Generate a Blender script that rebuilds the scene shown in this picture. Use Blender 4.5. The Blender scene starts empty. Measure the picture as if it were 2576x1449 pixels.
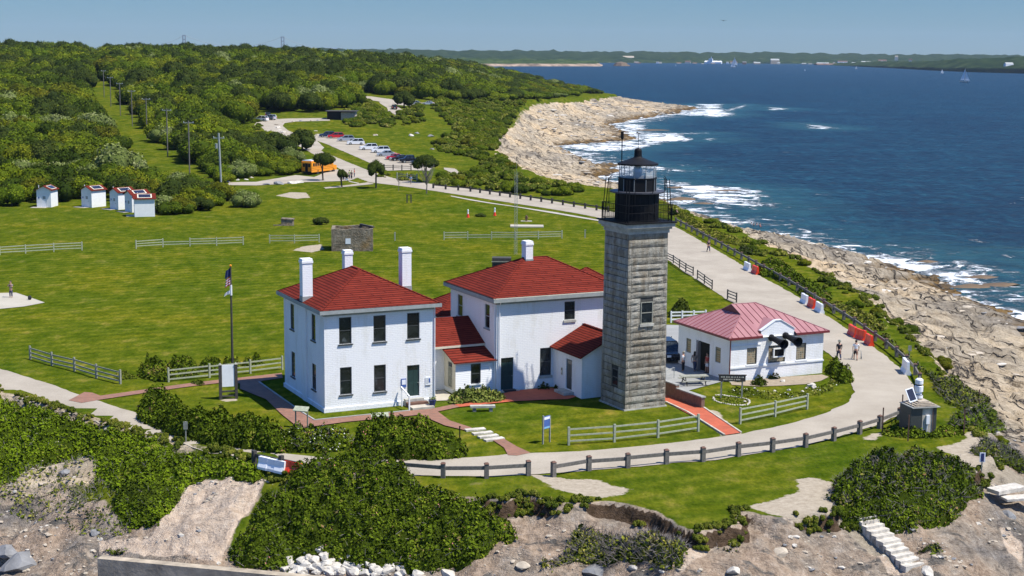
import bpy, bmesh, math, random
import numpy as np
from math import sin, cos, tan, pi, radians, atan2, hypot, sqrt
from mathutils import Vector, Matrix
from mathutils.geometry import delaunay_2d_cdt

sc = bpy.context.scene
random.seed(7); RNG = np.random.default_rng(11)

# ------------------------------------------------------------------ camera
FPX, ROLL, YHOR, HC = 3800.0, 0.009, 131.0, 27.0
PITCH = math.atan((724.5 - YHOR) / FPX)
FWD = np.array([0, cos(PITCH), -sin(PITCH)]); _r = np.array([1.0, 0, 0]); _u = np.array([0, sin(PITCH), cos(PITCH)])
RGT = _r * cos(ROLL) + _u * sin(ROLL); UPV = _u * cos(ROLL) - _r * sin(ROLL)
cd = bpy.data.cameras.new('camera'); cam = bpy.data.objects.new('camera', cd); sc.collection.objects.link(cam)
cd.sensor_width = 36; cd.lens = FPX / 2576 * 36; cd.clip_start = 0.5; cd.clip_end = 40000
m = Matrix.Identity(4)
for i in range(3):
    m[i][0] = RGT[i]; m[i][1] = UPV[i]; m[i][2] = -FWD[i]
m[2][3] = HC
cam.matrix_world = m; sc.camera = cam
# ------------------------------------------------------------------ sky, sun, exposure
SUN_EL, SUN_AZ = radians(60), radians(108)       # azimuth clockwise from +Y
w = bpy.data.worlds.new('World'); sc.world = w; w.use_nodes = True
nt = w.node_tree; bg = nt.nodes['Background']
sky = nt.nodes.new('ShaderNodeTexSky'); sky.sky_type = 'NISHITA'; sky.sun_disc = False
sky.sun_elevation = SUN_EL; sky.sun_rotation = SUN_AZ; sky.altitude = 30; sky.air_density = 1.0; sky.dust_density = 0.0; sky.ozone_density = 6.0
_mx = nt.nodes.new('ShaderNodeMix'); _mx.data_type = 'RGBA'; _mx.blend_type = 'MULTIPLY'; _mx.inputs[0].default_value = 1.0
nt.links.new(sky.outputs[0], _mx.inputs[6]); _mx.inputs[7].default_value = (.49, .725, 1.04, 1)
# sky strength raised overhead to fill the shade, held low near the horizon
_tc = nt.nodes.new('ShaderNodeTexCoord'); _sp = nt.nodes.new('ShaderNodeSeparateXYZ'); _mr = nt.nodes.new('ShaderNodeMapRange'); nt.links.new(_tc.outputs['Generated'], _sp.inputs[0]); nt.links.new(_sp.outputs[2], _mr.inputs[0])
_mr.inputs[1].default_value = .05; _mr.inputs[2].default_value = .35; _mr.inputs[3].default_value = .058; _mr.inputs[4].default_value = .13; nt.links.new(_mr.outputs[0], bg.inputs[1])
nt.links.new(_mx.outputs[2], bg.inputs[0])
sl = bpy.data.lights.new('sun', 'SUN'); sl.energy = 5.0; sl.angle = radians(0.5); sl.color = (1, 0.955, 0.86)
so = bpy.data.objects.new('sun', sl); sc.collection.objects.link(so)
sd = Vector((sin(SUN_AZ) * cos(SUN_EL), cos(SUN_AZ) * cos(SUN_EL), sin(SUN_EL)))
so.rotation_euler = sd.to_track_quat('Z', 'Y').to_euler(); so.location = (60, 40, 120)
vs = sc.view_settings; vs.view_transform = 'Standard'; vs.look = 'None'; vs.exposure = 0.45; vs.gamma = 1.0
sc.render.engine = 'CYCLES'; sc.cycles.max_bounces = 6; sc.cycles.transparent_max_bounces = 6; sc.cycles.volume_bounces = 0

# ------------------------------------------------------------------ pixel <-> place (survey of the site from the picture; 2576 px wide)
def ray(x, y): return FWD * FPX + RGT * (x - 1288) + UPV * (724.5 - y)
def U(x, y, z=0.0):
    d = ray(x, y); return np.array([0, 0, HC]) + d * ((z - HC) / d[2])
def PX(P):
    v = np.asarray(P, float) - np.array([0, 0, HC]); wq = v @ FWD
    return np.stack([1288 + FPX * (v @ RGT) / wq, 724.5 - FPX * (v @ UPV) / wq], -1)
def K(x0, y0, s=2.576): return lambda *pts: [((x0 + a / s) / 1.5528, (y0 + b / s) / 1.5528) for a, b in pts]
Kb = K(1000, 100); Kf = K(1000, 640); Kg = K(2000, 640); Kh = K(3000, 640)
Ka = K(0, 1180); Kc = K(1000, 1180); Kd = K(2000, 1180); Ke = K(3000, 1180); Kr = K(3000, 1690); Kq = K(2000, 1690); Kp = K(1000, 1690); Ko = K(0, 1690)
def WP(pts, z=0.0): return np.array([U(a, b, z)[:2] for a, b in pts])

def sdf(P, poly):
    """signed distance, inside positive"""
    P = np.asarray(P, float); n = len(poly); d2 = np.full(len(P), 1e18); ins = np.zeros(len(P), bool)
    for i in range(n):
        a = poly[i]; b = poly[(i + 1) % n]; e = b - a
        wv = P - a; t = np.clip((wv @ e) / (e @ e + 1e-12), 0, 1); q = wv - t[:, None] * e
        d2 = np.minimum(d2, (q * q).sum(1))
        c = (a[1] > P[:, 1]) != (b[1] > P[:, 1])
        if c.any():
            xs = a[0] + (P[:, 1] - a[1]) * e[0] / (e[1] if abs(e[1]) > 1e-12 else 1e-12)
            ins ^= c & (P[:, 0] < xs)
    d = np.sqrt(d2); return np.where(ins, d, -d)
def sst(a, b, x):
    t = np.clip((np.asarray(x, float) - a) / (b - a), 0, 1); return t * t * (3 - 2 * t)
_perm = np.random.default_rng(5).random((256, 256))
def vn(x, y):
    xi = np.floor(x).astype(int); yi = np.floor(y).astype(int); fx = x - xi; fy = y - yi
    fx = fx * fx * (3 - 2 * fx); fy = fy * fy * (3 - 2 * fy)
    g = lambda a, b: _perm[a % 256, b % 256]
    return (g(xi, yi) * (1 - fx) + g(xi + 1, yi) * fx) * (1 - fy) + (g(xi, yi + 1) * (1 - fx) + g(xi + 1, yi + 1) * fx) * fy
def fbm(x, y, o=4):
    s = 0; a = 0.5
    for i in range(o):
        s = s + a * (vn(x, y) - 0.5); x = x * 2.03 + 17.1; y = y * 2.03 + 5.3; a *= 0.5
    return s

# ------------------------------------------------------------------ outlines of the headland
SEA = -8.0
W_edge = WP([(2760, 900), (2640, 820), (2576, 790), (2500, 765), (2430, 745), (2395, 705), (2300, 668), (2200, 645), (2120, 630), (2060, 615),
             (2000, 603), (1930, 583), (1885, 592), (1850, 565), (1800, 550), (1720, 528), (1680, 505), (1640, 480), (1560, 462), (1540, 445), (1575, 425), (1556, 413), (1498, 411), (1440, 385),
             (1390, 368), (1450, 362), (1560, 358), (1610, 352), (1600, 340), (1570, 325), (1535, 313), (1590, 305), (1655, 294), (1720, 285), (1772, 272)], SEA)
LAND = np.vstack([[(-700, 58), (30, 58), (58, 100), (70, 140)], W_edge, [(118, 1030), (70, 1120), (40, 1250), (10, 1500), (-100, 1900), (-300, 2300), (-1500, 2300)]])
E_edge = WP([(-300, 900), (0, 1000), (240, 1072), (420, 1128), (560, 1152), (640, 1180), (690, 1205), (770, 1225), (1000, 1262), (1100, 1268), (1200, 1275), (1285, 1280), (1312, 1264),
             (1400, 1288), (1505, 1283), (1560, 1290), (1640, 1310), (1690, 1340), (1750, 1362), (1860, 1345), (1856, 1306), (1950, 1325), (2110, 1312), (2160, 1296),
             (2290, 1290), (2420, 1240), (2470, 1190), (2500, 1150), (2450, 1100), (2470, 1060), (2420, 1010), (2370, 950), (2320, 890), (2220, 800), (2150, 745),
             (2050, 690), (1950, 635), (1870, 595), (1800, 570), (1740, 545), (1690, 520), (1620, 500), (1530, 478), (1430, 468), (1330, 440), (1262, 408), (1240, 375), (1290, 335),
             (1300, 300), (1340, 276), (1420, 268), (1500, 253), (1545, 243)], -0.5)
PLAT = np.vstack([[(-650, 150)], E_edge, [(55, 1000), (20, 1150), (-20, 1450), (-150, 1800), (-300, 2150), (-1450, 2150), (-1450, 150)]])
# the corner far left of the south edge
def ridge(X, Y):
    u = X / np.maximum(Y, 1)
    g = np.interp(u, [-.9, -.6, -.3, -.15, -.076, .003, .05, .09], [.92, .92, .86, .78, .62, .26, .08, 0])
    return 23 * g * sst(255, 900, Y) * (1 - sst(1100, 2000, Y) * .8)
def H(X, Y, masks=False):
    X = np.asarray(X, float); Y = np.asarray(Y, float); P = np.stack([X.ravel(), Y.ravel()], 1)
    wob = np.stack([fbm(P[:, 0] / 2.2, P[:, 1] / 2.2, 4), fbm(P[:, 0] / 2.2 + 50, P[:, 1] / 2.2 + 9, 4)], 1) * np.clip(.012 * P[:, 1:2], 1.1, 6)
    dP = sdf(P + wob, PLAT); dL = sdf(P + wob * 1.5, LAND)
    x = P[:, 0]; y = P[:, 1]
    top = ridge(x, y) + .28 * fbm(x / 30, y / 30, 2) * sst(1, 8, dP) + .05
    # paths lie on level ground
    o = np.clip(-dP, 0, None); inl = np.clip(dL, 0, None)
    south = 1 - sst(96, 112, y - .15 * x)
    t = o / (o + inl + 1e-6)
    east = -.45 * sst(0, .8, o) - 7.9 * t ** .85
    leftw = 1 - sst(-20, -6, x)
    drop = (.18 + 1.0 * sst(-.12, .12, fbm(x / 4, y / 4, 3) + .02) * .5) * sst(0, .35, o) * (1 - .8 * leftw) + (.52 * (1 - leftw) + .42 * leftw) * o
    so_ = -np.minimum(drop, 7.5 + 0 * drop)
    z = np.where(dP > 0, top, top * np.exp(-o / 12) + south * so_ + (1 - south) * east)
    # bedded rock and eroded soil
    roc = sst(.2, 2.5, o)
    a = x * .75 + y * .66; b = -x * .66 + y * .75
    r1 = 1 - 2 * np.abs(fbm(a / 13, b / 5.5, 4)) * 2.2
    amp = sst(0, 12, inl) * .6 + .4
    big = (r1 - .55) * 2.2 + 1.6 * fbm(a / 26, b / 10, 3)
    q = big + .5 * fbm(a / 2.6, b / 1.3, 3)
    st = np.floor(q / .7) * .7
    f = (q - st) / .7
    q = st + .7 * sst(.6, 1, f) + .25 * fbm(a / 4, b / 1.1, 3)
    near = fbm(x / 1.0, y / 1.0, 4) * .75 - 1.3 * np.abs(fbm(x / 3.2, y / 5.5, 3)) + .15 + fbm(x / 6, y / 6, 2) * .9
    z = z + roc * ((1 - south) * q * amp * .85 + south * near)
    out = np.clip(-dL, 0, None)
    z = np.where(dL > 0, z, np.minimum(z, SEA + .5 * fbm(a / 5, b / 3, 3) * np.exp(-out / 12) * 3.2 - out * .12))
    if masks: return z.reshape(X.shape), dP, dL, south, leftw
    return z.reshape(X.shape)
def h1(x, y): return float(H(np.array([x]), np.array([y]))[0])
def G(px, py, up=0.0):
    """point of the ground seen at a pixel"""
    d = ray(px, py); d = d / d[1]
    Y = np.concatenate([np.arange(62, 330, .5), np.geomspace(330, 2600, 500)])
    P = np.array([0, 0, HC]) + Y[:, None] * d
    g = P[:, 2] - H(P[:, 0], P[:, 1]); i = np.argmax(g < 0)
    if not (g < 0).any(): i = len(Y) - 1
    if i > 0:
        f = g[i - 1] / (g[i - 1] - g[i] + 1e-9); p = P[i - 1] + (P[i] - P[i - 1]) * f
    else: p = P[0]
    return Vector((p[0], p[1], p[2] + up))
def on(x, y, up=0.0): return Vector((x, y, h1(x, y) + up))

# ------------------------------------------------------------------ materials
M = {}
def newmat(name):
    mt = bpy.data.materials.new(name); mt.use_nodes = True; M[name] = mt
    return mt, mt.node_tree, mt.node_tree.nodes['Principled BSDF']
def nd(t, typ, **kw):
    n = t.nodes.new(typ)
    for k, v in kw.items(): setattr(n, k, v)
    return n
def noise(t, vec, scale, detail=4, rough=.55, dist=0.0):
    n = nd(t, 'ShaderNodeTexNoise'); n.inputs['Scale'].default_value = scale; n.inputs['Detail'].default_value = detail
    n.inputs['Roughness'].default_value = rough; n.inputs['Distortion'].default_value = dist
    if vec is not None: t.links.new(vec, n.inputs['Vector'])
    return n.outputs['Fac']
def ramp(t, fac, stops):
    r = nd(t, 'ShaderNodeValToRGB'); e = r.color_ramp.elements
    while len(e) < len(stops): e.new(.5)
    for el, (p, c) in zip(e, stops):
        el.position = p; el.color = tuple(c) + (1,) if len(c) == 3 else c
    t.links.new(fac, r.inputs[0]); return r.outputs[0]
def mapv(t, vec, scale=(1, 1, 1), rot=(0, 0, 0)):
    n = nd(t, 'ShaderNodeMapping'); n.inputs['Scale'].default_value = scale; n.inputs['Rotation'].default_value = rot
    t.links.new(vec, n.inputs['Vector']); return n.outputs[0]
def mix(t, fac, a, b, mode='MIX'):
    n = nd(t, 'ShaderNodeMix', data_type='RGBA', blend_type=mode)
    for s, v in ((n.inputs[0], fac), (n.inputs[6], a), (n.inputs[7], b)):
        if hasattr(v, 'links'): t.links.new(v, s)
        elif isinstance(v, (int, float)): s.default_value = v
        else: s.default_value = tuple(v) + (1,)
    return n.outputs[2]
def mth(t, op, a, b=None, c=None, clamp=False):
    n = nd(t, 'ShaderNodeMath', operation=op); n.use_clamp = clamp
    for i, v in enumerate((a, b, c)):
        if v is None: continue
        if hasattr(v, 'links'): t.links.new(v, n.inputs[i])
        else: n.inputs[i].default_value = v
    return n.outputs[0]
def bump(t, p, h, dist=.05, st=1.0):
    n = nd(t, 'ShaderNodeBump'); n.inputs['Distance'].default_value = dist; n.inputs['Strength'].default_value = st
    t.links.new(h, n.inputs['Height']); t.links.new(n.outputs[0], p.inputs['Normal']); return n
def coords(t, kind='Object'): return nd(t, 'ShaderNodeTexCoord').outputs[kind]
def pos(t): return nd(t, 'ShaderNodeNewGeometry').outputs['Position']
def plain(name, col, rough=.6, var=.12, metal=0.0, scale=3.0, spec=None, bmp=0.0):
    mt, t, p = newmat(name); c = coords(t); f = noise(t, c, scale, 5, .6)
    lo = tuple(v * (1 - var) for v in col); hi = tuple(min(1, v * (1 + var)) for v in col)
    t.links.new(ramp(t, f, [(.3, lo), (.7, hi)]), p.inputs['Base Color'])
    p.inputs['Roughness'].default_value = rough; p.inputs['Metallic'].default_value = metal
    if spec is not None: p.inputs['Specular IOR Level'].default_value = spec
    if bmp: bump(t, p, noise(t, c, scale * 5, 4), bmp)
    return mt
plain('granite_trim', (.40, .39, .34), .85, .3, scale=2, bmp=.02)
plain('concrete', (.44, .40, .33), .9, .25, scale=1.5, bmp=.01)
plain('sea_wall_concrete', (.36, .30, .22), .95, .4, scale=.9, bmp=.03)
plain('concrete_grey', (.30, .30, .28), .9, .2, scale=1.5)
plain('white_paint', (.78, .79, .78), .6, .05, scale=2)
plain('cream_paint', (.62, .57, .45), .6, .08)
plain('grey_trim', (.30, .32, .31), .6, .15)
plain('dark_trim', (.05, .055, .055), .5, .2)
plain('green_door', (.018, .045, .04), .5, .2)
plain('black_iron', (.008, .008, .009), .6, .3, spec=.2)
plain('iron_grey', (.06, .06, .07), .5, .3)
plain('wood_grey', (.27, .27, .22), .85, .35, scale=6)
plain('wood_green', (.33, .35, .25), .85, .25, scale=6)
plain('wood_post', (.15, .135, .12), .85, .35, scale=6)
plain('wood_dark', (.05, .045, .04), .85, .35, scale=6)
plain('wood_bark', (.09, .07, .05), .9, .3, scale=4)
plain('rust_brown', (.12, .06, .04), .8, .3)
plain('maroon', (.16, .022, .025), .5, .15)
plain('safety_red', (.75, .045, .01), .45, .15)
plain('plastic_white', (.78, .80, .82), .4, .06)
plain('yellow_bus', (.75, .27, .008), .35, .08)
plain('rubber', (.015, .015, .015), .8, .2)
plain('solar', (.02, .025, .05), .25, .3)
plain('flag_blue', (.02, .03, .12), .8, .1); plain('flag_red', (.45, .03, .03), .8, .1)
plain('sign_blue', (.06, .12, .35), .5, .1)
plain('brown_wall', (.20, .12, .085), .9, .25, scale=4, bmp=.02)
plain('dry_soil', (.30, .24, .17), .95, .2)
plain('pale_soil', (.42, .36, .27), .95, .2, scale=2)
plain('stone_white', (.52, .48, .41), .9, .3, scale=2.5, bmp=.03)
plain('stone_tan', (.40, .34, .26), .9, .3, scale=2, bmp=.03)
plain('rust_rock', (.13, .085, .045), .8, .35, scale=1, bmp=.05)
plain('stone_grey', (.20, .20, .20), .9, .35, scale=2, bmp=.03)
plain('skin', (.45, .25, .17), .6, .05); plain('hair', (.02, .015, .012), .7, .2)
plain('cloth_white', (.70, .71, .74), .9, .06); plain('cloth_black', (.02, .02, .024), .9, .1); plain('cloth_navy', (.03, .04, .09), .9, .1)
plain('cloth_grey', (.20, .18, .17), .9, .1); plain('cloth_blue', (.20, .42, .60), .9, .1); plain('cloth_red', (.42, .06, .05), .9, .1)
plain('cloth_green', (.28, .42, .18), .9, .1); plain('cloth_pink', (.55, .28, .30), .9, .1); plain('cloth_yellow', (.55, .55, .20), .9, .1)
plain('canopy_glass', (.20, .22, .24), .2, .2)
mt, t, p = newmat('glass_dark'); c = coords(t)
t.links.new(ramp(t, noise(t, c, 1.6, 3), [(.35, (.008, .011, .012)), (.6, (.02, .025, .026)), (.75, (.10, .12, .13))]), p.inputs['Base Color']); p.inputs['Roughness'].default_value = .12
mt, t, p = newmat('glass_clear'); p.inputs['Base Color'].default_value = (.93, .97, .97, 1); p.inputs['Roughness'].default_value = .02
p.inputs['Alpha'].default_value = .28
mt, t, p = newmat('lens_glass'); p.inputs['Base Color'].default_value = (.25, .38, .48, 1); p.inputs['Roughness'].default_value = .05; p.inputs['Metallic'].default_value = .4
mt, t, p = newmat('glass_block'); c = coords(t); b = nd(t, 'ShaderNodeTexBrick'); t.links.new(mapv(t, c, (1, 1, 1), (pi / 2, 0, 0)), b.inputs['Vector'])
b.inputs['Scale'].default_value = 1; b.inputs['Brick Width'].default_value = .2; b.inputs['Row Height'].default_value = .19; b.offset = 0
b.inputs['Mortar Size'].default_value = .035; b.inputs['Color1'].default_value = (.10, .10, .07, 1); b.inputs['Color2'].default_value = (.36, .24, .13, 1); b.inputs['Mortar'].default_value = (.30, .27, .20, 1)
t.links.new(b.outputs['Color'], p.inputs['Base Color']); p.inputs['Roughness'].default_value = .25
# painted brick
mt, t, p = newmat('painted_brick'); c = coords(t); g = nd(t, 'ShaderNodeNewGeometry')
sx = nd(t, 'ShaderNodeSeparateXYZ'); t.links.new(c, sx.inputs[0]); cx = nd(t, 'ShaderNodeCombineXYZ')
t.links.new(mth(t, 'ADD', sx.outputs[0], sx.outputs[1]), cx.inputs[0]); t.links.new(sx.outputs[2], cx.inputs[1])
b = nd(t, 'ShaderNodeTexBrick'); t.links.new(cx.outputs[0], b.inputs['Vector']); b.inputs['Scale'].default_value = 1; b.inputs['Brick Width'].default_value = .42; b.inputs['Row Height'].default_value = .14; b.inputs['Mortar Size'].default_value = .012
b.inputs['Color1'].default_value = (.88, .88, .87, 1); b.inputs['Color2'].default_value = (.86, .86, .86, 1); b.inputs['Mortar'].default_value = (.80, .80, .80, 1)
stain = ramp(t, noise(t, mapv(t, c, (1, 1, .25)), .8, 6, .7), [(.30, (.86, .84, .78)), (.50, (1, 1, 1))])
t.links.new(mix(t, 1.0, b.outputs['Color'], stain, 'MULTIPLY'), p.inputs['Base Color']); p.inputs['Roughness'].default_value = .7
bump(t, p, mth(t, 'ADD', b.outputs['Fac'], mth(t, 'MULTIPLY', noise(t, c, 6, 4), -.6)), -.010)
# granite blocks
mt, t, p = newmat('granite_blocks'); c = coords(t); gi = nd(t, 'ShaderNodeNewGeometry')
base = ramp(t, gi.outputs['Random Per Island'], [(0, (.30, .28, .235)), (.5, (.35, .33, .28)), (1, (.42, .395, .34))])
n1 = ramp(t, noise(t, c, 2.2, 8, .75), [(.28, (.60, .57, .52)), (.5, (.95, .95, .93)), (.75, (1.18, 1.16, 1.1))])
n2 = ramp(t, noise(t, mapv(t, c, (1.4, 1.4, .35)), .9, 5, .7), [(.38, (.62, .55, .47)), (.58, (1, 1, 1))])
t.links.new(mix(t, 1.0, mix(t, 1.0, base, n1, 'MULTIPLY'), n2, 'MULTIPLY'), p.inputs['Base Color']); p.inputs['Roughness'].default_value = .9
bump(t, p, mth(t, 'ADD', noise(t, c, 3.5, 8, .7), mth(t, 'MULTIPLY', noise(t, c, 14, 4), .3)), .10)
plain('mortar', (.06, .058, .05), .95, .3)
# shingle roofs
def shingle(name, cols, pitchk=2.0, row=.17):
    mt, t, p = newmat(name); c = coords(t); s = nd(t, 'ShaderNodeSeparateXYZ'); t.links.new(c, s.inputs[0])
    cx = nd(t, 'ShaderNodeCombineXYZ'); t.links.new(mth(t, 'ADD', s.outputs[0], s.outputs[1]), cx.inputs[0]); t.links.new(mth(t, 'MULTIPLY', s.outputs[2], pitchk), cx.inputs[1])
    b = nd(t, 'ShaderNodeTexBrick'); t.links.new(cx.outputs[0], b.inputs['Vector']); b.inputs['Scale'].default_value = 1
    b.inputs['Brick Width'].default_value = 2.7; b.inputs['Row Height'].default_value = row; b.inputs['Mortar Size'].default_value = .04; b.inputs['Bias'].default_value = .0
    b.inputs['Color1'].default_value = cols[0] + (1,); b.inputs['Color2'].default_value = cols[1] + (1,); b.inputs['Mortar'].default_value = cols[2] + (1,)
    n1 = ramp(t, noise(t, c, .7, 6, .7), [(.3, (.82, .82, .82)), (.7, (1.12, 1.1, 1.08))])
    t.links.new(mix(t, 1.0, b.outputs['Color'], n1, 'MULTIPLY'), p.inputs['Base Color']); p.inputs['Roughness'].default_value = .95; p.inputs['Specular IOR Level'].default_value = .05
    bump(t, p, b.outputs['Fac'], -.02)
shingle('red_shingle', ((.195, .033, .021), (.150, .024, .016), (.070, .012, .009)), 2.0, .24)
mt, t, p = newmat('metal_roof'); c = coords(t)
t.links.new(ramp(t, noise(t, c, .5, 5, .65), [(.3, (.31, .135, .135)), (.7, (.39, .19, .185))]), p.inputs['Base Color']); p.inputs['Roughness'].default_value = .45
plain('metal_roof_seam', (.27, .085, .095), .5, .1)
# clapboard
mt, t, p = newmat('clapboard'); c = coords(t); s = nd(t, 'ShaderNodeSeparateXYZ'); t.links.new(c, s.inputs[0])
fr = mth(t, 'FRACT', mth(t, 'MULTIPLY', s.outputs[2], 1 / .15))
t.links.new(ramp(t, fr, [(0, (.45, .45, .47)), (.14, (.78, .79, .8)), (1, (.80, .80, .80))]), p.inputs['Base Color']); p.inputs['Roughness'].default_value = .6; bump(t, p, fr, -.03)
# corrugated
mt, t, p = newmat('ribbed_metal'); c = coords(t); s = nd(t, 'ShaderNodeSeparateXYZ'); t.links.new(c, s.inputs[0])
fr = mth(t, 'FRACT', mth(t, 'MULTIPLY', mth(t, 'ADD', s.outputs[0], s.outputs[1]), 1 / .16))
t.links.new(ramp(t, fr, [(0, (.02, .022, .022)), (.25, (.07, .075, .07)), (1, (.055, .06, .055))]), p.inputs['Base Color']); p.inputs['Roughness'].default_value = .5; bump(t, p, fr, .02)
# roads, paths
def pave(name, c1, c2, sc1=.35, sc2=9, b=.01):
    mt, t, p = newmat(name); c = pos(t)
    f = mth(t, 'ADD', mth(t, 'MULTIPLY', noise(t, c, sc1, 6, .65), .6), mth(t, 'MULTIPLY', noise(t, c, sc2, 3, .7), .4))
    t.links.new(ramp(t, f, [(.35, c1), (.65, c2)]), p.inputs['Base Color']); p.inputs['Roughness'].default_value = .95; p.inputs['Specular IOR Level'].default_value = .2
    bump(t, p, noise(t, c, sc2 * 2, 4, .7), b)
pave('road_gravel', (.29, .25, .195), (.42, .37, .295), .22)
pave('slab', (.36, .33, .26), (.46, .42, .35)); pave('slab_grey', (.24, .24, .23), (.33, .33, .31))
def brickmat(name, c1, c2, mo):
    mt, t, p = newmat(name); c = pos(t); b = nd(t, 'ShaderNodeTexBrick'); t.links.new(mapv(t, c, (1, 1, 1), (0, 0, radians(26))), b.inputs['Vector'])
    b.inputs['Scale'].default_value = 1; b.inputs['Brick Width'].default_value = .3; b.inputs['Row Height'].default_value = .15; b.inputs['Mortar Size'].default_value = .014
    for k, v in (('Color1', c1), ('Color2', c2), ('Mortar', mo)): b.inputs[k].default_value = v + (1,)
    n1 = ramp(t, noise(t, c, .9, 6, .7), [(.3, (.8, .8, .78)), (.7, (1.15, 1.12, 1.1))])
    t.links.new(mix(t, 1.0, b.outputs['Color'], n1, 'MULTIPLY'), p.inputs['Base Color']); p.inputs['Roughness'].default_value = .9
brickmat('brick_old', (.30, .135, .085), (.22, .105, .075), (.20, .14, .10))
brickmat('brick_new', (.48, .105, .045), (.42, .085, .04), (.36, .10, .05))
# foliage: leafv attribute (0..1) picks the leaf shade, object random shifts it
def foliage(name, stops, rnd=.0, rndstops=None, patch=.15, pscale=.12):
    mt, t, p = newmat(name); at = nd(t, 'ShaderNodeAttribute', attribute_name='leafv')
    f = at.outputs['Fac']
    f = mth(t, 'ADD', f, mth(t, 'MULTIPLY', mth(t, 'SUBTRACT', noise(t, pos(t), pscale, 3), .5), patch * 4))
    col = ramp(t, f, stops)
    if rndstops:
        oi = nd(t, 'ShaderNodeObjectInfo'); col = mix(t, 1.0, col, ramp(t, oi.outputs['Random'], rndstops), 'MULTIPLY')
    t.links.new(col, p.inputs['Base Color']); p.inputs['Roughness'].default_value = .8; p.inputs['Specular IOR Level'].default_value = .04
    return mt
RS = [(0, (.40, .44, .6)), (.15, (.62, .64, .8)), (.28, (1.05, 1.0, .9)), (.42, (.82, .82, .8)), (.55, (1.5, 1.3, .8)), (.66, (1.25, .86, 1.0)), (.78, (.95, 1.0, .8)), (.9, (1.5, 1.3, 1.0)), (1, (1.3, 1.1, 1.2))]
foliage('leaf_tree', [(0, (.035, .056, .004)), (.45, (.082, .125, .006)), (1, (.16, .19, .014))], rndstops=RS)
foliage('leaf_dark', [(0, (.020, .032, .005)), (.5, (.045, .062, .008)), (1, (.085, .10, .018))])
foliage('leaf_pale', [(0, (.07, .095, .02)), (.5, (.15, .18, .05)), (1, (.30, .31, .14))])
foliage('leaf_rose', [(0, (.022, .034, .003)), (.30, (.055, .082, .004)), (.60, (.10, .145, .008)), (.82, (.17, .20, .015)), (.9, (.17, .12, .05)), (1, (.20, .11, .05))])
foliage('leaf_bright', [(0, (.04, .055, .006)), (.35, (.085, .125, .005)), (.75, (.15, .22, .008)), (1, (.19, .18, .03))], patch=.3, pscale=.35)
foliage('leaf_scrub', [(0, (.045, .06, .008)), (.4, (.10, .125, .012)), (.8, (.20, .20, .035)), (1, (.30, .25, .10))], patch=.35, pscale=.4, rndstops=[(0, (.7, .8, .7)), (.5, (1, 1, .9)), (1, (1.5, 1.35, 1.3))])
foliage('leaf_flower', [(0, (.10, .13, .03)), (.5, (.16, .20, .04)), (1, (.30, .28, .07))])
plain('twig_grey', (.16, .14, .13), .9, .35, scale=2)
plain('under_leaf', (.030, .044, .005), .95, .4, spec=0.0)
plain('blossom_white', (.75, .76, .66), .8, .05); plain('blossom_pink', (.55, .20, .18), .8, .2)
# terrain
mt, t, p = newmat('ground_mat'); c = pos(t); zn = nd(t, 'ShaderNodeVertexColor', layer_name='zone'); sp = nd(t, 'ShaderNodeSeparateColor'); t.links.new(zn.outputs['Color'], sp.inputs[0])
st = mapv(t, c, (1.2, .6, 1), (0, 0, radians(12)))
g1 = ramp(t, noise(t, st, .45, 8, .68), [(.28, (.036, .060, .004)), (.43, (.062, .086, .006)), (.56, (.095, .112, .010)), (.70, (.165, .145, .030))])
g2 = ramp(t, noise(t, c, .075, 6, .68), [(.34, (.66, .82, .8)), (.52, (1, 1, 1)), (.68, (1.32, 1.12, 1.0))])
wv = nd(t, 'ShaderNodeTexWave', wave_type='BANDS', bands_direction='X'); t.links.new(mapv(t, c, (1, 1, 1), (0, 0, radians(64))), wv.inputs['Vector']); wv.inputs['Scale'].default_value = .16; wv.inputs['Distortion'].default_value = 2.5; wv.inputs['Detail Scale'].default_value = .6
g3 = ramp(t, wv.outputs['Fac'], [(0, (.86, .90, .86)), (1, (1.16, 1.10, 1.0))])
g4 = ramp(t, noise(t, mapv(t, c, (1.2, .7, 1)), 2.6, 6, .75), [(.28, (.55, .62, .55)), (.5, (1, 1, 1)), (.72, (1.45, 1.38, 1.3))])
grass = mix(t, 1.0, mix(t, 1.0, mix(t, 1.0, g1, g2, 'MULTIPLY'), g3, 'MULTIPLY'), g4, 'MULTIPLY')
bare = ramp(t, noise(t, mapv(t, c, (1, 1, 1)), .17, 5, .7), [(.66, (0, 0, 0)), (.74, (.6, .6, .6))])
grass = mix(t, bare, grass, (.20, .165, .07))
ra = mapv(t, c, (.16, .5, .8), (0, 0, radians(-41)))
r1 = ramp(t, noise(t, ra, 1.3, 9, .68, .6), [(.25, (.22, .18, .135)), (.40, (.39, .33, .245)), (.52, (.50, .43, .325)), (.64, (.58, .505, .39)), (.8, (.68, .61, .50))])
r2 = ramp(t, noise(t, c, .026, 6, .66), [(.37, (.48, .49, .53)), (.48, (.86, .84, .82)), (.62, (1.12, 1.0, .85))])
r3 = ramp(t, noise(t, mapv(t, c, (.35, 1.3, 1), (0, 0, radians(-41))), 1.1, 8, .75, 1.0), [(.37, (.16, .14, .12)), (.42, (1, 1, 1))])
rock = mix(t, .8, mix(t, 1.0, r1, r2, 'MULTIPLY'), r3, 'MULTIPLY')
rock = mix(t, 1.0, rock, ramp(t, noise(t, c, 2.7, 8, .75), [(.33, (.6, .58, .56)), (.5, (1, 1, 1)), (.7, (1.12, 1.1, 1.08))]), 'MULTIPLY')
vo = nd(t, 'ShaderNodeTexVoronoi', feature='DISTANCE_TO_EDGE'); vo.inputs['Scale'].default_value = 1.0
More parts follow.
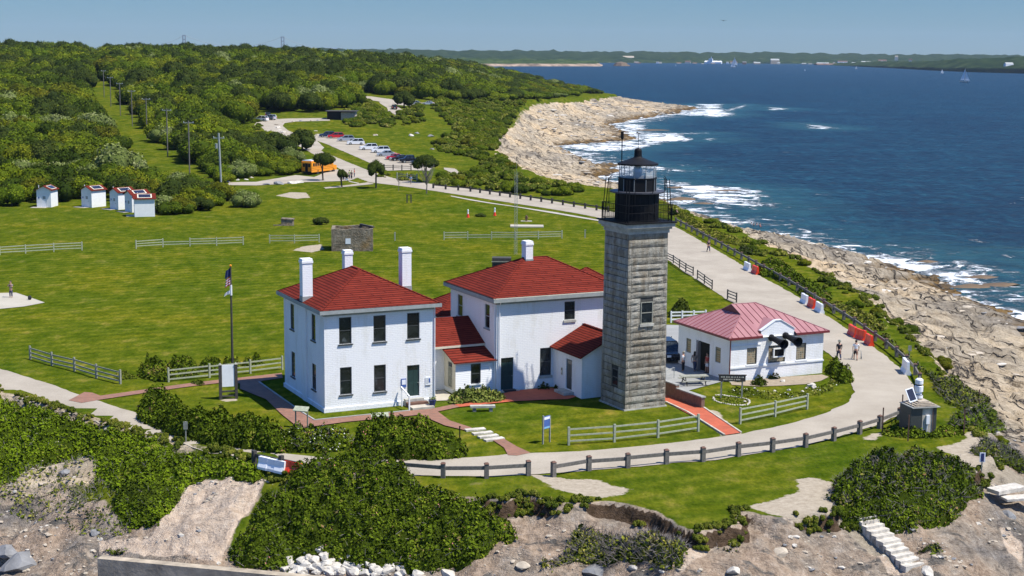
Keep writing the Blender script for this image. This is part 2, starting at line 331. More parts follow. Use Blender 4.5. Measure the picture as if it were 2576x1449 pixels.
va = nd(t, 'ShaderNodeVectorMath', operation='ADD'); nc_ = nd(t, 'ShaderNodeTexNoise'); nc_.inputs['Scale'].default_value = .35; nc_.inputs['Detail'].default_value = 4; t.links.new(c, nc_.inputs['Vector'])
t.links.new(mapv(t, c, (.09, .30, .1), (0, 0, radians(-41))), va.inputs[0]); vm_ = nd(t, 'ShaderNodeVectorMath', operation='SCALE'); vm_.inputs['Scale'].default_value = .9; t.links.new(nc_.outputs['Color'], vm_.inputs[0]); t.links.new(vm_.outputs[0], va.inputs[1]); t.links.new(va.outputs[0], vo.inputs['Vector'])
crk = nd(t, 'ShaderNodeMapRange'); crk.inputs[1].default_value = .0; crk.inputs[2].default_value = .04; t.links.new(vo.outputs['Distance'], crk.inputs[0])
rock = mix(t, crk.outputs[0], (.15, .125, .10), rock)
sz = nd(t, 'ShaderNodeSeparateXYZ'); t.links.new(c, sz.inputs[0])
wet = mth(t, 'ADD', sz.outputs[2], mth(t, 'MULTIPLY', noise(t, c, .5, 5), 2.2))
wetf = nd(t, 'ShaderNodeMapRange'); wetf.inputs[1].default_value = -6.3; wetf.inputs[2].default_value = -5.2; t.links.new(wet, wetf.inputs[0])
rock = mix(t, wetf.outputs[0], ramp(t, noise(t, c, .3, 4), [(.35, (.07, .06, .05)), (.6, (.19, .12, .05))]), rock)
d1 = ramp(t, noise(t, c, 1.8, 9, .75, .4), [(.3, (.12, .10, .08)), (.42, (.25, .21, .17)), (.56, (.37, .32, .265)), (.72, (.52, .47, .41))])
d2 = ramp(t, noise(t, c, .25, 4, .6), [(.34, (.66, .68, .72)), (.46, (.97, .93, .88)), (.62, (1.12, .98, .86))])
soil = mix(t, 1.0, d1, d2, 'MULTIPLY')
edge = noise(t, c, 1.1, 7, .72)
def zmask(ch, k=.55):
    v = mth(t, 'ADD', ch, mth(t, 'MULTIPLY', mth(t, 'SUBTRACT', edge, .5), k)); mr = nd(t, 'ShaderNodeMapRange'); mr.inputs[1].default_value = .45; mr.inputs[2].default_value = .55; t.links.new(v, mr.inputs[0]); return mr.outputs[0]
v2 = nd(t, 'ShaderNodeTexVoronoi', feature='DISTANCE_TO_EDGE'); v2.inputs['Scale'].default_value = 1.0; va2 = nd(t, 'ShaderNodeVectorMath', operation='ADD'); t.links.new(mapv(t, c, (.5, .8, .6), (0, 0, .5)), va2.inputs[0]); t.links.new(vm_.outputs[0], va2.inputs[1]); t.links.new(va2.outputs[0], v2.inputs['Vector'])
c2 = nd(t, 'ShaderNodeMapRange'); c2.inputs[2].default_value = .045; t.links.new(v2.outputs['Distance'], c2.inputs[0]); om = ramp(t, noise(t, c, .22, 3), [(.47, (1, 1, 1)), (.54, (0, 0, 0))])
soil = mix(t, ramp(t, noise(t, mapv(t, c, (.6, 1, 1)), .55, 7, .7, .5), [(.40, (1, 1, 1)), (.46, (0, 0, 0))]), soil, ramp(t, noise(t, c, 3, 6, .7), [(.35, (.075, .068, .06)), (.65, (.20, .18, .155))]))
col = mix(t, zmask(sp.outputs[2]), rock, soil)
sa = nd(t, 'ShaderNodeAttribute', attribute_name='sand'); col = mix(t, zmask(sa.outputs['Fac'], .35), col, ramp(t, noise(t, c, 2.2, 8, .75), [(.3, (.36, .27, .20)), (.5, (.56, .44, .33)), (.7, (.68, .57, .45))]))
ts = nd(t, 'ShaderNodeAttribute', attribute_name='topsoil_shade'); col = mix(t, zmask(ts.outputs['Fac'], .5), col, ramp(t, noise(t, c, 2.5, 6, .7), [(.35, (.045, .03, .018)), (.65, (.11, .075, .05))]))  # dark brown soil colour with the shade under the grass lip put in
col = mix(t, zmask(sp.outputs[0]), col, grass)
col = mix(t, zmask(sp.outputs[1], .95), col, ramp(t, noise(t, c, 2.5, 8, .7), [(.3, (.27, .225, .165)), (.7, (.43, .37, .285))]))
t.links.new(col, p.inputs['Base Color']); p.inputs['Roughness'].default_value = 1.0; p.inputs['Specular IOR Level'].default_value = .0
hb = mth(t, 'ADD', mth(t, 'ADD', noise(t, ra, 1.6, 7, .62, .5), mth(t, 'MULTIPLY', crk.outputs[0], mth(t, 'SUBTRACT', 1.0, sp.outputs[2]))), mth(t, 'MULTIPLY', noise(t, c, 7, 4, .7), .35))
bn = bump(t, p, hb, .5); t.links.new(mth(t, 'SUBTRACT', 1.15, mth(t, 'MULTIPLY', sp.outputs[0], .95)), bn.inputs['Strength'])
# sea
mt, t, p = newmat('sea_water'); c = pos(t); fa = nd(t, 'ShaderNodeAttribute', attribute_name='foam'); de = nd(t, 'ShaderNodeAttribute', attribute_name='shallow')
wc = ramp(t, noise(t, mapv(t, c, (.25, 1, 1)), .05, 6, .65), [(.35, (.0012, .013, .025)), (.65, (.003, .028, .047))])
wc2 = ramp(t, noise(t, mapv(t, c, (1, .55, 1), (0, 0, .15)), .38, 6, .8), [(.36, (.12, .22, .34)), (.5, (.85, .9, .95)), (.64, (3.2, 2.5, 2.0))])
wc = mix(t, 1.0, wc, wc2, 'MULTIPLY')
wc = mix(t, 1.0, wc, ramp(t, noise(t, mapv(t, c, (1, .35, 1), (0, 0, -.1)), .10, 8, .8), [(.36, (.40, .5, .58)), (.5, (1, 1, 1)), (.64, (1.8, 1.55, 1.4))]), 'MULTIPLY')
wc = mix(t, de.outputs['Fac'], wc, ramp(t, noise(t, c, .12, 5), [(.35, (.012, .06, .07)), (.65, (.035, .13, .13))]))
fz = mth(t, 'ADD', mth(t, 'ADD', .5, mth(t, 'MULTIPLY', mth(t, 'SUBTRACT', noise(t, mapv(t, c, (.6, .55, 1), (0, 0, .1)), .32, 9, .74, .9), .5), 2.6)), mth(t, 'MULTIPLY', noise(t, mapv(t, c, (.5, .7, 1)), .06, 4), .55))
fm = mth(t, 'MULTIPLY', mth(t, 'SUBTRACT', mth(t, 'ADD', fa.outputs['Fac'], fz), 1.19), 5, clamp=True)
cap = mth(t, 'MULTIPLY', mth(t, 'SUBTRACT', noise(t, mapv(t, c, (.5, .8, 1)), .16, 6, .7), .715), 12, clamp=True)
fm2 = mth(t, 'MAXIMUM', fm, mth(t, 'MULTIPLY', cap, .55))
t.links.new(mix(t, fm2, wc, (.78, .82, .84)), p.inputs['Base Color'])
t.links.new(mth(t, 'ADD', .34, mth(t, 'MULTIPLY', fm2, .6)), p.inputs['Roughness']); p.inputs['IOR'].default_value = 1.33; p.inputs['Specular IOR Level'].default_value = .17
hw = mth(t, 'ADD', noise(t, mapv(t, c, (.35, 1, 1), (0, 0, .12)), .22, 7, .6), mth(t, 'MULTIPLY', fm, .25)); bump(t, p, hw, 3.2)
# far land
mt, t, p = newmat('far_wood'); c = pos(t); s = nd(t, 'ShaderNodeSeparateXYZ'); t.links.new(c, s.inputs[0])
fw = ramp(t, noise(t, mapv(t, c, (1, 1, 3)), .022, 8, .72), [(.3, (.012, .026, .012)), (.5, (.038, .062, .020)), (.62, (.065, .09, .03)), (.78, (.15, .15, .10))])
lo = nd(t, 'ShaderNodeMapRange'); lo.inputs[1].default_value = -5; lo.inputs[2].default_value = -3.5; t.links.new(mth(t, 'ADD', s.outputs[2], mth(t, 'MULTIPLY', noise(t, c, .01, 4), -5)), lo.inputs[0])
cl = ramp(t, noise(t, mapv(t, c, (1, 1, 2)), .03, 7, .7), [(.35, (.08, .06, .05)), (.6, (.36, .27, .20))])
t.links.new(mix(t, lo.outputs[0], cl, fw), p.inputs['Base Color']); t.links.new(fw, newmat('far_wood_plain')[2].inputs['Base Color']) if False else None; p.inputs['Roughness'].default_value = 1; p.inputs['Specular IOR Level'].default_value = 0

mt, t, p = newmat('far_wood_plain'); c = pos(t)
t.links.new(ramp(t, noise(t, mapv(t, c, (1, 1, 3)), .022, 8, .72), [(.3, (.008, .018, .010)), (.5, (.022, .040, .016)), (.62, (.045, .065, .025)), (.78, (.16, .16, .14))]), p.inputs['Base Color']); p.inputs['Roughness'].default_value = 1; p.inputs['Specular IOR Level'].default_value = 0

# ------------------------------------------------------------------ object helpers
C = sc.collection
def tag(o, label=None, cat=None, group=None, kind=None):
    for k, v in (('label', label), ('category', cat), ('group', group), ('kind', kind)):
        if v: o[k] = v
    return o
def empty(name, loc, rz=0, label=None, cat=None, group=None):
    o = bpy.data.objects.new(name, None); C.objects.link(o); o.location = loc; o.rotation_euler = (0, 0, rz); o.empty_display_size = .2
    return tag(o, label, cat, group)
def copy_tree(o, parent=None, loc=None, rz=None, label=None, scale=None):
    c = o.copy(); C.objects.link(c)
    if parent is not None: c.parent = parent
    for ch in [k for k in bpy.data.objects if k.parent == o]: copy_tree(ch, c)
    if loc is not None: c.location = loc
    if rz is not None: c.rotation_euler = (0, 0, rz)
    if label: c['label'] = label
    if scale is not None: c.scale = scale if hasattr(scale, '__len__') else (scale,) * 3
    return c
class MB:
    def __init__(s): s.v = []; s.f = []; s.m = []; s.mats = []
    def mi(s, mat):
        if mat not in s.mats: s.mats.append(mat)
        return s.mats.index(mat)
    def add(s, vs, fs, mat, M4=None):
        k = len(s.v); i = s.mi(mat)
        for q in vs: s.v.append(tuple(M4 @ Vector(q)) if M4 is not None else tuple(q))
        for f in fs: s.f.append([k + j for j in f]); s.m.append(i)
        return s
    def box(s, lo, hi, mat, M4=None):
        x0, y0, z0 = lo; x1, y1, z1 = hi
        return s.add([(x0, y0, z0), (x1, y0, z0), (x1, y1, z0), (x0, y1, z0), (x0, y0, z1), (x1, y0, z1), (x1, y1, z1), (x0, y1, z1)],
                     [(0, 3, 2, 1), (4, 5, 6, 7), (0, 1, 5, 4), (1, 2, 6, 5), (2, 3, 7, 6), (3, 0, 4, 7)], mat, M4)
    def beam(s, a, b, wd, ht, mat):
        a = Vector(a); b = Vector(b); d = b - a; L = d.length; d.normalize()
        sd_ = Vector((-d.y, d.x, 0)); sd_ = sd_.normalized() if sd_.length > 1e-4 else Vector((1, 0, 0)); up = d.cross(sd_); up = -up if up.z < 0 else up
        m4 = Matrix.Translation(a) @ Matrix((d, sd_, up)).transposed().to_4x4()
        return s.box((0, -wd / 2, -ht / 2), (L, wd / 2, ht / 2), mat, m4)
    def lathe(s, prof, n, mat, M4=None, off=0.0, cap=True):
        vs = [(r * cos(2 * pi * (i + off) / n), r * sin(2 * pi * (i + off) / n), z) for r, z in prof for i in range(n)]
        fs = [(j * n + i, j * n + (i + 1) % n, (j + 1) * n + (i + 1) % n, (j + 1) * n + i) for j in range(len(prof) - 1) for i in range(n)]
        if cap: fs += [tuple(range(n))[::-1], tuple((len(prof) - 1) * n + i for i in range(n))]
        return s.add(vs, fs, mat, M4)
    def tube(s, pts, r, mat, n=6):
        for a, b in zip(pts[:-1], pts[1:]):
            a = Vector(a); b = Vector(b); d = b - a
            if d.length < 1e-6: continue
            m4 = Matrix.Translation(a) @ d.to_track_quat('Z', 'Y').to_matrix().to_4x4()
            s.lathe([(r, 0), (r, d.length)], n, mat, m4)
        return s
    def ball(s, c, r, mat, n=8, sz=1.0):
        k = n // 2
        pr = [(max(.001, r * sin(pi * j / k)), -r * sz * cos(pi * j / k)) for j in range(k + 1)]
        return s.lathe(pr, n, mat, Matrix.Translation(Vector(c)), cap=False)
    def build(s, name, parent=None, smooth=False, loc=None):
        me = bpy.data.meshes.new(name); me.from_pydata(s.v, [], s.f)
        for mname in s.mats: me.materials.append(M[mname])
        me.polygons.foreach_set('material_index', s.m)
        if smooth: me.polygons.foreach_set('use_smooth', [True] * len(s.f))
        me.update(); o = bpy.data.objects.new(name, me); C.objects.link(o)
        if parent is not None: o.parent = parent
        if loc is not None: o.location = loc
        return o
def mesh_np(name, V, F, mats, attrs=None, midx=None, smooth=False, parent=None, link=True):
    V = np.asarray(V, np.float32); F = np.asarray(F, np.int32); k = F.shape[1]
    me = bpy.data.meshes.new(name); me.vertices.add(len(V)); me.vertices.foreach_set('co', V.ravel())
    me.loops.add(F.size); me.loops.foreach_set('vertex_index', F.ravel()); me.polygons.add(len(F))
    me.polygons.foreach_set('loop_start', np.arange(0, F.size, k, dtype=np.int32)); me.polygons.foreach_set('loop_total', np.full(len(F), k, np.int32))
    for mm in mats: me.materials.append(M[mm])
    if midx is not None: me.polygons.foreach_set('material_index', np.asarray(midx, np.int32))
    if smooth: me.polygons.foreach_set('use_smooth', np.ones(len(F), bool))
    me.update(calc_edges=True)
    for an, (typ, arr) in (attrs or {}).items():
        at = me.attributes.new(an, typ, 'POINT') if typ == 'FLOAT' else me.color_attributes.new(an, 'FLOAT_COLOR', 'POINT')
        at.data.foreach_set('value' if typ == 'FLOAT' else 'color', np.asarray(arr, np.float32).ravel())
    o = bpy.data.objects.new(name, me)
    if link: C.objects.link(o)
    if parent is not None: o.parent = parent
    return o

# ------------------------------------------------------------------ ground
cam_col = np.linspace(-.52, .52, 940)
rows = np.concatenate([np.geomspace(62, 300, 560), np.geomspace(301.2, 1150, 260)[1:], np.geomspace(1160, 2400, 60)])
YY, AA = np.meshgrid(rows, cam_col, indexing='ij'); XX = AA * YY
ZZ, dP, dL, south, leftw = H(XX, YY, True)
pts2 = np.stack([XX.ravel(), YY.ravel()], 1)
pxp = PX(np.stack([XX.ravel(), YY.ravel(), ZZ.ravel()], 1))
zone = np.zeros((len(pts2), 4), np.float32); zone[:, 3] = 1
dPw = np.clip(dP, -99, 99)
zone[:, 0] = sst(-1.2, 1.2, dP - .15)
farfade = sst(350, 700, pts2[:, 1])
zone[:, 0] = np.maximum(zone[:, 0], sst(-6, 2, dP) * farfade)
zone[:, 2] = south * sst(-38, -34, pts2[:, 0] - .0) * 1.0
zone[:, 0] = np.maximum(zone[:, 0], leftw * south * sst(-9, -5.5, dP + 1.5 * fbm(pts2[:, 0] / 3, pts2[:, 1] / 3, 3)))
topsoil_shade = sst(-.62, -.35, dP) * (1 - sst(-.15, .1, dP)) * sst(-.12, .05, fbm(pts2[:, 0] / 4, pts2[:, 1] / 4, 3) + .02) * np.maximum(south, .5 * (pts2[:, 1] < 200)) * (.35 + .65 * (1 - leftw))  # dark soil band below the lawn edge, also painting in the overhang's shadow
dirt = [Kq((210, 425), (400, 440), (560, 470), (850, 475), (1000, 530), (1190, 570), (1080, 625), (900, 650), (700, 630), (480, 580), (300, 490)),
        Kr((-200, 740), (0, 700), (170, 650), (320, 590), (290, 480), (440, 455), (640, 500), (620, 600), (740, 720), (1000, 820), (1060, 860), (860, 870), (560, 870), (200, 870), (0, 810)),
        Kr((1700, 150), (1900, 110), (2000, 60), (2000, 0), (2230, 70), (2100, 150), (2020, 180), (2300, 260), (2576, 450), (2576, 620), (2300, 500), (2150, 400), (1980, 330), (1930, 260)),
        Kr((940, 70), (1040, 20), (1140, 0), (1120, 40), (1060, 75)), Kr((700, 860), (1060, 850), (1500, 1330), (1300, 1360), (900, 1100)),
        Ka((200, 1150), (0, 1190)) + [(60, 1180), (0, 1165)],
        Kf((370, 870), (480, 830), (650, 810), (680, 860), (560, 890)), Kf((200, 320), (350, 285), (500, 290), (540, 340), (400, 350)),
        Kd((1990, 1080), (2070, 1110), (2230, 1300), (2300, 1320), (2330, 1345), (2100, 1345)), Ka((2230, 985), (2390, 970), (2380, 990), (2280, 1000))]
dm = np.zeros(len(pts2))
for poly in dirt:
    pw = np.array([G(a, b)[:2] for a, b in poly]); dm = np.maximum(dm, sst(-1.0, .9, sdf(pts2, pw)))
zone[:, 1] = dm
sandy = np.array([G(a, b)[:2] for a, b in Ko((1950, 430), (2200, 490), (2600, 440), (2650, 500), (2560, 700), (2400, 900), (2300, 1100), (2200, 1330), (1000, 1230), (1000, 1080), (1500, 1060), (1700, 800))])
sandm = sst(-.7, .7, sdf(pts2, sandy))
for poly in (Kr((760, 880), (900, 900), (1400, 1330), (1450, 1443), (1200, 1443), (1000, 1200)), Kq((1750, 1130), (1850, 1060), (2060, 1080), (2030, 1180), (1850, 1300), (1700, 1440), (1600, 1440)), Kr((2300, 900), (2420, 980), (2576, 1100), (2576, 1400), (2400, 1200))): sandm = np.maximum(sandm, .8 * sst(-.6, .6, sdf(pts2, np.array([G(a, b)[:2] for a, b in poly]))))
nr, nc = YY.shape; idx = np.arange(nr * nc).reshape(nr, nc)
Fq = np.stack([idx[:-1, :-1], idx[:-1, 1:], idx[1:, 1:], idx[1:, :-1]], -1).reshape(-1, 4)
zone[:, 0] *= 1 - sandm
ground = mesh_np('ground', np.stack([XX, YY, ZZ], -1).reshape(-1, 3), Fq, ['ground_mat'], {'zone': ('COLOR', zone), 'sand': ('FLOAT', sandm), 'topsoil_shade': ('FLOAT', topsoil_shade)}, smooth=True); tag(ground, kind='structure')
del XX, AA, pts2, pxp
# sea
foam_px = [Kg((1850, 790), (2120, 790), (2140, 850), (2290, 900), (2050, 925), (1900, 905), (1600, 905), (1900, 850)), Kg((2140, 850), (2350, 790), (2370, 810), (2200, 860)),
           Kg((990, 985), (1350, 990), (1360, 1060), (1200, 1060), (1060, 1030)), Kg((410, 1210), (700, 1190), (1250, 1160), (1300, 1080), (1700, 1080), (1850, 1150), (1500, 1180), (1300, 1250), (900, 1270), (600, 1260)),
           Kg((1600, 1080), (2000, 1080), (1800, 1095)), Kg((1940, 1130), (2030, 1135), (2000, 1160)), Kg((950, 1290), (1040, 1290), (1000, 1325)),
           Kf((3900, 30), (4100, 20)) + []]
foam_px = [[(a, b - 0) for a, b in q] for q in foam_px[:7]]
# the blocks above were read in a strip 540 px higher than Kg's origin
foam_px = [[(a, b - 540 / 1.5528) for a, b in q] for q in foam_px]
foam_px += [Kg((1470, 130), (1560, 150), (1800, 200), (2300, 230), (2550, 280), (2576, 440), (2300, 440), (2150, 480), (1900, 440), (1800, 360), (1600, 330), (1560, 240), (1460, 200)),
            Kg((850, 0), (1080, 10), (1450, 10), (1700, 50), (1760, 80), (1500, 70), (1080, 30)),
            Kh((1400, 970), (1700, 1020), (1950, 1060), (2300, 1200), (2576, 1270), (2576, 1350), (2250, 1370), (2000, 1280), (1900, 1230), (1700, 1150), (1930, 1130), (1500, 1030)),
            Kh((-100, 380), (0, 370), (180, 440), (150, 475), (0, 475)), Kh((2290, 930), (2420, 915), (2410, 945)), Kh((1080, 880), (1160, 885), (1130, 910)),
            Kh((1580, 870), (1640, 885), (1620, 905)), [(a, b - 347.8) for a, b in Kh((330, 985), (500, 1000), (760, 1035), (560, 1045), (420, 1035))],
            [(a, b - 347.8) for a, b in Kh((0, 820), (230, 835), (100, 850), (0, 850))]]
srows = np.concatenate([np.geomspace(50, 1500, 460), np.geomspace(1510, 16000, 60)]); scol = np.linspace(-1.0, 1.0, 620); scol = np.sign(scol) * (np.abs(scol) * .55 + np.abs(scol) ** 5 * 1.2)
SY, SA = np.meshgrid(srows, scol, indexing='ij'); SX = SA * SY; sp2 = np.stack([SX.ravel(), SY.ravel()], 1)
dl = -sdf(sp2, LAND); foam = np.clip(.56 - np.clip(dl, 0, 99) * .024 + .25 * fbm(sp2[:, 0] / 18, sp2[:, 1] / 18, 2), 0, .7) * (dl > -8) * (sp2[:, 1] < 1600); shal = np.clip(1 - dl / 45, 0, 1) ** 1.3 * .5
for q in foam_px:
    wq = WP(q, SEA); sdd = sdf(sp2, wq); foam = np.maximum(foam, .66 * sst(-14, 10, sdd) * np.clip(.35 + sst(-4, 6, sdd), 0, 1)); shal = np.maximum(shal, .48 * sst(-25, 0, sdd))
nr, nc = SY.shape; idx = np.arange(nr * nc).reshape(nr, nc)
Fq = np.stack([idx[:-1, :-1], idx[:-1, 1:], idx[1:, 1:], idx[1:, :-1]], -1).reshape(-1, 4)
SZ = SEA + .22 * fbm(SX / 14 + 3, SY / 5, 3) * (SY < 1500) + .35 * np.clip(foam.reshape(SY.shape) - .5, 0, 1) * fbm(SX / 3, SY / 2, 3) * 3
sea = mesh_np('sea', np.stack([SX, SY, SZ], -1).reshape(-1, 3), Fq, ['sea_water'], {'foam': ('FLOAT', foam), 'shallow': ('FLOAT', shal)}, smooth=True); tag(sea, kind='structure')

# ------------------------------------------------------------------ flat sheets draped on the ground
def sheet(name, px, mat, up=.045, step=2.0, kind='structure', world=None, label=None, cat=None):
    if world is None: pw = [G(a, b) for a, b in px]; pl = np.array([(q.x, q.y) for q in pw])
    else: pl = np.array(world)
    # refine the outline
    out = []
    for i in range(len(pl)):
        a = pl[i]; b = pl[(i + 1) % len(pl)]; n = max(1, int(np.linalg.norm(b - a) / (step if mat != 'road_gravel' else step * .3)))
        out += [a + (b - a) * k / n for k in range(n)]
    pl = np.array(out)
    if mat == 'road_gravel': pl = pl + .42 * np.stack([fbm(pl[:, 0] * 1.3, pl[:, 1] * 1.3, 3), fbm(pl[:, 0] * 1.3 + 40, pl[:, 1] * 1.3 + 9, 3)], 1)
    x0, y0 = pl.min(0); x1, y1 = pl.max(0)
    gx, gy = np.meshgrid(np.arange(x0, x1, step), np.arange(y0, y1, step)); gp = np.stack([gx.ravel(), gy.ravel()], 1)
    gp = gp[sdf(gp, pl) > step * .4]; allp = np.vstack([pl, gp]); n = len(pl)
    r = delaunay_2d_cdt([Vector(q) for q in allp], [], [list(range(n))], 1, 1e-5)
    vv = np.array([(q.x, q.y) for q in r[0]]); fs = [list(f) for f in r[2]]
    z = H(vv[:, 0], vv[:, 1]) + up
    me = bpy.data.meshes.new(name); me.from_pydata([(a, b, c_) for (a, b), c_ in zip(vv, z)], [], fs); me.materials.append(M[mat])
    me.polygons.foreach_set('use_smooth', [True] * len(fs)); me.update()
    bm = bmesh.new(); bm.from_mesh(me); bmesh.ops.recalc_face_normals(bm, faces=bm.faces)
    if sum(f.normal.z for f in bm.faces) < 0: bmesh.ops.reverse_faces(bm, faces=bm.faces)
    bm.to_mesh(me); bm.free()
    o = bpy.data.objects.new(name, me); C.objects.link(o); tag(o, label, cat, kind=kind); return o
road_in = [(-200, 882), (0, 928), (120, 965), (205, 997), (330, 1035), (440, 1072), (520, 1098), (600, 1120), (700, 1140), (800, 1152), (900, 1157), (1030, 1158), (1180, 1152), (1300, 1143),
           (1480, 1135), (1700, 1115), (1865, 1093), (2000, 1064), (2080, 1040), (2130, 1015), (2150, 988), (2138, 955), (2110, 918), (2085, 890), (2000, 840), (1900, 790), (1828, 754), (1791, 729),
           (1730, 690), (1683, 657), (1620, 606), (1560, 568), (1520, 551), (1450, 537), (1390, 527), (1300, 513), (1200, 497), (1120, 485), (1050, 474), (990, 466), (930, 459), (880, 440), (830, 411), (790, 395)]
road_out = [(799, 376), (860, 402), (917, 425), (956, 439), (1000, 451), (1040, 457), (1100, 465), (1180, 474), (1290, 491), (1400, 508), (1520, 529), (1600, 545), (1660, 558), (1700, 572), (1760, 605), (1800, 628), (1900, 688), (1990, 737),
            (2080, 795), (2150, 842), (2230, 898), (2275, 938), (2303, 975), (2300, 1005), (2262, 1045), (2200, 1073), (2100, 1103), (2000, 1127), (1800, 1158), (1500, 1183), (1330, 1196), (1200, 1200),
            (1050, 1197), (900, 1195), (760, 1185), (660, 1172), (560, 1143), (400, 1103), (250, 1067), (100, 1028), (0, 998), (-200, 940)]
sheet('road', road_in + road_out, 'road_gravel')
sheet('parking_lot', [(765, 342), (809, 340), (870, 350), (930, 364), (1000, 386), (1060, 405), (1090, 420), (1080, 430), (1030, 428), (975, 430), (894, 394), (820, 362), (790, 352), (760, 349)], 'road_gravel', .05, 4)
sheet('road', [(575, 459), (644, 458), (744, 441), (790, 446), (840, 425), (870, 432), (900, 447), (880, 455), (830, 457), (760, 459), (700, 464), (644, 467), (572, 466)], 'road_gravel', .06, 4)
sheet('road', [(644, 309), (690, 300), (760, 298), (830, 297), (830, 304), (745, 306), (716, 310), (711, 317), (724, 328), (745, 337), (790, 346), (815, 372), (795, 392), (760, 372), (720, 352), (690, 342), (668, 330), (655, 318), (640, 316)], 'road_gravel', .055, 5)
sheet('road', Kb((1100, 908), (1280, 890), (1330, 855), (1318, 828), (1250, 785), (1240, 768), (1300, 765), (1390, 790), (1430, 820), (1475, 850), (1480, 875), (1340, 908), (1200, 932), (1100, 932)), 'road_gravel', .07, 6)
sheet('road', Kb((1000, 705), (1160, 715), (1430, 752), (1560, 772), (1690, 780), (1700, 800), (1560, 812), (1430, 800), (1390, 788), (1240, 765), (1000, 730)), 'road_gravel', .09, 6)
sheet('footpath', Kf((680, 240), (900, 218), (1130, 188), (1190, 205), (960, 228), (700, 252)), 'road_gravel', .06, 4)
sheet('footpath', Kf((940, 176), (1040, 196), (1030, 202), (930, 182)), 'slab', .07, 3)
sheet('footpath', Kf((1890, 40), (2000, 50), (2060, 95), (2040, 130), (1985, 146), (1940, 135), (1960, 90), (1890, 55)), 'road_gravel', .06, 4)
sheet('kerb_strip', Kf((1960, 322), (2150, 357), (2350, 392), (2576, 425)) + [(1400, 535), (1520, 556), (1520, 559), (1400, 539)] + Kf((2576, 432), (2350, 401), (2150, 368), (1960, 330)), 'slab', .06, 4)
sheet('brick_path', Ka((690, 995), (850, 912), (930, 918), (1010, 948), (1540, 873), (1900, 823), (2200, 788), (2400, 768), (2600, 745), (2640, 800), (2560, 830), (2230, 818), (1950, 850), (1550, 905), (1010, 988), (820, 1022)), 'brick_old', .06, 1.5)
sheet('brick_path', Kc((-160, 770), (260, 720), (270, 770), (30, 805), (440, 1100), (590, 1197), (1540, 1102), (1760, 1082), (1925, 1050), (1990, 1035), (2050, 1062), (1830, 1110), (1950, 1200), (2170, 1272), (2130, 1305), (1900, 1250), (1650, 1143), (900, 1215), (480, 1272), (400, 1250), (250, 1130), (100, 985), (-160, 880)), 'brick_old', .075, 1.5)
sheet('brick_path', Kc((1990, 1035), (2080, 1035), (2450, 945)) + Kd((0, 900), (250, 880), (440, 870), (650, 960), (560, 985), (400, 988), (0, 1007)) + Kc((2050, 1064),), 'brick_new', .08, 1.5)
sheet('brick_path', [(1238, 1108), (1268, 1106), (1300, 1125), (1335, 1141), (1300, 1148), (1278, 1147), (1268, 1128)], 'brick_old', .065, 1.5)
sheet('brick_path', Kd((1500, 930), (1560, 945), (1920, 1066), (2302, 1322), (2140, 1346), (1880, 1185), (1540, 1008), (1480, 980)), 'brick_new', .07, 1.5)
sheet('terrace', Kd((1440, 600), (1560, 588), (1680, 590), (2210, 800), (2110, 805), (1740, 905), (1540, 830), (1430, 760)), 'slab_grey', .05, 1.5)
sheet('parking_lot', Kd((1350, 400), (1560, 232), (1690, 235), (1690, 590), (1560, 588), (1440, 598)), 'slab_grey', .04, 2)
sheet('patio', [(-60, 1167 / 1.5528 + 0), (0, 738), (40, 737), (113, 762), (60, 772), (0, 778), (-60, 782)], 'slab', .05, 1.5)
sheet('footpath', Kc((1800, 905), (1890, 890), (1990, 960), (1940, 995), (1810, 1000)), 'slab', .06, 1.5)
sheet('planting_bed', K(2560, 1120, 3.22)((940, 1205), (1200, 1180), (1600, 1140), (2095, 1110), (2180, 1140), (2080, 1190), (1900, 1230), (1600, 1250), (1300, 1260), (1100, 1250), (960, 1240)), 'dry_soil', .05, 1.0)

# ------------------------------------------------------------------ building helpers
def wall_face(mb, p0, du, W_, z0, z1, nrm, holes, mat, depth=.14):
    """a wall face from p0 along du with rectangular openings (u0,u1,za,zb) and their reveals"""
    p0 = Vector(p0); du = Vector(du).normalized(); n = Vector(nrm)
    us = sorted({0, W_, *[h[0] for h in holes], *[h[1] for h in holes]}); zs = sorted({z0, z1, *[h[2] for h in holes], *[h[3] for h in holes]})
    P = lambda u, z, d=0: tuple(p0 + du * u + Vector((0, 0, z)) - n * d)
    for i in range(len(us) - 1):
        for j in range(len(zs) - 1):
            cu = (us[i] + us[i + 1]) / 2; cz = (zs[j] + zs[j + 1]) / 2
            if any(h[0] < cu < h[1] and h[2] < cz < h[3] for h in holes): continue
            mb.add([P(us[i], zs[j]), P(us[i + 1], zs[j]), P(us[i + 1], zs[j + 1]), P(us[i], zs[j + 1])], [(0, 1, 2, 3)], mat)
    for a, b, c_, d_ in holes:
        for q in ([(a, c_), (b, c_)], [(b, c_), (b, d_)], [(b, d_), (a, d_)], [(a, d_), (a, c_)]):
            mb.add([P(*q[0]), P(*q[1]), P(*q[1], depth), P(*q[0], depth)], [(0, 1, 2, 3)], mat)
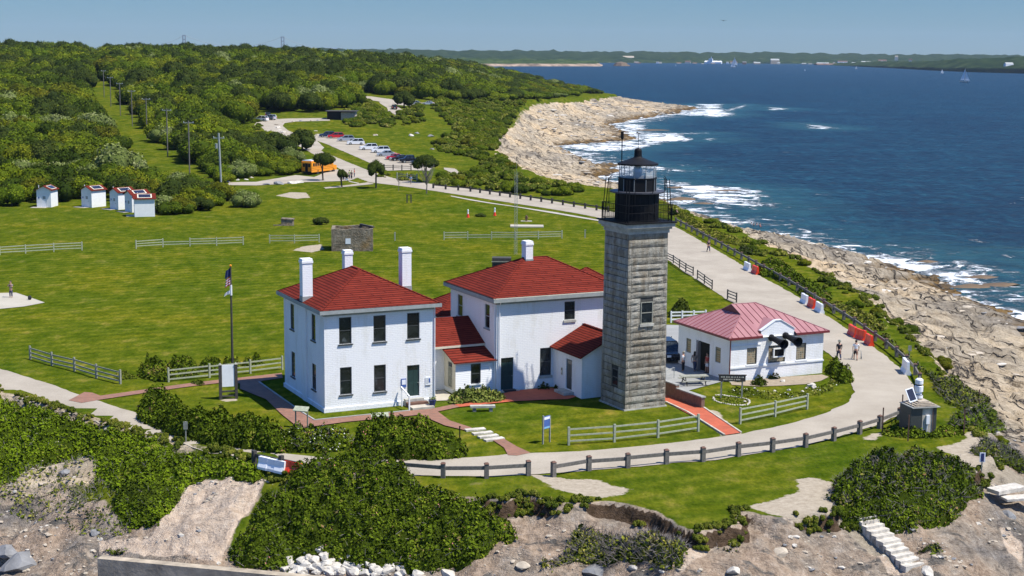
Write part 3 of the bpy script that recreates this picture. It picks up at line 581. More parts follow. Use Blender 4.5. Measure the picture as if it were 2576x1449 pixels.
def window(par, p0, du, nrm, h, trim='dark_trim', sill='dark_trim', pane='glass_dark', depth=.12, bars=(1, 0), silld=.09, sh=.1, name='window'):
    """frame (with sash bars) > pane, sill"""
    p0 = Vector(p0); du = Vector(du).normalized(); n = Vector(nrm).normalized(); a, b, c_, d_ = h
    m4 = Matrix.Translation(p0) @ Matrix((du, n, Vector((0, 0, 1)))).transposed().to_4x4()
    fr = MB(); t = .07; y0 = -depth + .004; y1 = -depth + .07; e = .003
    fr.box((a + e, y0, c_ + e), (a + t, y1, d_ - e), trim, m4); fr.box((b - t, y0, c_ + e), (b - e, y1, d_ - e), trim, m4)
    fr.box((a + t, y0, c_ + e), (b - t, y1, c_ + t), trim, m4); fr.box((a + t, y0, d_ - t), (b - t, y1, d_ - e), trim, m4)
    for k in range(bars[0]): zz = c_ + (d_ - c_) * (k + 1) / (bars[0] + 1); fr.box((a + t, y0, zz - .03), (b - t, y1 - .01, zz + .03), trim, m4)
    for k in range(bars[1]): uu = a + (b - a) * (k + 1) / (bars[1] + 1); fr.box((uu - .012, y0 + .002, c_ + t), (uu + .012, y1 - .02, d_ - t), trim, m4)
    f = fr.build(name, par)
    MB().add([(a, -depth + .025, c_), (b, -depth + .025, c_), (b, -depth + .025, d_), (a, -depth + .025, d_)], [(3, 2, 1, 0)], pane, m4).build('pane', f)
    if sill: MB().box((a - .09, -depth + .01, c_ - sh), (b + .09, silld, c_ - .003), sill, m4).build('sill', f)
    return f
def door(par, p0, du, nrm, h, mat='green_door', depth=.12, step=True):
    p0 = Vector(p0); du = Vector(du).normalized(); n = Vector(nrm).normalized(); a, b, c_, d_ = h
    m4 = Matrix.Translation(p0) @ Matrix((du, n, Vector((0, 0, 1)))).transposed().to_4x4(); q = MB()
    q.box((a + .003, -depth - .01, c_ + .003), (b - .003, -depth + .03, d_ - .003), mat, m4)
    for x0, x1 in ((a + .12, (a + b) / 2 - .04), ((a + b) / 2 + .04, b - .12)):
        for z0, z1 in ((c_ + .15, c_ + (d_ - c_) * .42), (c_ + (d_ - c_) * .5, d_ - .45)): q.box((x0, -depth + .03, z0), (x1, -depth + .045, z1), mat, m4)
    o = q.build('door', par)
    MB().ball(m4 @ Vector((b - .1, -depth + .08, c_ + (d_ - c_) * .42)), .045, 'grey_trim').build('handle', o)
    MB().box((a + .12, -depth + .031, d_ - .38), (b - .12, -depth + .05, d_ - .1), 'glass_dark', m4).build('transom', o)
    return o
def hip_roof(par, x0, x1, y0, y1, ze, zr, mat='red_shingle', ridge=None, name='roof'):
    """ridge: (ax,ay,bx,by)"""
    ax, ay, bx, by = ridge; q = MB(); t = .06
    vs = [(x0, y0, ze), (x1, y0, ze), (x1, y1, ze), (x0, y1, ze), (ax, ay, zr), (bx, by, zr)]
    if abs(ax - bx) > abs(ay - by): fs = [(0, 1, 5, 4), (1, 2, 5), (2, 3, 4, 5), (3, 0, 4)]
    else: fs = [(0, 1, 4), (1, 2, 5, 4), (2, 3, 5), (3, 0, 4, 5)]
    q.add(vs, fs, mat); r = q.build(name, par)
    cp = MB()
    for i, k in ((0, 4), (1, 4 if len(fs[0]) == 3 else 5), (2, 5), (3, 5 if len(fs[0]) == 3 else 4)): cp.beam(vs[i], vs[k], .22, .05, mat)
    cp.beam(vs[4], vs[5], .22, .05, mat); cp.build('ridge_cap', r)
    return r
def eave_trim(par, x0, x1, y0, y1, z0, z1, mat='grey_trim', w=.12, top=None):
    q = MB()
    q.box((x0, y0, z0), (x1, y0 + w, z1), mat); q.box((x0, y1 - w, z0), (x1, y1, z1), mat); q.box((x0, y0 + w, z0), (x0 + w, y1 - w, z1), mat); q.box((x1 - w, y0 + w, z0), (x1, y1 - w, z1), mat)
    q.add([(x0 + w, y0 + w, z0 + .04), (x1 - w, y0 + w, z0 + .04), (x1 - w, y1 - w, z0 + .04), (x0 + w, y1 - w, z0 + .04)], [(0, 1, 2, 3)], top or mat)
    o = q.build('eave', par); return o
def chimney(par, x0, x1, y0, y1, z0, z1, name='chimney'):
    q = MB().box((x0, y0, z0), (x1, y1, z1 - .34), 'painted_brick'); q.box((x0 - .05, y0 - .05, z1 - .34), (x1 + .05, y1 + .05, z1 - .16), 'painted_brick')
    q.box((x0 - .01, y0 - .01, z1 - .16), (x1 + .01, y1 + .01, z1), 'painted_brick'); o = q.build(name, par)
    f = MB(); f.box((x0 - .03, y0 - .03, z0 + .0), (x1 + .03, y1 + .03, z0 + .45), 'grey_trim').build('flashing', o); return o
YAW = radians(26)

# ------------------------------------------------------------------ keeper's house (nearest camera)
A_ = empty('white_house', (-14.02, 111.06, 0), YAW, 'two-storey white brick house with red hip roof and three tall chimneys, nearest the flagpole', 'house')
w_, d_, zt = 8.9, 9.9, 7.62
fw = [(1.18, 2.17, 5.15, 7.2), (3.93, 4.93, 5.12, 7.16), (6.68, 7.71, 5.13, 7.17), (1.22, 2.16, 1.25, 3.36), (3.95, 4.92, 1.23, 3.32)]
fd = (6.67, 7.70, .62, 3.07)
sw = [(d_ - 2.95, d_ - 2.02, 5.1, 7.14), (d_ - 8.2, d_ - 7.27, 5.08, 7.13), (d_ - 2.95, d_ - 2.02, 1.27, 3.29), (d_ - 8.12, d_ - 7.18, 1.24, 3.28)]
q = MB()
wall_face(q, (0, 0, 0), (1, 0, 0), w_, -1, zt, (0, -1, 0), fw + [fd, (3.9, 4.9, -.1, .3)], 'painted_brick')
wall_face(q, (0, d_, 0), (0, -1, 0), d_, -1, zt, (-1, 0, 0), sw, 'painted_brick')
wall_face(q, (w_, 0, 0), (0, 1, 0), d_, -1, zt, (1, 0, 0), [], 'painted_brick'); wall_face(q, (w_, d_, 0), (-1, 0, 0), w_, -1, zt, (0, 1, 0), [(2, 3, 5.1, 7.1), (6, 7, 5.1, 7.1), (2, 3, 1.2, 3.3), (6, 7, 1.2, 3.3)], 'painted_brick')
q.box((-.14, 4.0, -.5), (-.002, 4.9, zt), 'painted_brick')
wl = q.build('wall', A_)
MB().box((-.09, -.09, -1), (w_ + .09, -.002, .32), 'painted_brick').box((-.09, -.002, -1), (-.002, d_ + .09, .32), 'painted_brick').build('plinth', A_)
for h in fw: window(A_, (0, 0, 0), (1, 0, 0), (0, -1, 0), h)
for h in sw: window(A_, (0, d_, 0), (0, -1, 0), (-1, 0, 0), h)
for h in [(2, 3, 5.1, 7.1), (6, 7, 5.1, 7.1), (2, 3, 1.2, 3.3), (6, 7, 1.2, 3.3)]: window(A_, (w_, d_, 0), (-1, 0, 0), (0, 1, 0), h)
window(A_, (0, 0, 0), (1, 0, 0), (0, -1, 0), (3.9, 4.9, -.1, .3), sill=None, bars=(0, 0), trim='rust_brown', name='cellar_window')
door(A_, (0, 0, 0), (1, 0, 0), (0, -1, 0), fd)
ov = .48
eave_trim(A_, -ov, w_ + ov, -ov, d_ + ov, 7.56, 7.84)
MB().box((-.05, -.05, 7.35), (w_ + .05, -.003, 7.56), 'grey_trim').box((-.05, -.003, 7.35), (-.003, d_ + .05, 7.56), 'grey_trim').build('frieze', A_)
hw = w_ / 2
rf = hip_roof(A_, -ov + .1, w_ + ov - .1, -ov + .1, d_ + ov - .1, 7.86, 10.15, ridge=(hw, hw - .1, hw, d_ - hw + .6))
MB().box((-ov + .02, -ov + .02, 7.84), (w_ + ov - .02, -ov + .14, 7.865), 'black_iron').box((-ov + .02, -ov + .14, 7.84), (-ov + .14, d_ + ov - .02, 7.865), 'black_iron').box((w_ + ov - .14, -ov + .14, 7.84), (w_ + ov - .02, d_ + ov - .02, 7.865), 'black_iron').build('gutter', A_)
chimney(A_, -.32, .48, 4.0, 4.72, 7.85, 11.2); chimney(A_, 8.3, 9.08, 5.0, 5.8, 8.0, 11.5); chimney(A_, 5.0, 5.68, 9.3, 9.95, 8.1, 10.95)
v_ = MB().tube([(6.75, 3.2, 8.2), (6.75, 3.2, 8.8)], .06, 'black_iron', 8).lathe([(.17, 0), (.07, .16)], 8, 'plastic_white', Matrix.Translation((6.75, 3.2, 8.22))); v_.build('vent_pipe', A_)
s_ = MB().box((6.35, -1.95, -.3), (8.15, -1.0, .16), 'concrete').box((6.35, -1.0, -.3), (8.05, -.5, .32), 'rust_brown').box((6.35, -.5, -.3), (7.9, -.1, .52), 'granite_trim'); s_.build('stair', A_)
rl = MB()
for y in (-1.85, -.35): rl.box((6.05, y - .05, -.1), (6.15, y + .05, 1.15 if y < -1 else 1.45), 'white_paint')
rl.beam((6.1, -1.9, 1.1), (6.1, -.2, 1.5), .1, .08, 'white_paint'); rl.build('handrail', A_)
MB().box((6.17, -.06, 1.4), (6.58, -.01, 2.08), 'sign_blue').box((6.22, -.075, 1.62), (6.53, -.062, 2.0), 'plastic_white').build('plaque', A_)
pq = MB().box((8.18, -.05, 1.35), (8.62, -.01, 2.02), 'plastic_white')
for k in range(5): pq.box((8.23, -.058, 1.9 - k * .09), (8.42 + .03 * (k % 2), -.051, 1.93 - k * .09), 'grey_trim')
pq.box((8.46, -.06, 1.6), (8.58, -.051, 1.93), 'sign_blue').box((8.18, -.06, 1.36), (8.62, -.051, 1.4), 'dark_trim').build('plaque', A_)
MB().tube([(9.0 - .06, -.08, .2), (9.0 - .06, -.08, 7.5)], .05, 'plastic_white').build('downpipe', A_)

# ------------------------------------------------------------------ assistant keeper's house
B_ = empty('white_house', (-1.2, 118.66, 0), YAW, 'wide two-storey white brick house with red hip roof and one chimney, behind the stone lighthouse', 'house')
w_, d_, zt = 11.3, 9.13, 7.38
fw = [(6.11, 7.08, 5.44, 6.95), (3.92, 4.95, .97, 3.27)]; fd = (.41, 1.53, .10, 2.73)
sw = [(d_ - 7.71, d_ - 6.66, 5.0, 6.85), (d_ - 2.26, d_ - 1.32, 4.9, 6.88)]
q = MB()
wall_face(q, (0, 0, 0), (1, 0, 0), w_, -1, zt, (0, -1, 0), fw + [fd], 'painted_brick'); wall_face(q, (0, d_, 0), (0, -1, 0), d_, -1, zt, (-1, 0, 0), sw, 'painted_brick')
wall_face(q, (w_, 0, 0), (0, 1, 0), d_, -1, zt, (1, 0, 0), [(2, 3, 5, 6.9), (6, 7, 5, 6.9)], 'painted_brick'); wall_face(q, (w_, d_, 0), (-1, 0, 0), w_, -1, zt, (0, 1, 0), [(2, 3, 5, 6.9), (8, 9, 5, 6.9)], 'painted_brick')
q.build('wall', B_)
for h in fw: window(B_, (0, 0, 0), (1, 0, 0), (0, -1, 0), h, sill='granite_trim', sh=.2)
for h in sw: window(B_, (0, d_, 0), (0, -1, 0), (-1, 0, 0), h, sill='grey_trim', trim='grey_trim')
for h in [(2, 3, 5, 6.9), (6, 7, 5, 6.9)]: window(B_, (w_, 0, 0), (0, 1, 0), (1, 0, 0), h)
for h in [(2, 3, 5, 6.9), (8, 9, 5, 6.9)]: window(B_, (w_, d_, 0), (-1, 0, 0), (0, 1, 0), h)
door(B_, (0, 0, 0), (1, 0, 0), (0, -1, 0), fd)
MB().box((.2, -.5, -.3), (1.9, -.002, .09), 'concrete').build('doorstep', B_)
MB().box((.5, -.6, .02), (1.5, -.25, .2), 'wood_dark').build('step', B_)
eave_trim(B_, -ov, w_ + ov, -ov, d_ + ov, 7.32, 7.62); MB().box((-.05, -.05, 7.1), (w_ + .05, -.003, 7.32), 'grey_trim').box((-.05, -.003, 7.1), (-.003, d_ + .05, 7.32), 'grey_trim').build('frieze', B_)
hip_roof(B_, -ov + .06, w_ + ov - .06, -ov + .06, d_ + ov - .06, 7.66, 10.1, ridge=(4.6, d_ / 2, 6.75, d_ / 2))
MB().box((-ov + .0, -ov + .0, 7.62), (w_ + ov, -ov + .12, 7.665), 'cream_paint').box((-ov, -ov + .12, 7.62), (-ov + .12, d_ + ov, 7.665), 'black_iron').build('gutter', B_)
chimney(B_, 4.6, 5.25, 4.1, 4.9, 9.55, 11.5)
MB().tube([(7.05, 1.75, 8.2), (7.05, 1.75, 8.55)], .09, 'black_iron', 8).build('vent_pipe', B_); MB().tube([(7.72, 1.85, 8.2), (7.72, 1.85, 8.75)], .12, 'black_iron', 8).build('vent_pipe', B_)
dp = MB().tube([(.22, -.35, 7.4), (.22, -.1, 7.0), (.22, -.1, .1)], .05, 'plastic_white').tube([(-.08, .15, 7.0), (-.08, .15, .3)], .05, 'plastic_white'); dp.build('downpipe', B_)
# connecting wing with porch
cn = B_
q = MB(); x0, x1 = -5.93, -.004
wall_face(q, (x0, 2.55, 0), (1, 0, 0), x1 - x0, -1, 3.5, (0, -1, 0), [(.15, 1.35, .95, 3.0)], 'painted_brick'); wall_face(q, (x1, 8.45, 0), (-1, 0, 0), x1 - x0, -1, 3.5, (0, 1, 0), [], 'painted_brick'); q.box((x0, 8.3, -1), (x1, 8.44, 3.5), 'painted_brick').box((x0 + .02, 2.7, -1), (x0 + .2, 8.3, 3.5), 'painted_brick')
cw = q.build('link_wing', cn)
r = MB(); r.add([(x0, 2.15, 3.62), (x1, 2.15, 3.62), (x1, 5.5, 5.36), (x0, 5.5, 5.36), (x1, 8.85, 3.62), (x0, 8.85, 3.62)], [(0, 1, 2, 3), (3, 2, 4, 5)], 'red_shingle'); r.build('link_roof', cn)
MB().box((x0, 2.12, 3.44), (x1, 2.24, 3.61), 'cream_paint').build('gutter', cn)
window(cn, (x0, 2.55, 0), (1, 0, 0), (0, -1, 0), (.15, 1.35, .95, 3.0), sill='white_paint')
q = MB(); px0 = -3.45
wall_face(q, (px0, .27, 0), (1, 0, 0), -.004 - px0, .35, 2.62, (0, -1, 0), [(1.33, 2.2, .78, 2.4)], 'clapboard', .08)
wall_face(q, (px0, 2.54, 0), (0, -1, 0), 2.27, .35, 2.62, (-1, 0, 0), [(.75, 1.6, .45, 2.5)], 'cream_paint', .08)
q.add([(px0, .27, 2.62), (px0, 2.54, 2.62), (px0, 2.54, 3.3)], [(0, 1, 2)], 'cream_paint').box((px0 + .02, .29, -.4), (-.004, 2.54, .35), 'white_paint')
q.build('porch', cn)
r = MB(); r.add([(px0 - .25, -.02, 2.64), (.12, -.02, 2.64), (.12, 2.5, 3.46), (px0 - .25, 2.5, 3.46), (px0 - .25, -.02, 2.57), (.12, -.02, 2.57), (.12, 2.5, 3.39), (px0 - .25, 2.5, 3.39)], [(0, 1, 2, 3), (7, 6, 5, 4), (0, 4, 5, 1), (3, 7, 4, 0)], 'red_shingle'); r.build('porch_roof', cn)
window(cn, (px0, .27, 0), (1, 0, 0), (0, -1, 0), (1.33, 2.2, .78, 2.4), trim='dark_trim', sill='white_paint', depth=.07)
door(cn, (px0, 2.54, 0), (0, -1, 0), (-1, 0, 0), (.75, 1.6, .45, 2.5), 'wood_grey', .07)
MB().box((-.55, .12, 2.25), (-.35, .25, 2.4), 'plastic_white').box((-.47, .2, 1.9), (-.43, .26, 2.25), 'plastic_white').build('lamp', cn)
# vestibule by the tower
q = MB(); vx, vy, vw = 5.1, -4.96, 5.6; zl = 3.44; za = zl + .52 * vw / 2
wall_face(q, (vx, -.004, 0), (0, -1, 0), -vy - .004, -1, zl, (-1, 0, 0), [(2.3, 3.3, .33, 2.78)], 'painted_brick'); wall_face(q, (vx, vy, 0), (1, 0, 0), vw, -1, zl, (0, -1, 0), [], 'painted_brick'); wall_face(q, (vx + vw, vy, 0), (0, 1, 0), -vy - .004, -1, zl, (1, 0, 0), [], 'painted_brick')
q.add([(vx, vy, zl), (vx + vw, vy, zl), (vx + vw / 2, vy, za)], [(0, 1, 2)], 'painted_brick'); q.build('vestibule', cn)
r = MB(); xm = vx + vw / 2; e = .3; zl2 = zl + .1 - e * .52; za2 = za + .1
for sgn, xe in ((-1, vx - e), (1, vx + vw + e)):
    r.add([(xe, vy - e, zl2), (xm, vy - e, za2), (xm, -.01, za2), (xe, -.01, zl2), (xe, vy - e, zl2 - .1), (xm, vy - e, za2 - .1), (xm, -.01, za2 - .1), (xe, -.01, zl2 - .1)],
          [(0, 1, 2, 3), (4, 7, 6, 5), (0, 4, 5, 1), (0, 3, 7, 4)], 'red_shingle')
r.beam((xm, vy - e, za2 + .02), (xm, -.02, za2 + .02), .25, .06, 'red_shingle').build('vestibule_roof', cn)
door(cn, (vx, -.004, 0), (0, -1, 0), (-1, 0, 0), (2.3, 3.3, .33, 2.78), 'dark_trim')
MB().box((vx - .9, -3.7, -.3), (vx - .002, -2.0, .28), 'granite_trim').build('doorstep', cn)
pq = MB().box((vx - .04, -1.75, 1.3), (vx - .005, -1.5, 1.9), 'cream_paint').box((vx - .05, -1.7, 1.38), (vx - .041, -1.58, 1.45), 'dark_trim').box((vx - .05, -1.7, 1.7), (vx - .041, -1.55, 1.84), 'dark_trim'); pq.build('plaque', cn)
# hidden-behind neighbours: two low red roofs behind the wide house
uB = lambda u, v: (-1.2 + u * cos(YAW) - v * sin(YAW), 118.66 + u * sin(YAW) + v * cos(YAW), 0)
D_ = empty('outbuilding', uB(-.45, 10.4), YAW, 'low white outbuilding with red roof peeping from behind the left wall of the wide house', 'outbuilding')
q = MB().box((0, 0, -.5), (6, 5, 4.5), 'painted_brick'); q.build('wall', D_)
hip_roof(D_, -.4, 6.4, -.4, 5.4, 4.55, 6.2, ridge=(2.5, 2.5, 3.5, 2.5))
D_ = empty('outbuilding', uB(13.2, 12), YAW, 'white building with red hip roof glimpsed between the wide house and the stone tower', 'outbuilding')
q = MB(); q.box((0, 0, -.5), (6.6, 6.6, 4.9), 'painted_brick'); q.build('wall', D_); hip_roof(D_, -.45, 7.05, -.45, 7.05, 4.95, 7.2, ridge=(3.2, 3.3, 3.4, 3.3))

# ------------------------------------------------------------------ lighthouse
T_ = empty('lighthouse', (8.68, 112.44, 0), radians(27), 'square grey granite lighthouse tower with a black lantern room on top', 'lighthouse')
S0, S1, ht = 3.66, 3.48, 13.75
q = MB(); q.add([(.06, .06, -1), (S0 - .06, .06, -1), (S0 - .06, S0 - .06, -1), (.06, S0 - .06, -1), (.12, .12, ht), (S0 - .12, .12, ht), (S0 - .12, S0 - .12, ht), (.12, S0 - .12, ht)],
               [(0, 1, 5, 4), (1, 2, 6, 5), (2, 3, 7, 6), (3, 0, 4, 7), (4, 5, 6, 7)], 'mortar')
rr = random.Random(3); z = -.7; i = 0
winF = (1.24, 2.32, 6.66, 8.34); winS = (S0 - 2.05, S0 - 1.1, 1.68, 3.0)
def stone(x0, x1, z0, z1, face):
    """one rough block on a face: face 0 front,1 right,2 back,3 left"""
    ins = (z0 + z1) / 2 / ht * .08; g = .014
    k = Matrix.Translation((S0 / 2, S0 / 2, 0)) @ Matrix.Rotation(face * pi / 2, 4, 'Z') @ Matrix.Translation((-S0 / 2, -S0 / 2, 0))
    x0 = max(x0, ins); x1 = min(x1, S0 - ins); j = rr.uniform(0, .05)
    if x1 - x0 < .12: return
    nn = max(2, int((x1 - x0) / .3)); nz = 3; vs = []; fs = []
    for a in range(nn + 1):
        for b in range(nz + 1):
            ed = a in (0, nn) or b in (0, nz); x = x0 + g + (x1 - x0 - 2 * g) * a / nn; zz = z0 + g + (z1 - z0 - 2 * g) * b / nz
            if 0 < a < nn and b == 0: zz += rr.uniform(-.006, .03)
            vs.append((x, ins - (0.0 if ed else .022 + j * .8 + rr.uniform(-.016, .026)), zz))
    for a in range(nn):
        for b in range(nz): p = a * (nz + 1) + b; fs.append((p, p + nz + 1, p + nz + 2, p + 1))
    q.add([tuple(k @ Vector(v)) for v in vs], fs, 'granite_blocks')
ht_in = ht - 1.25
while z < ht_in - .2:
    hh = .60 if z < 0 else rr.choice([.50, .54, .58])
    z1 = min(z + hh, ht_in)
    if ht_in - z1 < .25: z1 = ht_in
    for face in range(4):
        sp = [0, .38, S0 - .4, S0] if (i + face) % 2 else [0, .36 if rr.random() < .4 else 0, 1.9 if rr.random() < .35 else 0, S0]
        sp = sorted(set(sp))
        win = winF if face == 0 else (winS if face == 3 else None)
        for a, b in zip(sp[:-1], sp[1:]):
            if win and z1 > win[2] + .02 and z < win[3] - .02:
                if a < win[0] and b > win[1]: stone(a, win[0], z, z1, face); stone(win[1], b, z, z1, face); continue
                if a < win[0] < b: b = win[0]
                elif a < win[1] < b: a = win[1]
                elif a >= win[0] and b <= win[1]: continue
            stone(a, b, z, z1, face)
    z = z1; i += 1
for k in range(2):
    for face in range(4): stone(0, S0, ht_in + k * .62, ht_in + (k + 1) * .62, face)
q.build('stone_shaft', T_)
MB().box((-.09, -.09, -1), (S0 + .09, S0 + .09, .12), 'granite_trim').build('plinth', T_)
MB().box((.0, .0, 13.55), (S0 - .0, S0 - .0, 13.85), 'granite_trim').box((-.14, -.14, 13.85), (S0 + .14, S0 + .14, 14.02), 'granite_trim').box((-.30, -.30, 14.02), (S0 + .30, S0 + .30, 14.33), 'granite_trim').build('cornice', T_)
MB().box((-.42, -.42, 14.332), (S0 + .42, S0 + .42, 14.42), 'black_iron').build('gallery_deck', T_)
window(T_, (0, .02, 0), (1, 0, 0), (0, -1, 0), winF, trim='wood_grey', sill='granite_trim', depth=.03, silld=.13, sh=.2)
window(T_, (.05, S0, 0), (0, -1, 0), (-1, 0, 0), winS, trim='dark_trim', sill=None, depth=.04)
cx_, zc = S0 / 2, 14.42; L = Matrix.Translation((cx_, cx_, 0))
MB().lathe([(1.66, zc), (1.66, 16.55)], 32, 'black_iron', L).build('watch_room', T_, False)
pr = MB()
for k in range(16): a = 2 * pi * k / 16; pr.box((1.655, -.03, zc), (1.69, .03, 16.5), 'black_iron', L @ Matrix.Rotation(a, 4, 'Z'))
pr.build('rib', T_)
MB().lathe([(2.12, 16.55), (2.12, 16.66)], 16, 'iron_grey', L).build('upper_deck', T_)
N8 = 10
MB().lathe([(1.43, 16.66), (1.43, 17.6), (1.49, 17.6), (1.49, 17.68), (1.38, 17.68)], N8, 'black_iron', L, .35).build('lantern_base', T_)
for k in range(N8):
    mul = MB(); a = 2 * pi * (k + .35) / N8; p = Vector((cx_ + 1.40 * cos(a), cx_ + 1.40 * sin(a), 0)); mul.tube([p + Vector((0, 0, 17.66)), p + Vector((0, 0, 18.68))], .028, 'grey_trim', 5)
    p2 = Vector((cx_ + 1.445 * cos(a), cx_ + 1.445 * sin(a), 0)); mul.tube([p2 + Vector((0, 0, 16.68)), p2 + Vector((0, 0, 17.62))], .022, 'grey_trim', 5).box((p2.x - .03, p2.y - .03, 17.6), (p2.x + .01, p2.y + .01, 17.7), 'grey_trim'); mul.build('mullion', T_)
MB().lathe([(1.37, 17.68), (1.37, 18.64)], N8, 'glass_clear', L, .35, cap=False).build('lantern_glass', T_)
MB().lathe([(.12, 17.4), (.30, 17.75), (.36, 18.1), (.30, 18.45), (.12, 18.55)], 12, 'lens_glass', L).tube([(cx_, cx_, 16.7), (cx_, cx_, 17.5)], .12, 'black_iron', 8).build('lens', T_)
MB().lathe([(1.56, 18.62), (1.56, 18.74), (1.3, 18.84), (.75, 19.02), (.33, 19.2)], 20, 'black_iron', L).build('lantern_roof', T_)
MB().lathe([(.36, 19.16), (.30, 19.25), (.28, 19.72), (.22, 19.84), (.05, 19.9)], 14, 'black_iron', L).build('vent_ball', T_)
MB().tube([(cx_, cx_, 19.88), (cx_, cx_, 21.0)], .018, 'black_iron', 5).tube([(cx_ - .1, cx_, 21.05), (cx_ + .16, cx_, 21.0)], .035, 'black_iron', 5).ball((cx_ - .12, cx_, 21.05), .07, 'black_iron').build('weather_vane', T_)
MB().tube([(cx_ - 1.22, cx_ + .35, 18.7), (cx_ - 1.22, cx_ + .35, 21.05)], .045, 'black_iron').lathe([(.06, 20.55), (.12, 20.65), (.12, 21.12), (.08, 21.16)], 8, 'black_iron', Matrix.Translation((cx_ - 1.22, cx_ + .35, 0))).build('antenna', T_)
g_ = MB(); hx = 1.93
cs = [(cx_ - hx, cx_ - hx), (cx_ + hx, cx_ - hx), (cx_ + hx, cx_ + hx), (cx_ - hx, cx_ + hx)]
for (ax, ay), (bx, by) in zip(cs, cs[1:] + cs[:1]):
    for zz in (zc + .12, zc + .72, zc + 1.3): g_.tube([(ax, ay, zz), (bx, by, zz)], .022, 'black_iron', 5)
    for k in range(31): f = k / 31; g_.tube([(ax + (bx - ax) * f, ay + (by - ay) * f, zc), (ax + (bx - ax) * f, ay + (by - ay) * f, zc + 1.3)], .05 if k == 0 else .013, 'black_iron', 4)
g_.build('gallery_railing', T_)
for k in range(10):
    g_ = MB(); a = 2 * pi * (k + .5) / 10; g_.tube([(cx_ + 2.2 * cos(a), cx_ + 2.2 * sin(a), 15.7 if k % 2 == 0 else 16.6), (cx_ + 2.2 * cos(a), cx_ + 2.2 * sin(a), 17.65), (cx_ + 2.1 * cos(a), cx_ + 2.1 * sin(a), 17.74)], .03, 'black_iron', 5).build('railing_post', T_)
for sx_, sy_ in ((-1, -1), (1, -1), (1, 1), (-1, 1)):
    for dd in (0, .2): MB().tube([(cx_ + sx_ * 1.93, cx_ + sy_ * (1.93 - dd * 2), zc), (cx_ + sx_ * 1.75, cx_ + sy_ * (1.75 - dd * 2), 17.6)], .035, 'black_iron', 5).build('railing_post', T_)

# ------------------------------------------------------------------ fog signal building
G_ = empty('fog_signal_building', (18.17, 123.02, 0), radians(24.5), 'single-storey white building with pink metal roof and two black foghorns', 'building')
w_, d_, zt, ov = 9.32, 8.4, 3.52, .34; q = MB()
fwG = [(1.62, 2.62, 1.36, 2.77), (3.76, 5.46, 1.34, 2.82), (6.57, 7.57, 1.38, 2.82)]
swG = [(d_ - 7.09, d_ - 6.26, 1.28, 2.54), (d_ - 5.41, d_ - 3.22, .05, 2.66), (d_ - 2.34, d_ - 1.48, 1.3, 2.63)]
wall_face(q, (0, 0, 0), (1, 0, 0), w_, -1, zt, (0, -1, 0), fwG, 'painted_brick', .16); wall_face(q, (0, d_, 0), (0, -1, 0), d_, -1, zt, (-1, 0, 0), [swG[0], swG[2]] + [(swG[1][0], swG[1][1], .05, 2.66)], 'painted_brick', .3)
wall_face(q, (w_, 0, 0), (0, 1, 0), d_, -1, zt, (1, 0, 0), [], 'painted_brick'); wall_face(q, (w_, d_, 0), (-1, 0, 0), w_, -1, zt, (0, 1, 0), [], 'painted_brick')
gx0, gx1 = 2.97, 6.3; gm = (gx0 + gx1) / 2
q.add([(gx0, -.002, zt), (gx1, -.002, zt), (gx1, -.002, 4.12), (gm + .25, -.002, 4.92), (gm - .25, -.002, 4.92), (gx0, -.002, 4.12), (gx0, .25, zt), (gx1, .25, zt), (gx1, .25, 4.12), (gm + .25, .25, 4.92), (gm - .25, .25, 4.92), (gx0, .25, 4.12)],
      [(0, 1, 2, 3, 4, 5), (11, 10, 9, 8, 7, 6), (0, 5, 11, 6), (1, 7, 8, 2), (2, 8, 9, 3), (3, 9, 10, 4), (4, 10, 11, 5)], 'painted_brick')
q.build('wall', G_)
MB().box((-.02, -.07, 1.12), (w_ + .07, -.002, 1.26), 'white_paint').box((-.05, -.05, 2.98), (gx0 - .0, -.002, 3.06), 'white_paint').build('belt_course', G_)
cp = MB()
for a, b in (((gx0 - .06, .12, 4.15), (gm - .27, .12, 4.97)), ((gm - .3, .12, 4.97), (gm + .3, .12, 4.97)), ((gm + .27, .12, 4.97), (gx1 + .06, .12, 4.15))): cp.beam(a, b, .36, .06, 'plastic_white')
cp.build('coping', G_)
for k, h in enumerate(fwG): window(G_, (0, 0, 0), (1, 0, 0), (0, -1, 0), h, pane='glass_block', trim='dark_trim', sill='white_paint', bars=(0, 0), sh=.12)
for h in (swG[0], swG[2]): window(G_, (0, d_, 0), (0, -1, 0), (-1, 0, 0), h, pane='glass_block', trim='wood_grey', sill=None, bars=(0, 0))
hv = MB().box((4.1, -.05, 1.95), (5.05, .0, 2.55), 'glass_dark')
for a, b in (((4.0, -.42, 1.86), (5.15, -.3, 1.96)), ((4.0, -.42, 2.56), (5.15, -.3, 2.66)), ((4.0, -.42, 1.96), (4.1, -.3, 2.56)), ((5.05, -.42, 1.96), (5.15, -.3, 2.56))): hv.box(a, b, 'white_paint')
hv.box((4.0, -.3, 1.86), (5.15, -.14, 1.92), 'white_paint').box((4.1, -.36, 1.96), (5.05, -.33, 2.56), 'black_iron').build('air_vent', G_)
dk = MB().box((.29, d_ - 5.2 + 2.0 - .0, .05), (.32, d_ - 3.2 + 0, 2.66), 'black_iron')
dr = MB(); dr.box((.30, d_ - swG[1][1], .05), (.34, d_ - swG[1][0], 2.66), 'black_iron').box((.24, d_ - 5.15 - .0 + 1.95, .05), (.30, d_ - 5.15 + 2.6, 2.3), 'maroon'); dr.build('doorway', G_)
MB().box((-.28, 4.63, .05), (-.0, 4.7, 2.62), 'cloth_grey').build('door_leaf', G_)
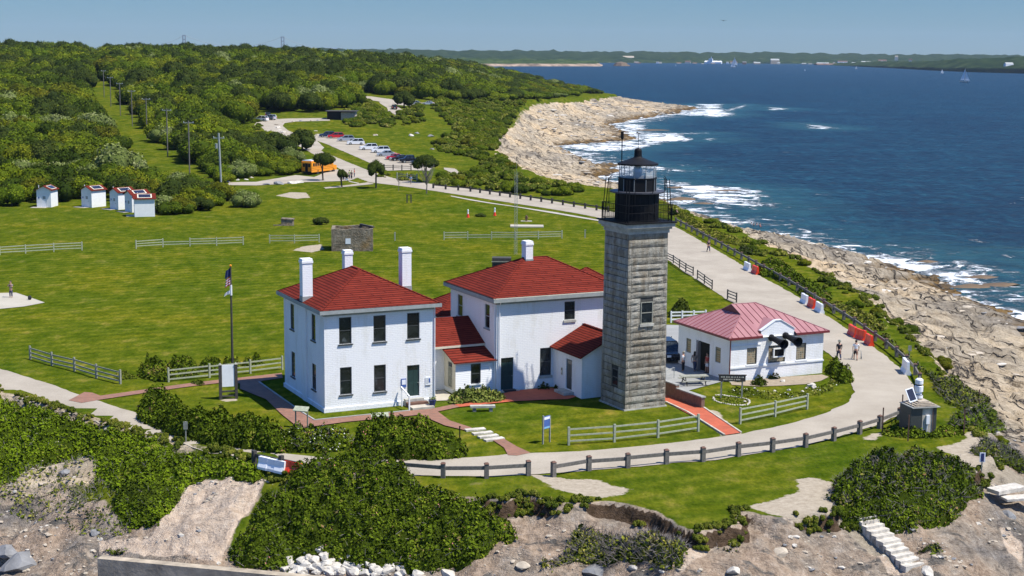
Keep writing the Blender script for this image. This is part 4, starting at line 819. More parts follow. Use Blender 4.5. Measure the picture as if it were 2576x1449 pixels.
# dutch-gable metal roof
ze, zr, zg = 3.78, 5.78, 5.12; x0, x1, y0, y1 = -ov, w_ + ov, -ov, d_ + ov; ym = d_ / 2; sl_ = (zr - ze) / (ym - y0)
xh = x0 + (zg - ze) / sl_; xr = x1 - (ym - y0); yg0 = y0 + (zg - ze) / sl_; yg1 = y1 - (zg - ze) / sl_
vs = [(x0, y0, ze), (x1, y0, ze), (x1, y1, ze), (x0, y1, ze), (xh, yg0, zg), (xh, yg1, zg), (xh, ym, zr), (xr, ym, zr)]
zn_ = ze + (.26 - y0) * sl_; yx = y0 + (x1 - gx1); zx_ = ze + (x1 - gx1) * sl_
rf = MB().add(vs, [(1, 2, 7), (2, 3, 5, 6, 7), (3, 0, 4, 5)], 'metal_roof').add([vs[0], (gx0, y0, ze), (gx0, ym, zr), vs[6], vs[4]], [(0, 1, 2, 3, 4)], 'metal_roof').add([(gx0, .26, zn_), (gx1, .26, zn_), (gx1, yx, zx_), vs[7], (gx0, ym, zr)], [(0, 1, 2, 3, 4)], 'metal_roof').add([(gx1, y0, ze), vs[1], (gx1, yx, zx_)], [(0, 1, 2)], 'metal_roof').add([vs[4], vs[5], vs[6]], [(0, 1, 2)], 'maroon').build('roof', G_)
sm_ = MB()
for k in range(int((x1 - x0) / .62)):
    x = x0 + .3 + k * .62; top = ym
    if x < xh: zt_ = ze + (x - x0) * sl_; yt = y0 + (x - x0)
    elif x > xr: yt = y0 + (x1 - x); zt_ = ze + (x1 - x) * sl_
    else: yt = ym; zt_ = zr
    if gx0 - .1 < x < gx1 + .1: continue_y = y0 + (4.6 - ze) / sl_ * .9; sm_.beam((x, max(continue_y, y0 + abs(abs(x - gm) * 0 + 1.9 - abs(x - gm) * .9)), ze + (max(continue_y, y0 + abs(1.9 - abs(x - gm) * .9)) - y0) * sl_ + .02), (x, yt, zt_ + .02), .045, .05, 'metal_roof_seam') if yt > y0 + 2.4 else None
    else: sm_.beam((x, y0, ze + .02), (x, yt, zt_ + .02), .045, .05, 'metal_roof_seam')
for k in range(int((y1 - y0) / .62)):
    y = y0 + .3 + k * .62; l = min(y - y0, y1 - y, xh - x0); sm_.beam((x0, y, ze + .02), (x0 + l, y, ze + l * sl_ + .02), .045, .05, 'metal_roof_seam')
    l = min(y - y0, y1 - y); sm_.beam((x1, y, ze + .02), (x1 - l, y, ze + l * sl_ + .02), .045, .05, 'metal_roof_seam')
for a, b in ((0, 4), (4, 6), (6, 7), (1, 7), (2, 7), (6, 5), (5, 3)): sm_.beam(vs[a], vs[b], .12, .06, 'metal_roof')
sm_.build('standing_seam', rf)
xc = gm; zg2 = 4.86; yb = y0 + (zg2 - ze) / sl_
g2 = MB().add([(gx0 - .12, .02, 4.12), (xc, .02, zg2 + .04), (gx1 + .12, .02, 4.12), (gx0 - .12, y0 + (4.12 - ze) / sl_, 4.12), (xc, yb + .2, zg2 + .04), (gx1 + .12, y0 + (4.12 - ze) / sl_, 4.12)], [(0, 1, 4, 3), (1, 2, 5, 4)], 'metal_roof')
g2.add([(gx0 - .12, .02, 3.7), (gx0 - .12, .02, 4.12), (gx0 - .12, y0 + .35 / sl_ + .1, 4.12), (gx0 - .12, y0 + .2, 3.8)], [(0, 1, 2, 3)], 'maroon').build('dormer_roof', G_)
fa_ = MB().box((x0 - .03, y0 - .03, ze - .17), (gx0 - .05, y0 + .1, ze + .02), 'maroon').box((gx1 + .05, y0 - .03, ze - .17), (x1 + .03, y0 + .1, ze + .02), 'maroon').box((x0 - .03, y0 + .1, ze - .17), (x0 + .1, y1 + .03, ze + .02), 'maroon').box((x1 - .1, y0 + .1, ze - .17), (x1 + .03, y1 + .03, ze + .02), 'maroon').box((x0 + .1, y1 - .1, ze - .17), (x1 - .1, y1 + .03, ze + .02), 'maroon')
fa_.add([(x0 + .1, y0 + .1, ze - .14), (x1 - .1, y0 + .34, ze - .14), (x1 - .1, y1 - .1, ze - .14), (x0 + .1, y1 - .1, ze - .14)], [(0, 1, 2, 3)], 'white_paint').build('fascia', G_)
MB().tube([(-.06, -.06, .1), (-.06, -.06, 3.6)], .055, 'maroon').build('downpipe', G_)
for x in (3.95, 5.35):
    hm = Matrix.Translation((x, -.05, 3.62 if x > 5 else 3.52)) @ Matrix.Rotation(radians(97), 4, 'X') @ Matrix.Rotation(0, 4, 'Z')
    hn = MB().lathe([(.27, -.05), (.30, .1), (.22, .25), (.24, .9), (.30, 1.5), (.42, 1.95), (.40, 1.97), (.24, 1.4), (.02, 1.2)], 18, 'black_iron', hm, cap=False); hn.build('foghorn', G_, True)

# ------------------------------------------------------------------ fences
def post_fence(label, pts, rails, post=(.14, 1.2), rail=(.05, .11), mats=('wood_green', 'wood_green'), zr=(.35, .7, 1.05), name='rail_fence', cat='fence', group=None, skip=(), lowbays=(), px=True, capm=None, side=0.0):
    P = [G(a, b) for a, b in pts] if px else [Vector(p) for p in pts]
    root = empty(name, P[0], 0, label, cat, group); o = P[0]
    for i, p in enumerate(P):
        if i in skip: continue
        q = MB(); r = p - o; h = post[1]; wd = post[0]
        nxt = P[min(i + 1, len(P) - 1)] - P[max(i - 1, 0)]; m4 = Matrix.Translation(r) @ Matrix.Rotation(atan2(nxt.y, nxt.x), 4, 'Z')
        q.box((-wd / 2, -wd / 2, -.3), (wd / 2, wd / 2, h), mats[0], m4)
        if capm: q.add([(-wd * .6, -wd * .6, h), (wd * .6, -wd * .6, h), (wd * .6, wd * .6, h), (-wd * .6, wd * .6, h), (-wd * .3, 0, h + .1), (wd * .3, 0, h + .1)], [(0, 1, 5, 4), (1, 2, 5), (2, 3, 4, 5), (3, 0, 4)], capm, m4)
        q.build('post', root)
    rq = MB(); n = 0
    for i in range(len(P) - 1):
        if i in skip or i + 1 in skip: continue
        for zz in (zr if i not in lowbays else (zr[:2] if len(zr) > 2 else zr)):
            j = random.uniform(-.03, .03); d = (P[i + 1] - P[i]).normalized(); s = Vector((-d.y, d.x, 0)) * side
            rq = MB(); rq.beam(P[i] - o + Vector((0, 0, zz + j)) + s, P[i + 1] - o + Vector((0, 0, zz + random.uniform(-.03, .03))) + s, rail[0], rail[1], mats[1]); rq.build('rail', root)
    return root
def samp(pts, n):
    P = [G(a, b) for a, b in pts]; d = [0]
    for a, b in zip(P[:-1], P[1:]): d.append(d[-1] + (b - a).length)
    out = []
    for k in range(n):
        s = d[-1] * k / (n - 1); i = max(j for j in range(len(d)) if d[j] <= s + 1e-9); i = min(i, len(P) - 2)
        p = P[i].lerp(P[i + 1], (s - d[i]) / max(1e-9, d[i + 1] - d[i])); out.append(on(p.x, p.y))
    return out
post_fence('weathered three-rail fence sloping down beside the road at lower left of the lawn', Ka((305, 575), (523, 640), (750, 695), (970, 765), (1212, 825)), 3, zr=(.25, .6, .98), mats=('wood_grey', 'wood_grey'))
post_fence('three-rail fence running from the rose bushes to the corner of the left house', Ka((1697, 805), (2110, 762), (2520, 720)) + Kc((265, 680),), 3, zr=(.25, .62, 1.0))
z5 = K(0, 640)
post_fence('far rail fence cut off by the left edge of the photo', z5((-280, 930), (0, 918), (258, 902), (542, 886), (826, 872)), 3)
post_fence('far four-bay rail fence between the white huts and the flagpole top', z5((1370, 855), (1640, 838), (1912, 830), (2180, 824), (2448, 815)), 3, lowbays=(1,))
post_fence('far two-bay rail fence touching the roofless stone ruin', Kf((138, 797), (388, 797), (636, 790)), 3)
post_fence('far four-bay rail fence behind the house chimneys with the lattice mast beside it', Kf((1893, 765), (2130, 762), (2370, 762)) + Kg((35, 762), (265, 757), (502, 750)), 3, lowbays=(1,))
post_fence('three-rail fence on the lawn between the tower and the road', Kd((570, 1440), (1030, 1410), (1468, 1365), (1872, 1302)), 3, zr=(.3, .72, 1.15), post=(.15, 1.3))
post_fence('three-rail fence on the lawn between the pink-roofed building and the road', Kd((2295, 1230)) + Ke((70, 1155), (392, 1078)) if False else [Kd((2295, 1228),)[0], Ke((70, 1155),)[0], Ke((392, 1080),)[0]], 3, zr=(.3, .7, 1.1), post=(.14, 1.25))
post_fence('dark rail fence behind the tower, left length of the two on the grass edge', Kg((1560, 975), (1622, 1005), (1685, 1050), (1748, 1090), (1822, 1128)), 3, mats=('wood_dark', 'wood_post'), post=(.12, 1.15), zr=(.35, .7, 1.02))
post_fence('dark rail fence behind the tower, right length of the two on the grass edge', Kg((1865, 1160), (1935, 1210), (2013, 1265)), 3, mats=('wood_dark', 'wood_post'), post=(.12, 1.15), zr=(.35, .7, 1.02))
post_fence('single short bay of dark fence above the pink metal roof', Kg((2168, 1365), (2258, 1400)), 3, mats=('wood_dark', 'wood_post'), post=(.12, 1.15), zr=(.35, .7, 1.02))
post_fence('white board fence with a white box, between the tower and the pink roof', [(1688, 812), (1716, 811), (1745, 810), (1775, 809)], 3, mats=('white_paint', 'white_paint'), rail=(.04, .14))
# guard rail along the road
gr1 = samp([(1010, 1194), (1127, 1203), (1229, 1203), (1329, 1196)], 4)
post_fence('low timber guard rail between the rose thicket and the footpath gap', gr1, 1, post=(.28, .95), rail=(.1, .24), zr=(.66,), mats=('wood_post', 'wood_post'), px=False, name='guard_rail', capm='rust_brown')
gl = [(1392, 1199), (1481, 1184), (1579, 1177), (1676, 1167), (1768, 1161), (1857, 1148), (1943, 1137), (2026, 1125), (2097, 1109), (2162, 1092), (2212, 1078), (2262, 1058), (2306, 1018)]
P1 = [G(a, b) for a, b in gl]
back = samp([(2306, 1018), (2318, 985), (2308, 950), (2272, 912), (2230, 878), (2150, 822), (2080, 778), (1990, 722), (1900, 672), (1800, 616), (1700, 562)], 34)
post_fence('long low timber guard rail curving round the road bend and back behind the tower', P1 + back[1:], 1, post=(.28, .95), rail=(.1, .24), zr=(.66,), mats=('wood_post', 'wood_post'), px=False, name='guard_rail', capm='rust_brown')
post_fence('dark guard rail along the far side of the road, left of the lantern room', samp([(1090, 474), (1180, 482), (1290, 498), (1400, 514), (1530, 534)], 17), 1, post=(.28, 1.0), rail=(.1, .22), zr=(.7,), mats=('wood_dark', 'wood_dark'), px=False, name='guard_rail')
post_fence('pale rail fence beside the road junction trees', Kf((1420, 165), (1520, 170), (1620, 178)), 3, zr=(.5, .9, 1.3), post=(.2, 1.6))
post_fence('short dark rail fence at the near end of the car park', Kf((1290, 62), (1380, 66), (1468, 68), (1560, 70)), 2, zr=(.6, 1.0), mats=('wood_dark', 'wood_dark'), post=(.22, 1.3))
post_fence('brown post fence at left mouth of the guard rail by the barriers', [(1050, 1210), (1118, 1207)], 1, mats=('wood_post', 'wood_post'), zr=(.66,), post=(.22, .9), rail=(.1, .22)) if False else None
P = samp([(640, 1172), (722, 1192), (800, 1204)], 3)
post_fence('bit of guard rail crossing the white and orange barriers at the rose thicket', P, 1, post=(.26, 1.05), rail=(.1, .24), zr=(.72,), mats=('wood_dark', 'wood_dark'), px=False, name='guard_rail')
# gate-like frames in the lawn
for lab, (a, b) in (('thin grey post standing alone in the lawn right of the stone ruin', Kf((1398, 772),)[0]), ('thin grey post standing alone in the lawn left of the tower', Kg((735, 745),)[0])):
    p = G(a, b); r = MB().box((-.09, -.09, -.3), (.09, .09, 1.15), 'wood_green').box((-.11, -.11, 1.15), (.11, .11, 1.2), 'wood_green').build('fence_post', loc=p); tag(r, lab, 'post')
p1, p2 = G(*Kf((1520, 392),)[0]), G(*Kf((1560, 392),)[0])
r = empty('hitching_frame', p1, 0, 'pair of dark posts with top bar on the lawn below the small trees', 'frame'); d = p2 - p1
for v in (Vector((0, 0, 0)), d): MB().box((v.x - .1, v.y - .1, -.2), (v.x + .1, v.y + .1, 1.5), 'wood_dark').build('post', r)
MB().beam((0, 0, 1.42), (d.x, d.y, 1.42), .08, .1, 'wood_dark').build('crossbar', r)

# ------------------------------------------------------------------ traffic barriers
def barrier(mat, label, p, rz, group='water-filled plastic barriers on the road edge', L=2.15, h=1.0):
    q = MB(); pr = [(-.3, 0), (.3, 0), (.3, .16), (.16, .42), (.12, h), (-.12, h), (-.16, .42), (-.3, .16)]; n = len(pr)
    xs = [-L / 2, -L / 2 + .12, -.35, -.28, .28, .35, L / 2 - .12, L / 2]; sc_ = [.9, 1, 1, .86, .86, 1, 1, .9]
    vs = [(x, y * s, z * (1 if s > .88 else .985)) for x, s in zip(xs, sc_) for y, z in pr]; fs = [(i * n + j, i * n + (j + 1) % n, (i + 1) * n + (j + 1) % n, (i + 1) * n + j) for i in range(len(xs) - 1) for j in range(n)]
    q.add(vs, fs + [tuple(range(n))[::-1], tuple((len(xs) - 1) * n + i for i in range(n))], mat)
    r = empty('traffic_barrier', p, rz, label, 'barrier', group); q.build('body', r)
    MB().lathe([(.07, h), (.07, h + .04)], 8, mat, Matrix.Translation((.4, 0, 0))).build('filler_cap', r)
    return r
def along(a, b): d = G(*b) - G(*a); return atan2(d.y, d.x)
zz = K(2560, 1120, 3.22)
az = along((1880, 680), (1900, 690)); dz = Vector((cos(az), sin(az), 0))
base = G(1880, 680)
barrier('plastic_white', 'white plastic barrier at the guard rail farthest up the road, paired with a red one', base, az, L=2.2); barrier('safety_red', 'red plastic barrier at the guard rail farthest up the road, paired with a white one', G(1900, 689), az)
az = along((2024, 762), (2062, 785))
barrier('plastic_white', 'white barrier left of the red one in the trio by the guard rail', G(2024, 763), az); barrier('safety_red', 'red barrier between two white ones by the guard rail', G(2042, 774), az); barrier('plastic_white', 'white barrier right of the red one in the trio by the guard rail', G(2061, 785), az)
az = along((2148, 845), (2185, 868))
barrier('safety_red', 'orange-red barrier, upper left of the pair nearest the two walkers', G(2145, 845), az); barrier('safety_red', 'orange-red barrier in the middle of the cluster nearest the two walkers', G(2166, 855), az + .25, L=1.5); barrier('safety_red', 'orange-red barrier, lower right of the cluster nearest the two walkers', G(2186, 868), az, L=1.6)
barrier('plastic_white', 'single white barrier at the guard rail on the road bend', G(2278, 938), along((2270, 925), (2288, 945)), h=1.15)
pb = G(684, 1182); az = along((560, 1143), (760, 1185))
barrier('plastic_white', 'white barrier beside the rose thicket at the lower left of the road', G(686, 1184), az, L=2.3, h=.8); barrier('safety_red', 'orange barrier half hidden by the rose thicket at the lower left of the road', G(742, 1192), az, L=1.6, h=.8)

# ------------------------------------------------------------------ signs, flag, poles
def sgn(name, label, p, rz, parts, cat='sign'):
    r = empty(name, p, rz, label, cat); 
    for nm, fn in parts: q = MB(); fn(q); q.build(nm, r)
    return r
p = G((1430 / 1.5528), 0) if False else G(*Ka((2300, 975),)[0])
r = sgn('notice_board', 'tall blank white board between two thick wooden posts on the lawn', p, radians(18), [
    ('post', lambda q: q.box((-.72, -.11, -.3), (-.5, .11, 2.75), 'wood_dark').add([(-.76, -.14, 2.75), (-.46, -.14, 2.75), (-.46, .14, 2.75), (-.76, .14, 2.75), (-.61, 0, 2.92)], [(0, 1, 4), (1, 2, 4), (2, 3, 4), (3, 0, 4)], 'wood_grey')),
    ('post', lambda q: q.box((.5, -.11, -.3), (.72, .11, 2.75), 'wood_dark').add([(.46, -.14, 2.75), (.76, -.14, 2.75), (.76, .14, 2.75), (.46, .14, 2.75), (.61, 0, 2.92)], [(0, 1, 4), (1, 2, 4), (2, 3, 4), (3, 0, 4)], 'wood_grey')),
    ('panel', lambda q: q.box((-.48, -.05, 1.0), (.48, .03, 2.72), 'plastic_white')), ('crossbar', lambda q: q.box((-.5, -.04, .55), (.5, .04, .68), 'wood_dark').box((-.5, -.04, .18), (.5, .04, .3), 'wood_dark'))])
fp = G(583, 945) if False else G(*Ka((2340, 660),)[0])
r = empty('flagpole', fp, 0, 'tall dark flagpole with a limp striped flag, left of the houses', 'flagpole')
MB().lathe([(.11, -.2), (.085, 5), (.06, 8.75)], 8, 'wood_dark').build('pole', r); MB().ball((0, 0, 8.85), .11, 'flag_red').ball((0, 0, 8.85), .112, 'yellow_bus').build('finial', r)
MB().lathe([(.1, 6.3), (.1, 7.2)], 8, 'white_paint').build('white_sleeve', r)
def cloth(q, x0, x1, z0, z1, mats, n=10):
    for k in range(n):
        a = z0 + (z1 - z0) * k / n; b = z0 + (z1 - z0) * (k + 1) / n; m_ = mats(k); vs = []; m = 7
        for zq in (a, b):
            wsc = .75 + .25 * (z1 - zq) / (z1 - z0)
            for i in range(m): t_ = i / (m - 1); vs.append((x0 + (x1 - x0) * t_ * wsc, .09 * sin(t_ * 9 + zq * 2), zq - .25 * t_))
        q.add(vs, [(i, i + 1, m + i + 1, m + i) for i in range(m - 1)], m_)
fl = empty('flag', fp + Vector((0, 0, 7.2)), radians(200), 'limp red, white and blue striped flag hanging at the top of the flagpole', 'flag')
q = MB(); cloth(q, .06, .5, 0, .75, lambda k: 'cloth_white' if k % 2 else 'flag_red', 7); q.build('stripes', fl); q = MB(); cloth(q, .05, .5, .75, 1.45, lambda k: 'flag_blue', 4); q.build('canton', fl)
fl = empty('flag', fp + Vector((0, 0, 6.45)), radians(190), 'small white flag hanging below the striped flag', 'flag'); q = MB(); cloth(q, .1, .6, 0, .3, lambda k: 'cloth_white', 3); q.build('cloth', fl)
# brown board by the garden
p = G(*Kd((2210, 965),)[0])
def letters(q):
    q.box((-1.05, -.06, 1.35), (1.05, .04, 1.85), 'wood_dark').box((-1.12, -.08, 1.83), (1.12, .06, 1.9), 'wood_dark'); rr_ = random.Random(2)
    for row, (a, b) in enumerate(((-.9, .9), (-.7, .7))):
        x = a
        while x < b: wd = rr_.uniform(.05, .1); q.box((x, -.066, 1.66 - row * .2), (x + wd, -.061, 1.76 - row * .2), 'cream_paint'); x += wd + rr_.choice([.03, .03, .09])
sgn('park_sign', 'long brown board sign with small pale lettering beside the shell-edged bed', p, radians(-2), [('board', letters), ('post', lambda q: q.box((-.9, -.05, -.3), (-.78, .05, 1.35), 'wood_grey')), ('post', lambda q: q.box((.74, -.05, -.3), (.86, .05, 1.35), 'wood_grey'))])
p = G(*Kd((345, 1420),)[0])
sgn('information_sign', 'blue information panel on two thin posts near the gravel path', p, radians(50), [('panel', lambda q: q.box((-.33, -.04, 1.05), (.33, .02, 1.95), 'sign_blue').box((-.3, -.05, 1.72), (.3, -.041, 1.9), 'plastic_white').box((-.3, -.05, 1.08), (.3, -.041, 1.2), 'cloth_blue')),
    ('post', lambda q: q.box((-.42, -.05, -.2), (-.34, .05, 2.05), 'wood_grey')), ('post', lambda q: q.box((.34, -.05, -.2), (.42, .05, 1.9), 'wood_grey'))])
def small_sign(name, label, p, h, pw, ph, mat='plastic_white', rz=0, pm='wood_grey'):
    return sgn(name, label, p, rz, [('post', lambda q: q.box((-.035, -.035, -.2), (.035, .035, h), pm)), ('panel', lambda q: q.box((-pw / 2, -.06, h - ph), (pw / 2, -.036, h), mat))])
small_sign('road_sign', 'grey-white sign on a post in front of the lower hedge, beside the road', G(468, 1113), 1.5, .3, .55, 'wood_grey')
small_sign('warning_sign', 'white sign with a dark figure beside the sandy path at lower right', G(2469, 1186), 1.3, .38, .65)
MB().box((-.1, -.075, .7), (.1, -.062, 1.25), 'flag_blue').build('pictogram', [o for o in bpy.data.objects if o.name.startswith('warning_sign')][0])
small_sign('road_sign', 'small grey sign standing just beyond the guard rail on the bend', G(2287, 905), 1.3, .32, .5, 'wood_grey')
p = G(*Kc((460, 1262),)[0])
sgn('reading_panel', 'low slanted reading panel at the brick corner left of the house', p, radians(-15), [('panel', lambda q: q.add([(-.55, -.3, 1.3), (.55, -.3, 1.3), (.55, .15, 1.55), (-.55, .15, 1.55), (-.55, -.3, 1.24), (.55, -.3, 1.24), (.55, .15, 1.49), (-.55, .15, 1.49)], [(0, 1, 2, 3), (7, 6, 5, 4), (0, 4, 5, 1)], 'wood_green')),
    ('leg', lambda q: q.box((-.5, -.04, -.2), (-.42, .04, 1.34), 'wood_grey')), ('leg', lambda q: q.box((.42, -.04, -.2), (.5, .04, 1.34), 'wood_grey'))])
p = G(*Kc((1245, 1245),)[0])
sgn('reading_panel', 'low green-grey reading panel just behind the flowering hedge', p, radians(12), [('panel', lambda q: q.add([(-.65, -.25, .75), (.65, -.25, .75), (.65, .2, .95), (-.65, .2, .95), (-.65, -.25, .68), (.65, -.25, .68), (.65, .2, .88), (-.65, .2, .88)], [(0, 1, 2, 3), (7, 6, 5, 4), (0, 4, 5, 1)], 'wood_green')),
    ('leg', lambda q: q.box((-.6, -.04, -.2), (-.5, .04, .75), 'wood_green')), ('leg', lambda q: q.box((.5, -.04, -.2), (.6, .04, .75), 'wood_green'))])
tag(MB().box((-.04, -.04, -.2), (.04, .04, .95), 'black_iron').box((-.06, -.05, .9), (.06, .05, .98), 'black_iron').build('marker_post', loc=G(*Kc((2050, 1385),)[0])), 'short thin black post on the grass beside the stone steps', 'post')
# stone bench
p = G(*Kc((2280, 1098),)[0]); sgn('stone_bench', 'pale stone bench on the grass between the houses', p, radians(6), [('seat', lambda q: q.box((-.95, -.25, .3), (.95, .25, .46), 'granite_trim')), ('leg', lambda q: q.box((-.75, -.2, -.1), (-.5, .2, .3), 'stone_grey')), ('leg', lambda q: q.box((.5, -.2, -.1), (.75, .2, .3), 'stone_grey'))], 'bench')
# planter at the door
p = G(*Kc((1775, 1055),)[0]); r = empty('flower_pot', p, 0, 'dark blue pot of yellow-green flowers by the house steps', 'flower pot'); MB().lathe([(.16, 0), (.28, .5), (.31, .55)], 12, 'flag_blue').build('pot', r)
# white steps across the brick path
for k, (a, b) in enumerate(Kc((2205, 1290), (2278, 1325), (2335, 1358), (2395, 1388))):
    p = G(a, b); o = MB().box((-.75, -.24, -.1), (.75, .24, .12), 'stone_white').build('garden_step', loc=p); o.rotation_euler = (0, 0, radians(22 + 3 * k))
    tag(o, ['top', 'second', 'third', 'lowest'][k] + ' pale stone step on the brick path to the road', 'step', 'stone steps on the brick path')
# concrete beach stair at lower right
top = G(*Kr((960, 850),)[0]) + Vector((0, 0, .12)); bot = G(*Kr((1450, 1335),)[0]) + Vector((0, 0, .1)); r = empty('beach_stair', top, 0, 'flight of pale concrete steps down the bluff at lower right', 'stairs')
dd = bot - top; dh = Vector((dd.x, dd.y, 0)); n = 11; rz = atan2(dh.y, dh.x)
for k in range(n):
    c_ = dh * (k / (n - 1)); c_.z = dd.z * k / (n - 1); L_ = dh.length / (n - 1) * (1.9 if k in (0, 5) else 1.05)
    q = MB().box((-L_ / 2 - .1, -.72, -.9), (L_ / 2 + .02, .72, 0), 'stone_white', Matrix.Translation(c_) @ Matrix.Rotation(rz, 4, 'Z')); q.build('step', r)
p = Vector(U(*Kr((2440, 540),)[0], -.6)); r = empty('broken_slab', p, 0, 'broken white concrete slabs at the right edge above the rocks', 'slab')
MB().box((-1.6, -.55, -.25), (.9, .5, .0), 'stone_white', Matrix.Rotation(.5, 4, 'Z')).build('upper_slab', r); MB().box((-1.2, -1.6, -.5), (2.2, -.7, -.35), 'stone_white', Matrix.Rotation(.25, 4, 'Z')).build('lower_slab', r)
# sea wall at lower left
a = Vector(U(*Ko((1005, 1250),)[0], -3.1)); b = Vector(U(*Ko((2600, 1400),)[0], -3.1)); d = b - a; b = a + d * 1.9
q = MB().beam((0, 0, -1.2), tuple(Vector((b - a).to_tuple()) + Vector((0, 0, -1.2))), .62, 2.4, 'sea_wall_concrete'); o = q.build('sea_wall', loc=a); tag(o, 'weathered concrete sea wall at the bottom left edge', 'wall')
# retaining wall by the ramp
a = G(*Kd((1440, 905),)[0]); b = G(*Kd((1905, 1072),)[0]); d = b - a; n_ = Vector((-d.y, d.x, 0)).normalized(); r = empty('retaining_wall', a, 0, 'reddish-brown wall with pale coping beside the red ramp', 'wall')
hts = (1.15, 1.1, .85, .8); q = MB(); m_ = d * .46
for s0, s1, h in ((0, .46, 1.12), (.462, 1.0, .84)):
    A0, B0 = d * s0, d * s1; q.beam(A0 + Vector((0, 0, h / 2)) + n_ * .15, B0 + Vector((0, 0, h / 2)) + n_ * .15, .3, h, 'brown_wall')
q.build('wall', r); q = MB()
for s0, s1, h in ((0, .463, 1.12), (.462, 1.01, .84)): q.beam(d * s0 + Vector((0, 0, h + .05)) + n_ * .15, d * s1 + Vector((0, 0, h + .05)) + n_ * .15, .42, .1, 'concrete_grey')
q.build('coping', r)
# garden edging kerbs
def kerb(label, pts, mat='concrete', wd=.14, h=.1):
    P = [G(a, b) for a, b in pts]; q = MB()
    for a, b in zip(P[:-1], P[1:]): q.beam(a - P[0] + Vector((0, 0, h * .4)), b - P[0] + Vector((0, 0, h * .4)), wd, h * 1.6, mat)
    tag(q.build('kerb', loc=P[0]), label, 'kerb')
kerb('grey stone edging between the house lawn and the brick walk', Kc((30, 812), (440, 1102), (590, 1197), (1000, 1155), (1540, 1102)), 'concrete_grey')
kerb('pale edging on the tower side of the red ramp', Kd((1545, 1010), (1760, 1110), (1885, 1185), (2138, 1345)))
kerb('pale edging on the garden side of the red ramp', Kd((1925, 1066), (2110, 1190), (2304, 1320)))
# handrail on the terrace
p = G(*Kd((1545, 800),)[0]); q = MB(); e1 = G(*Kd((1630, 770),)[0]) - p
q.tube([(0, 0, .9), (e1.x * .3, e1.y * .3, .95), (e1.x, e1.y, .95), (e1.x, e1.y, 0)], .03, 'grey_trim').tube([(0, 0, 0), (0, 0, .9)], .03, 'grey_trim').tube([(0, 0, .45), (e1.x, e1.y, .45)], .02, 'grey_trim')
tag(q.build('handrail', loc=p), 'curved grey metal handrail on the terrace beside the tower', 'handrail')
# picnic table
p = G(*Kd((1830, 830),)[0]); r = empty('picnic_table', p, radians(10), 'weathered wooden picnic table on the terrace', 'picnic table')
MB().box((-1.15, -.4, .72), (1.15, -.14, .77), 'wood_grey').box((-1.15, -.13, .72), (1.15, .13, .77), 'wood_grey').box((-1.15, .14, .72), (1.15, .4, .77), 'wood_grey').build('tabletop', r)
for y in (-.85, .6): MB().box((-1.15, y, .42), (1.15, y + .25, .47), 'wood_grey').build('bench_seat', r)
for x in (-.8, .8): MB().beam((x, -.85, 0), (x, -.15, .72), .05, .1, 'wood_dark').beam((x, .85, 0), (x, .15, .72), .05, .1, 'wood_dark').beam((x, -.8, .38), (x, .8, .38), .04, .09, 'wood_dark').build('trestle', r)
# mast behind houses
p = G(*Kg((20, 900),)[0]); p = Vector((p.x, p.y, 0)); p = G(1297, 640); r = empty('lattice_mast', p, 0, 'thin pale lattice radio mast rising behind the wide house', 'mast'); q = MB(); hm_ = 11.2
ang = [radians(a) for a in (90, 210, 330)]; c3_ = [(.22 * cos(a), .22 * sin(a)) for a in ang]
for x, y in c3_: q.tube([(x, y, 0), (x, y, hm_)], .018, 'grey_trim', 4)
for k in range(int(hm_ / .45)):
    for (x, y), (x2, y2) in zip(c3_, c3_[1:] + c3_[:1]): q.tube([(x, y, k * .45), (x2, y2, k * .45 + .45)], .009, 'grey_trim', 3)
q.build('lattice', r)
q = MB()
for k in range(1): q.tube([(0, 0, hm_), (0, 0, hm_ + 1.2)], .012, 'grey_trim', 4)
q.build('whip_aerial', r)
tag(MB().box((-1.2, -.8, 0), (1.2, .8, 1.4), 'wood_dark').box((-1.3, -.9, .9), (1.3, -.81, 1.0), 'wood_grey').build('bin_enclosure', loc=G(1262, 675)), 'dark slatted enclosure peeping over the roof of the wide house', 'enclosure')
# utility poles
poles = [((558, 497), (547, 336), (524, 566)), ((2232 / 1, 0),) ][:1]
PP = [(558, 497, 336, .19, 2.0, 348), (477, 438, 305, .14, 2.2, 310), (422, 395, 275, .14, 2.2, 279), (370, 350, 248, .13, 2.2, 251), (333, 318, 228, .13, 2.2, 231), (303, 291, 210, .13, 2.0, 212), (279, 268, 195, .13, 2.0, 197), (262, 245, 178, .13, 1.6, 180)]
Pb = []
for k, (x, yb, yt, rad, arm, ya) in enumerate(PP):
    b = G(x, yb); s = FPX / b.y; h = (yb - yt) / s * 1.005; r = empty('utility_pole', b, 0, ['grey utility pole nearest the lawn, with a transformer and crossarm', 'second utility pole from the lawn in the mown strip', 'third utility pole from the lawn', 'fourth utility pole from the lawn', 'fifth utility pole from the lawn', 'sixth utility pole from the lawn', 'seventh utility pole from the lawn', 'farthest utility pole, beside the treetops'][k], 'utility pole', 'utility poles up the mown strip')
    lean = -.35 if k == 0 else 0
    mtp = 'grey_trim' if k == 0 else 'wood_post'
    MB().tube([(0, 0, -.3), (lean, 0, h)], rad, mtp, 8).build('pole', r); za = h * (yb - ya) / (yb - yt)
    MB().box((-arm / 2 + lean, -.08, za - .08), (arm / 2 + lean, .08, za + .08), 'grey_trim').build('crossarm', r)
    for xx in (-.9, 0, .9): MB().lathe([(.05, 0), (.07, .2)], 6, 'plastic_white', Matrix.Translation((lean + xx * arm / 2, 0, za + .08))).build('insulator', r)
    if k == 0: MB().lathe([(.25, 0), (.25, .9)], 10, 'grey_trim', Matrix.Translation((lean - .45, 0, za - 1.9))).build('transformer', r)
    Pb.append(b + Vector((lean, 0, za + .25)))
q = MB()
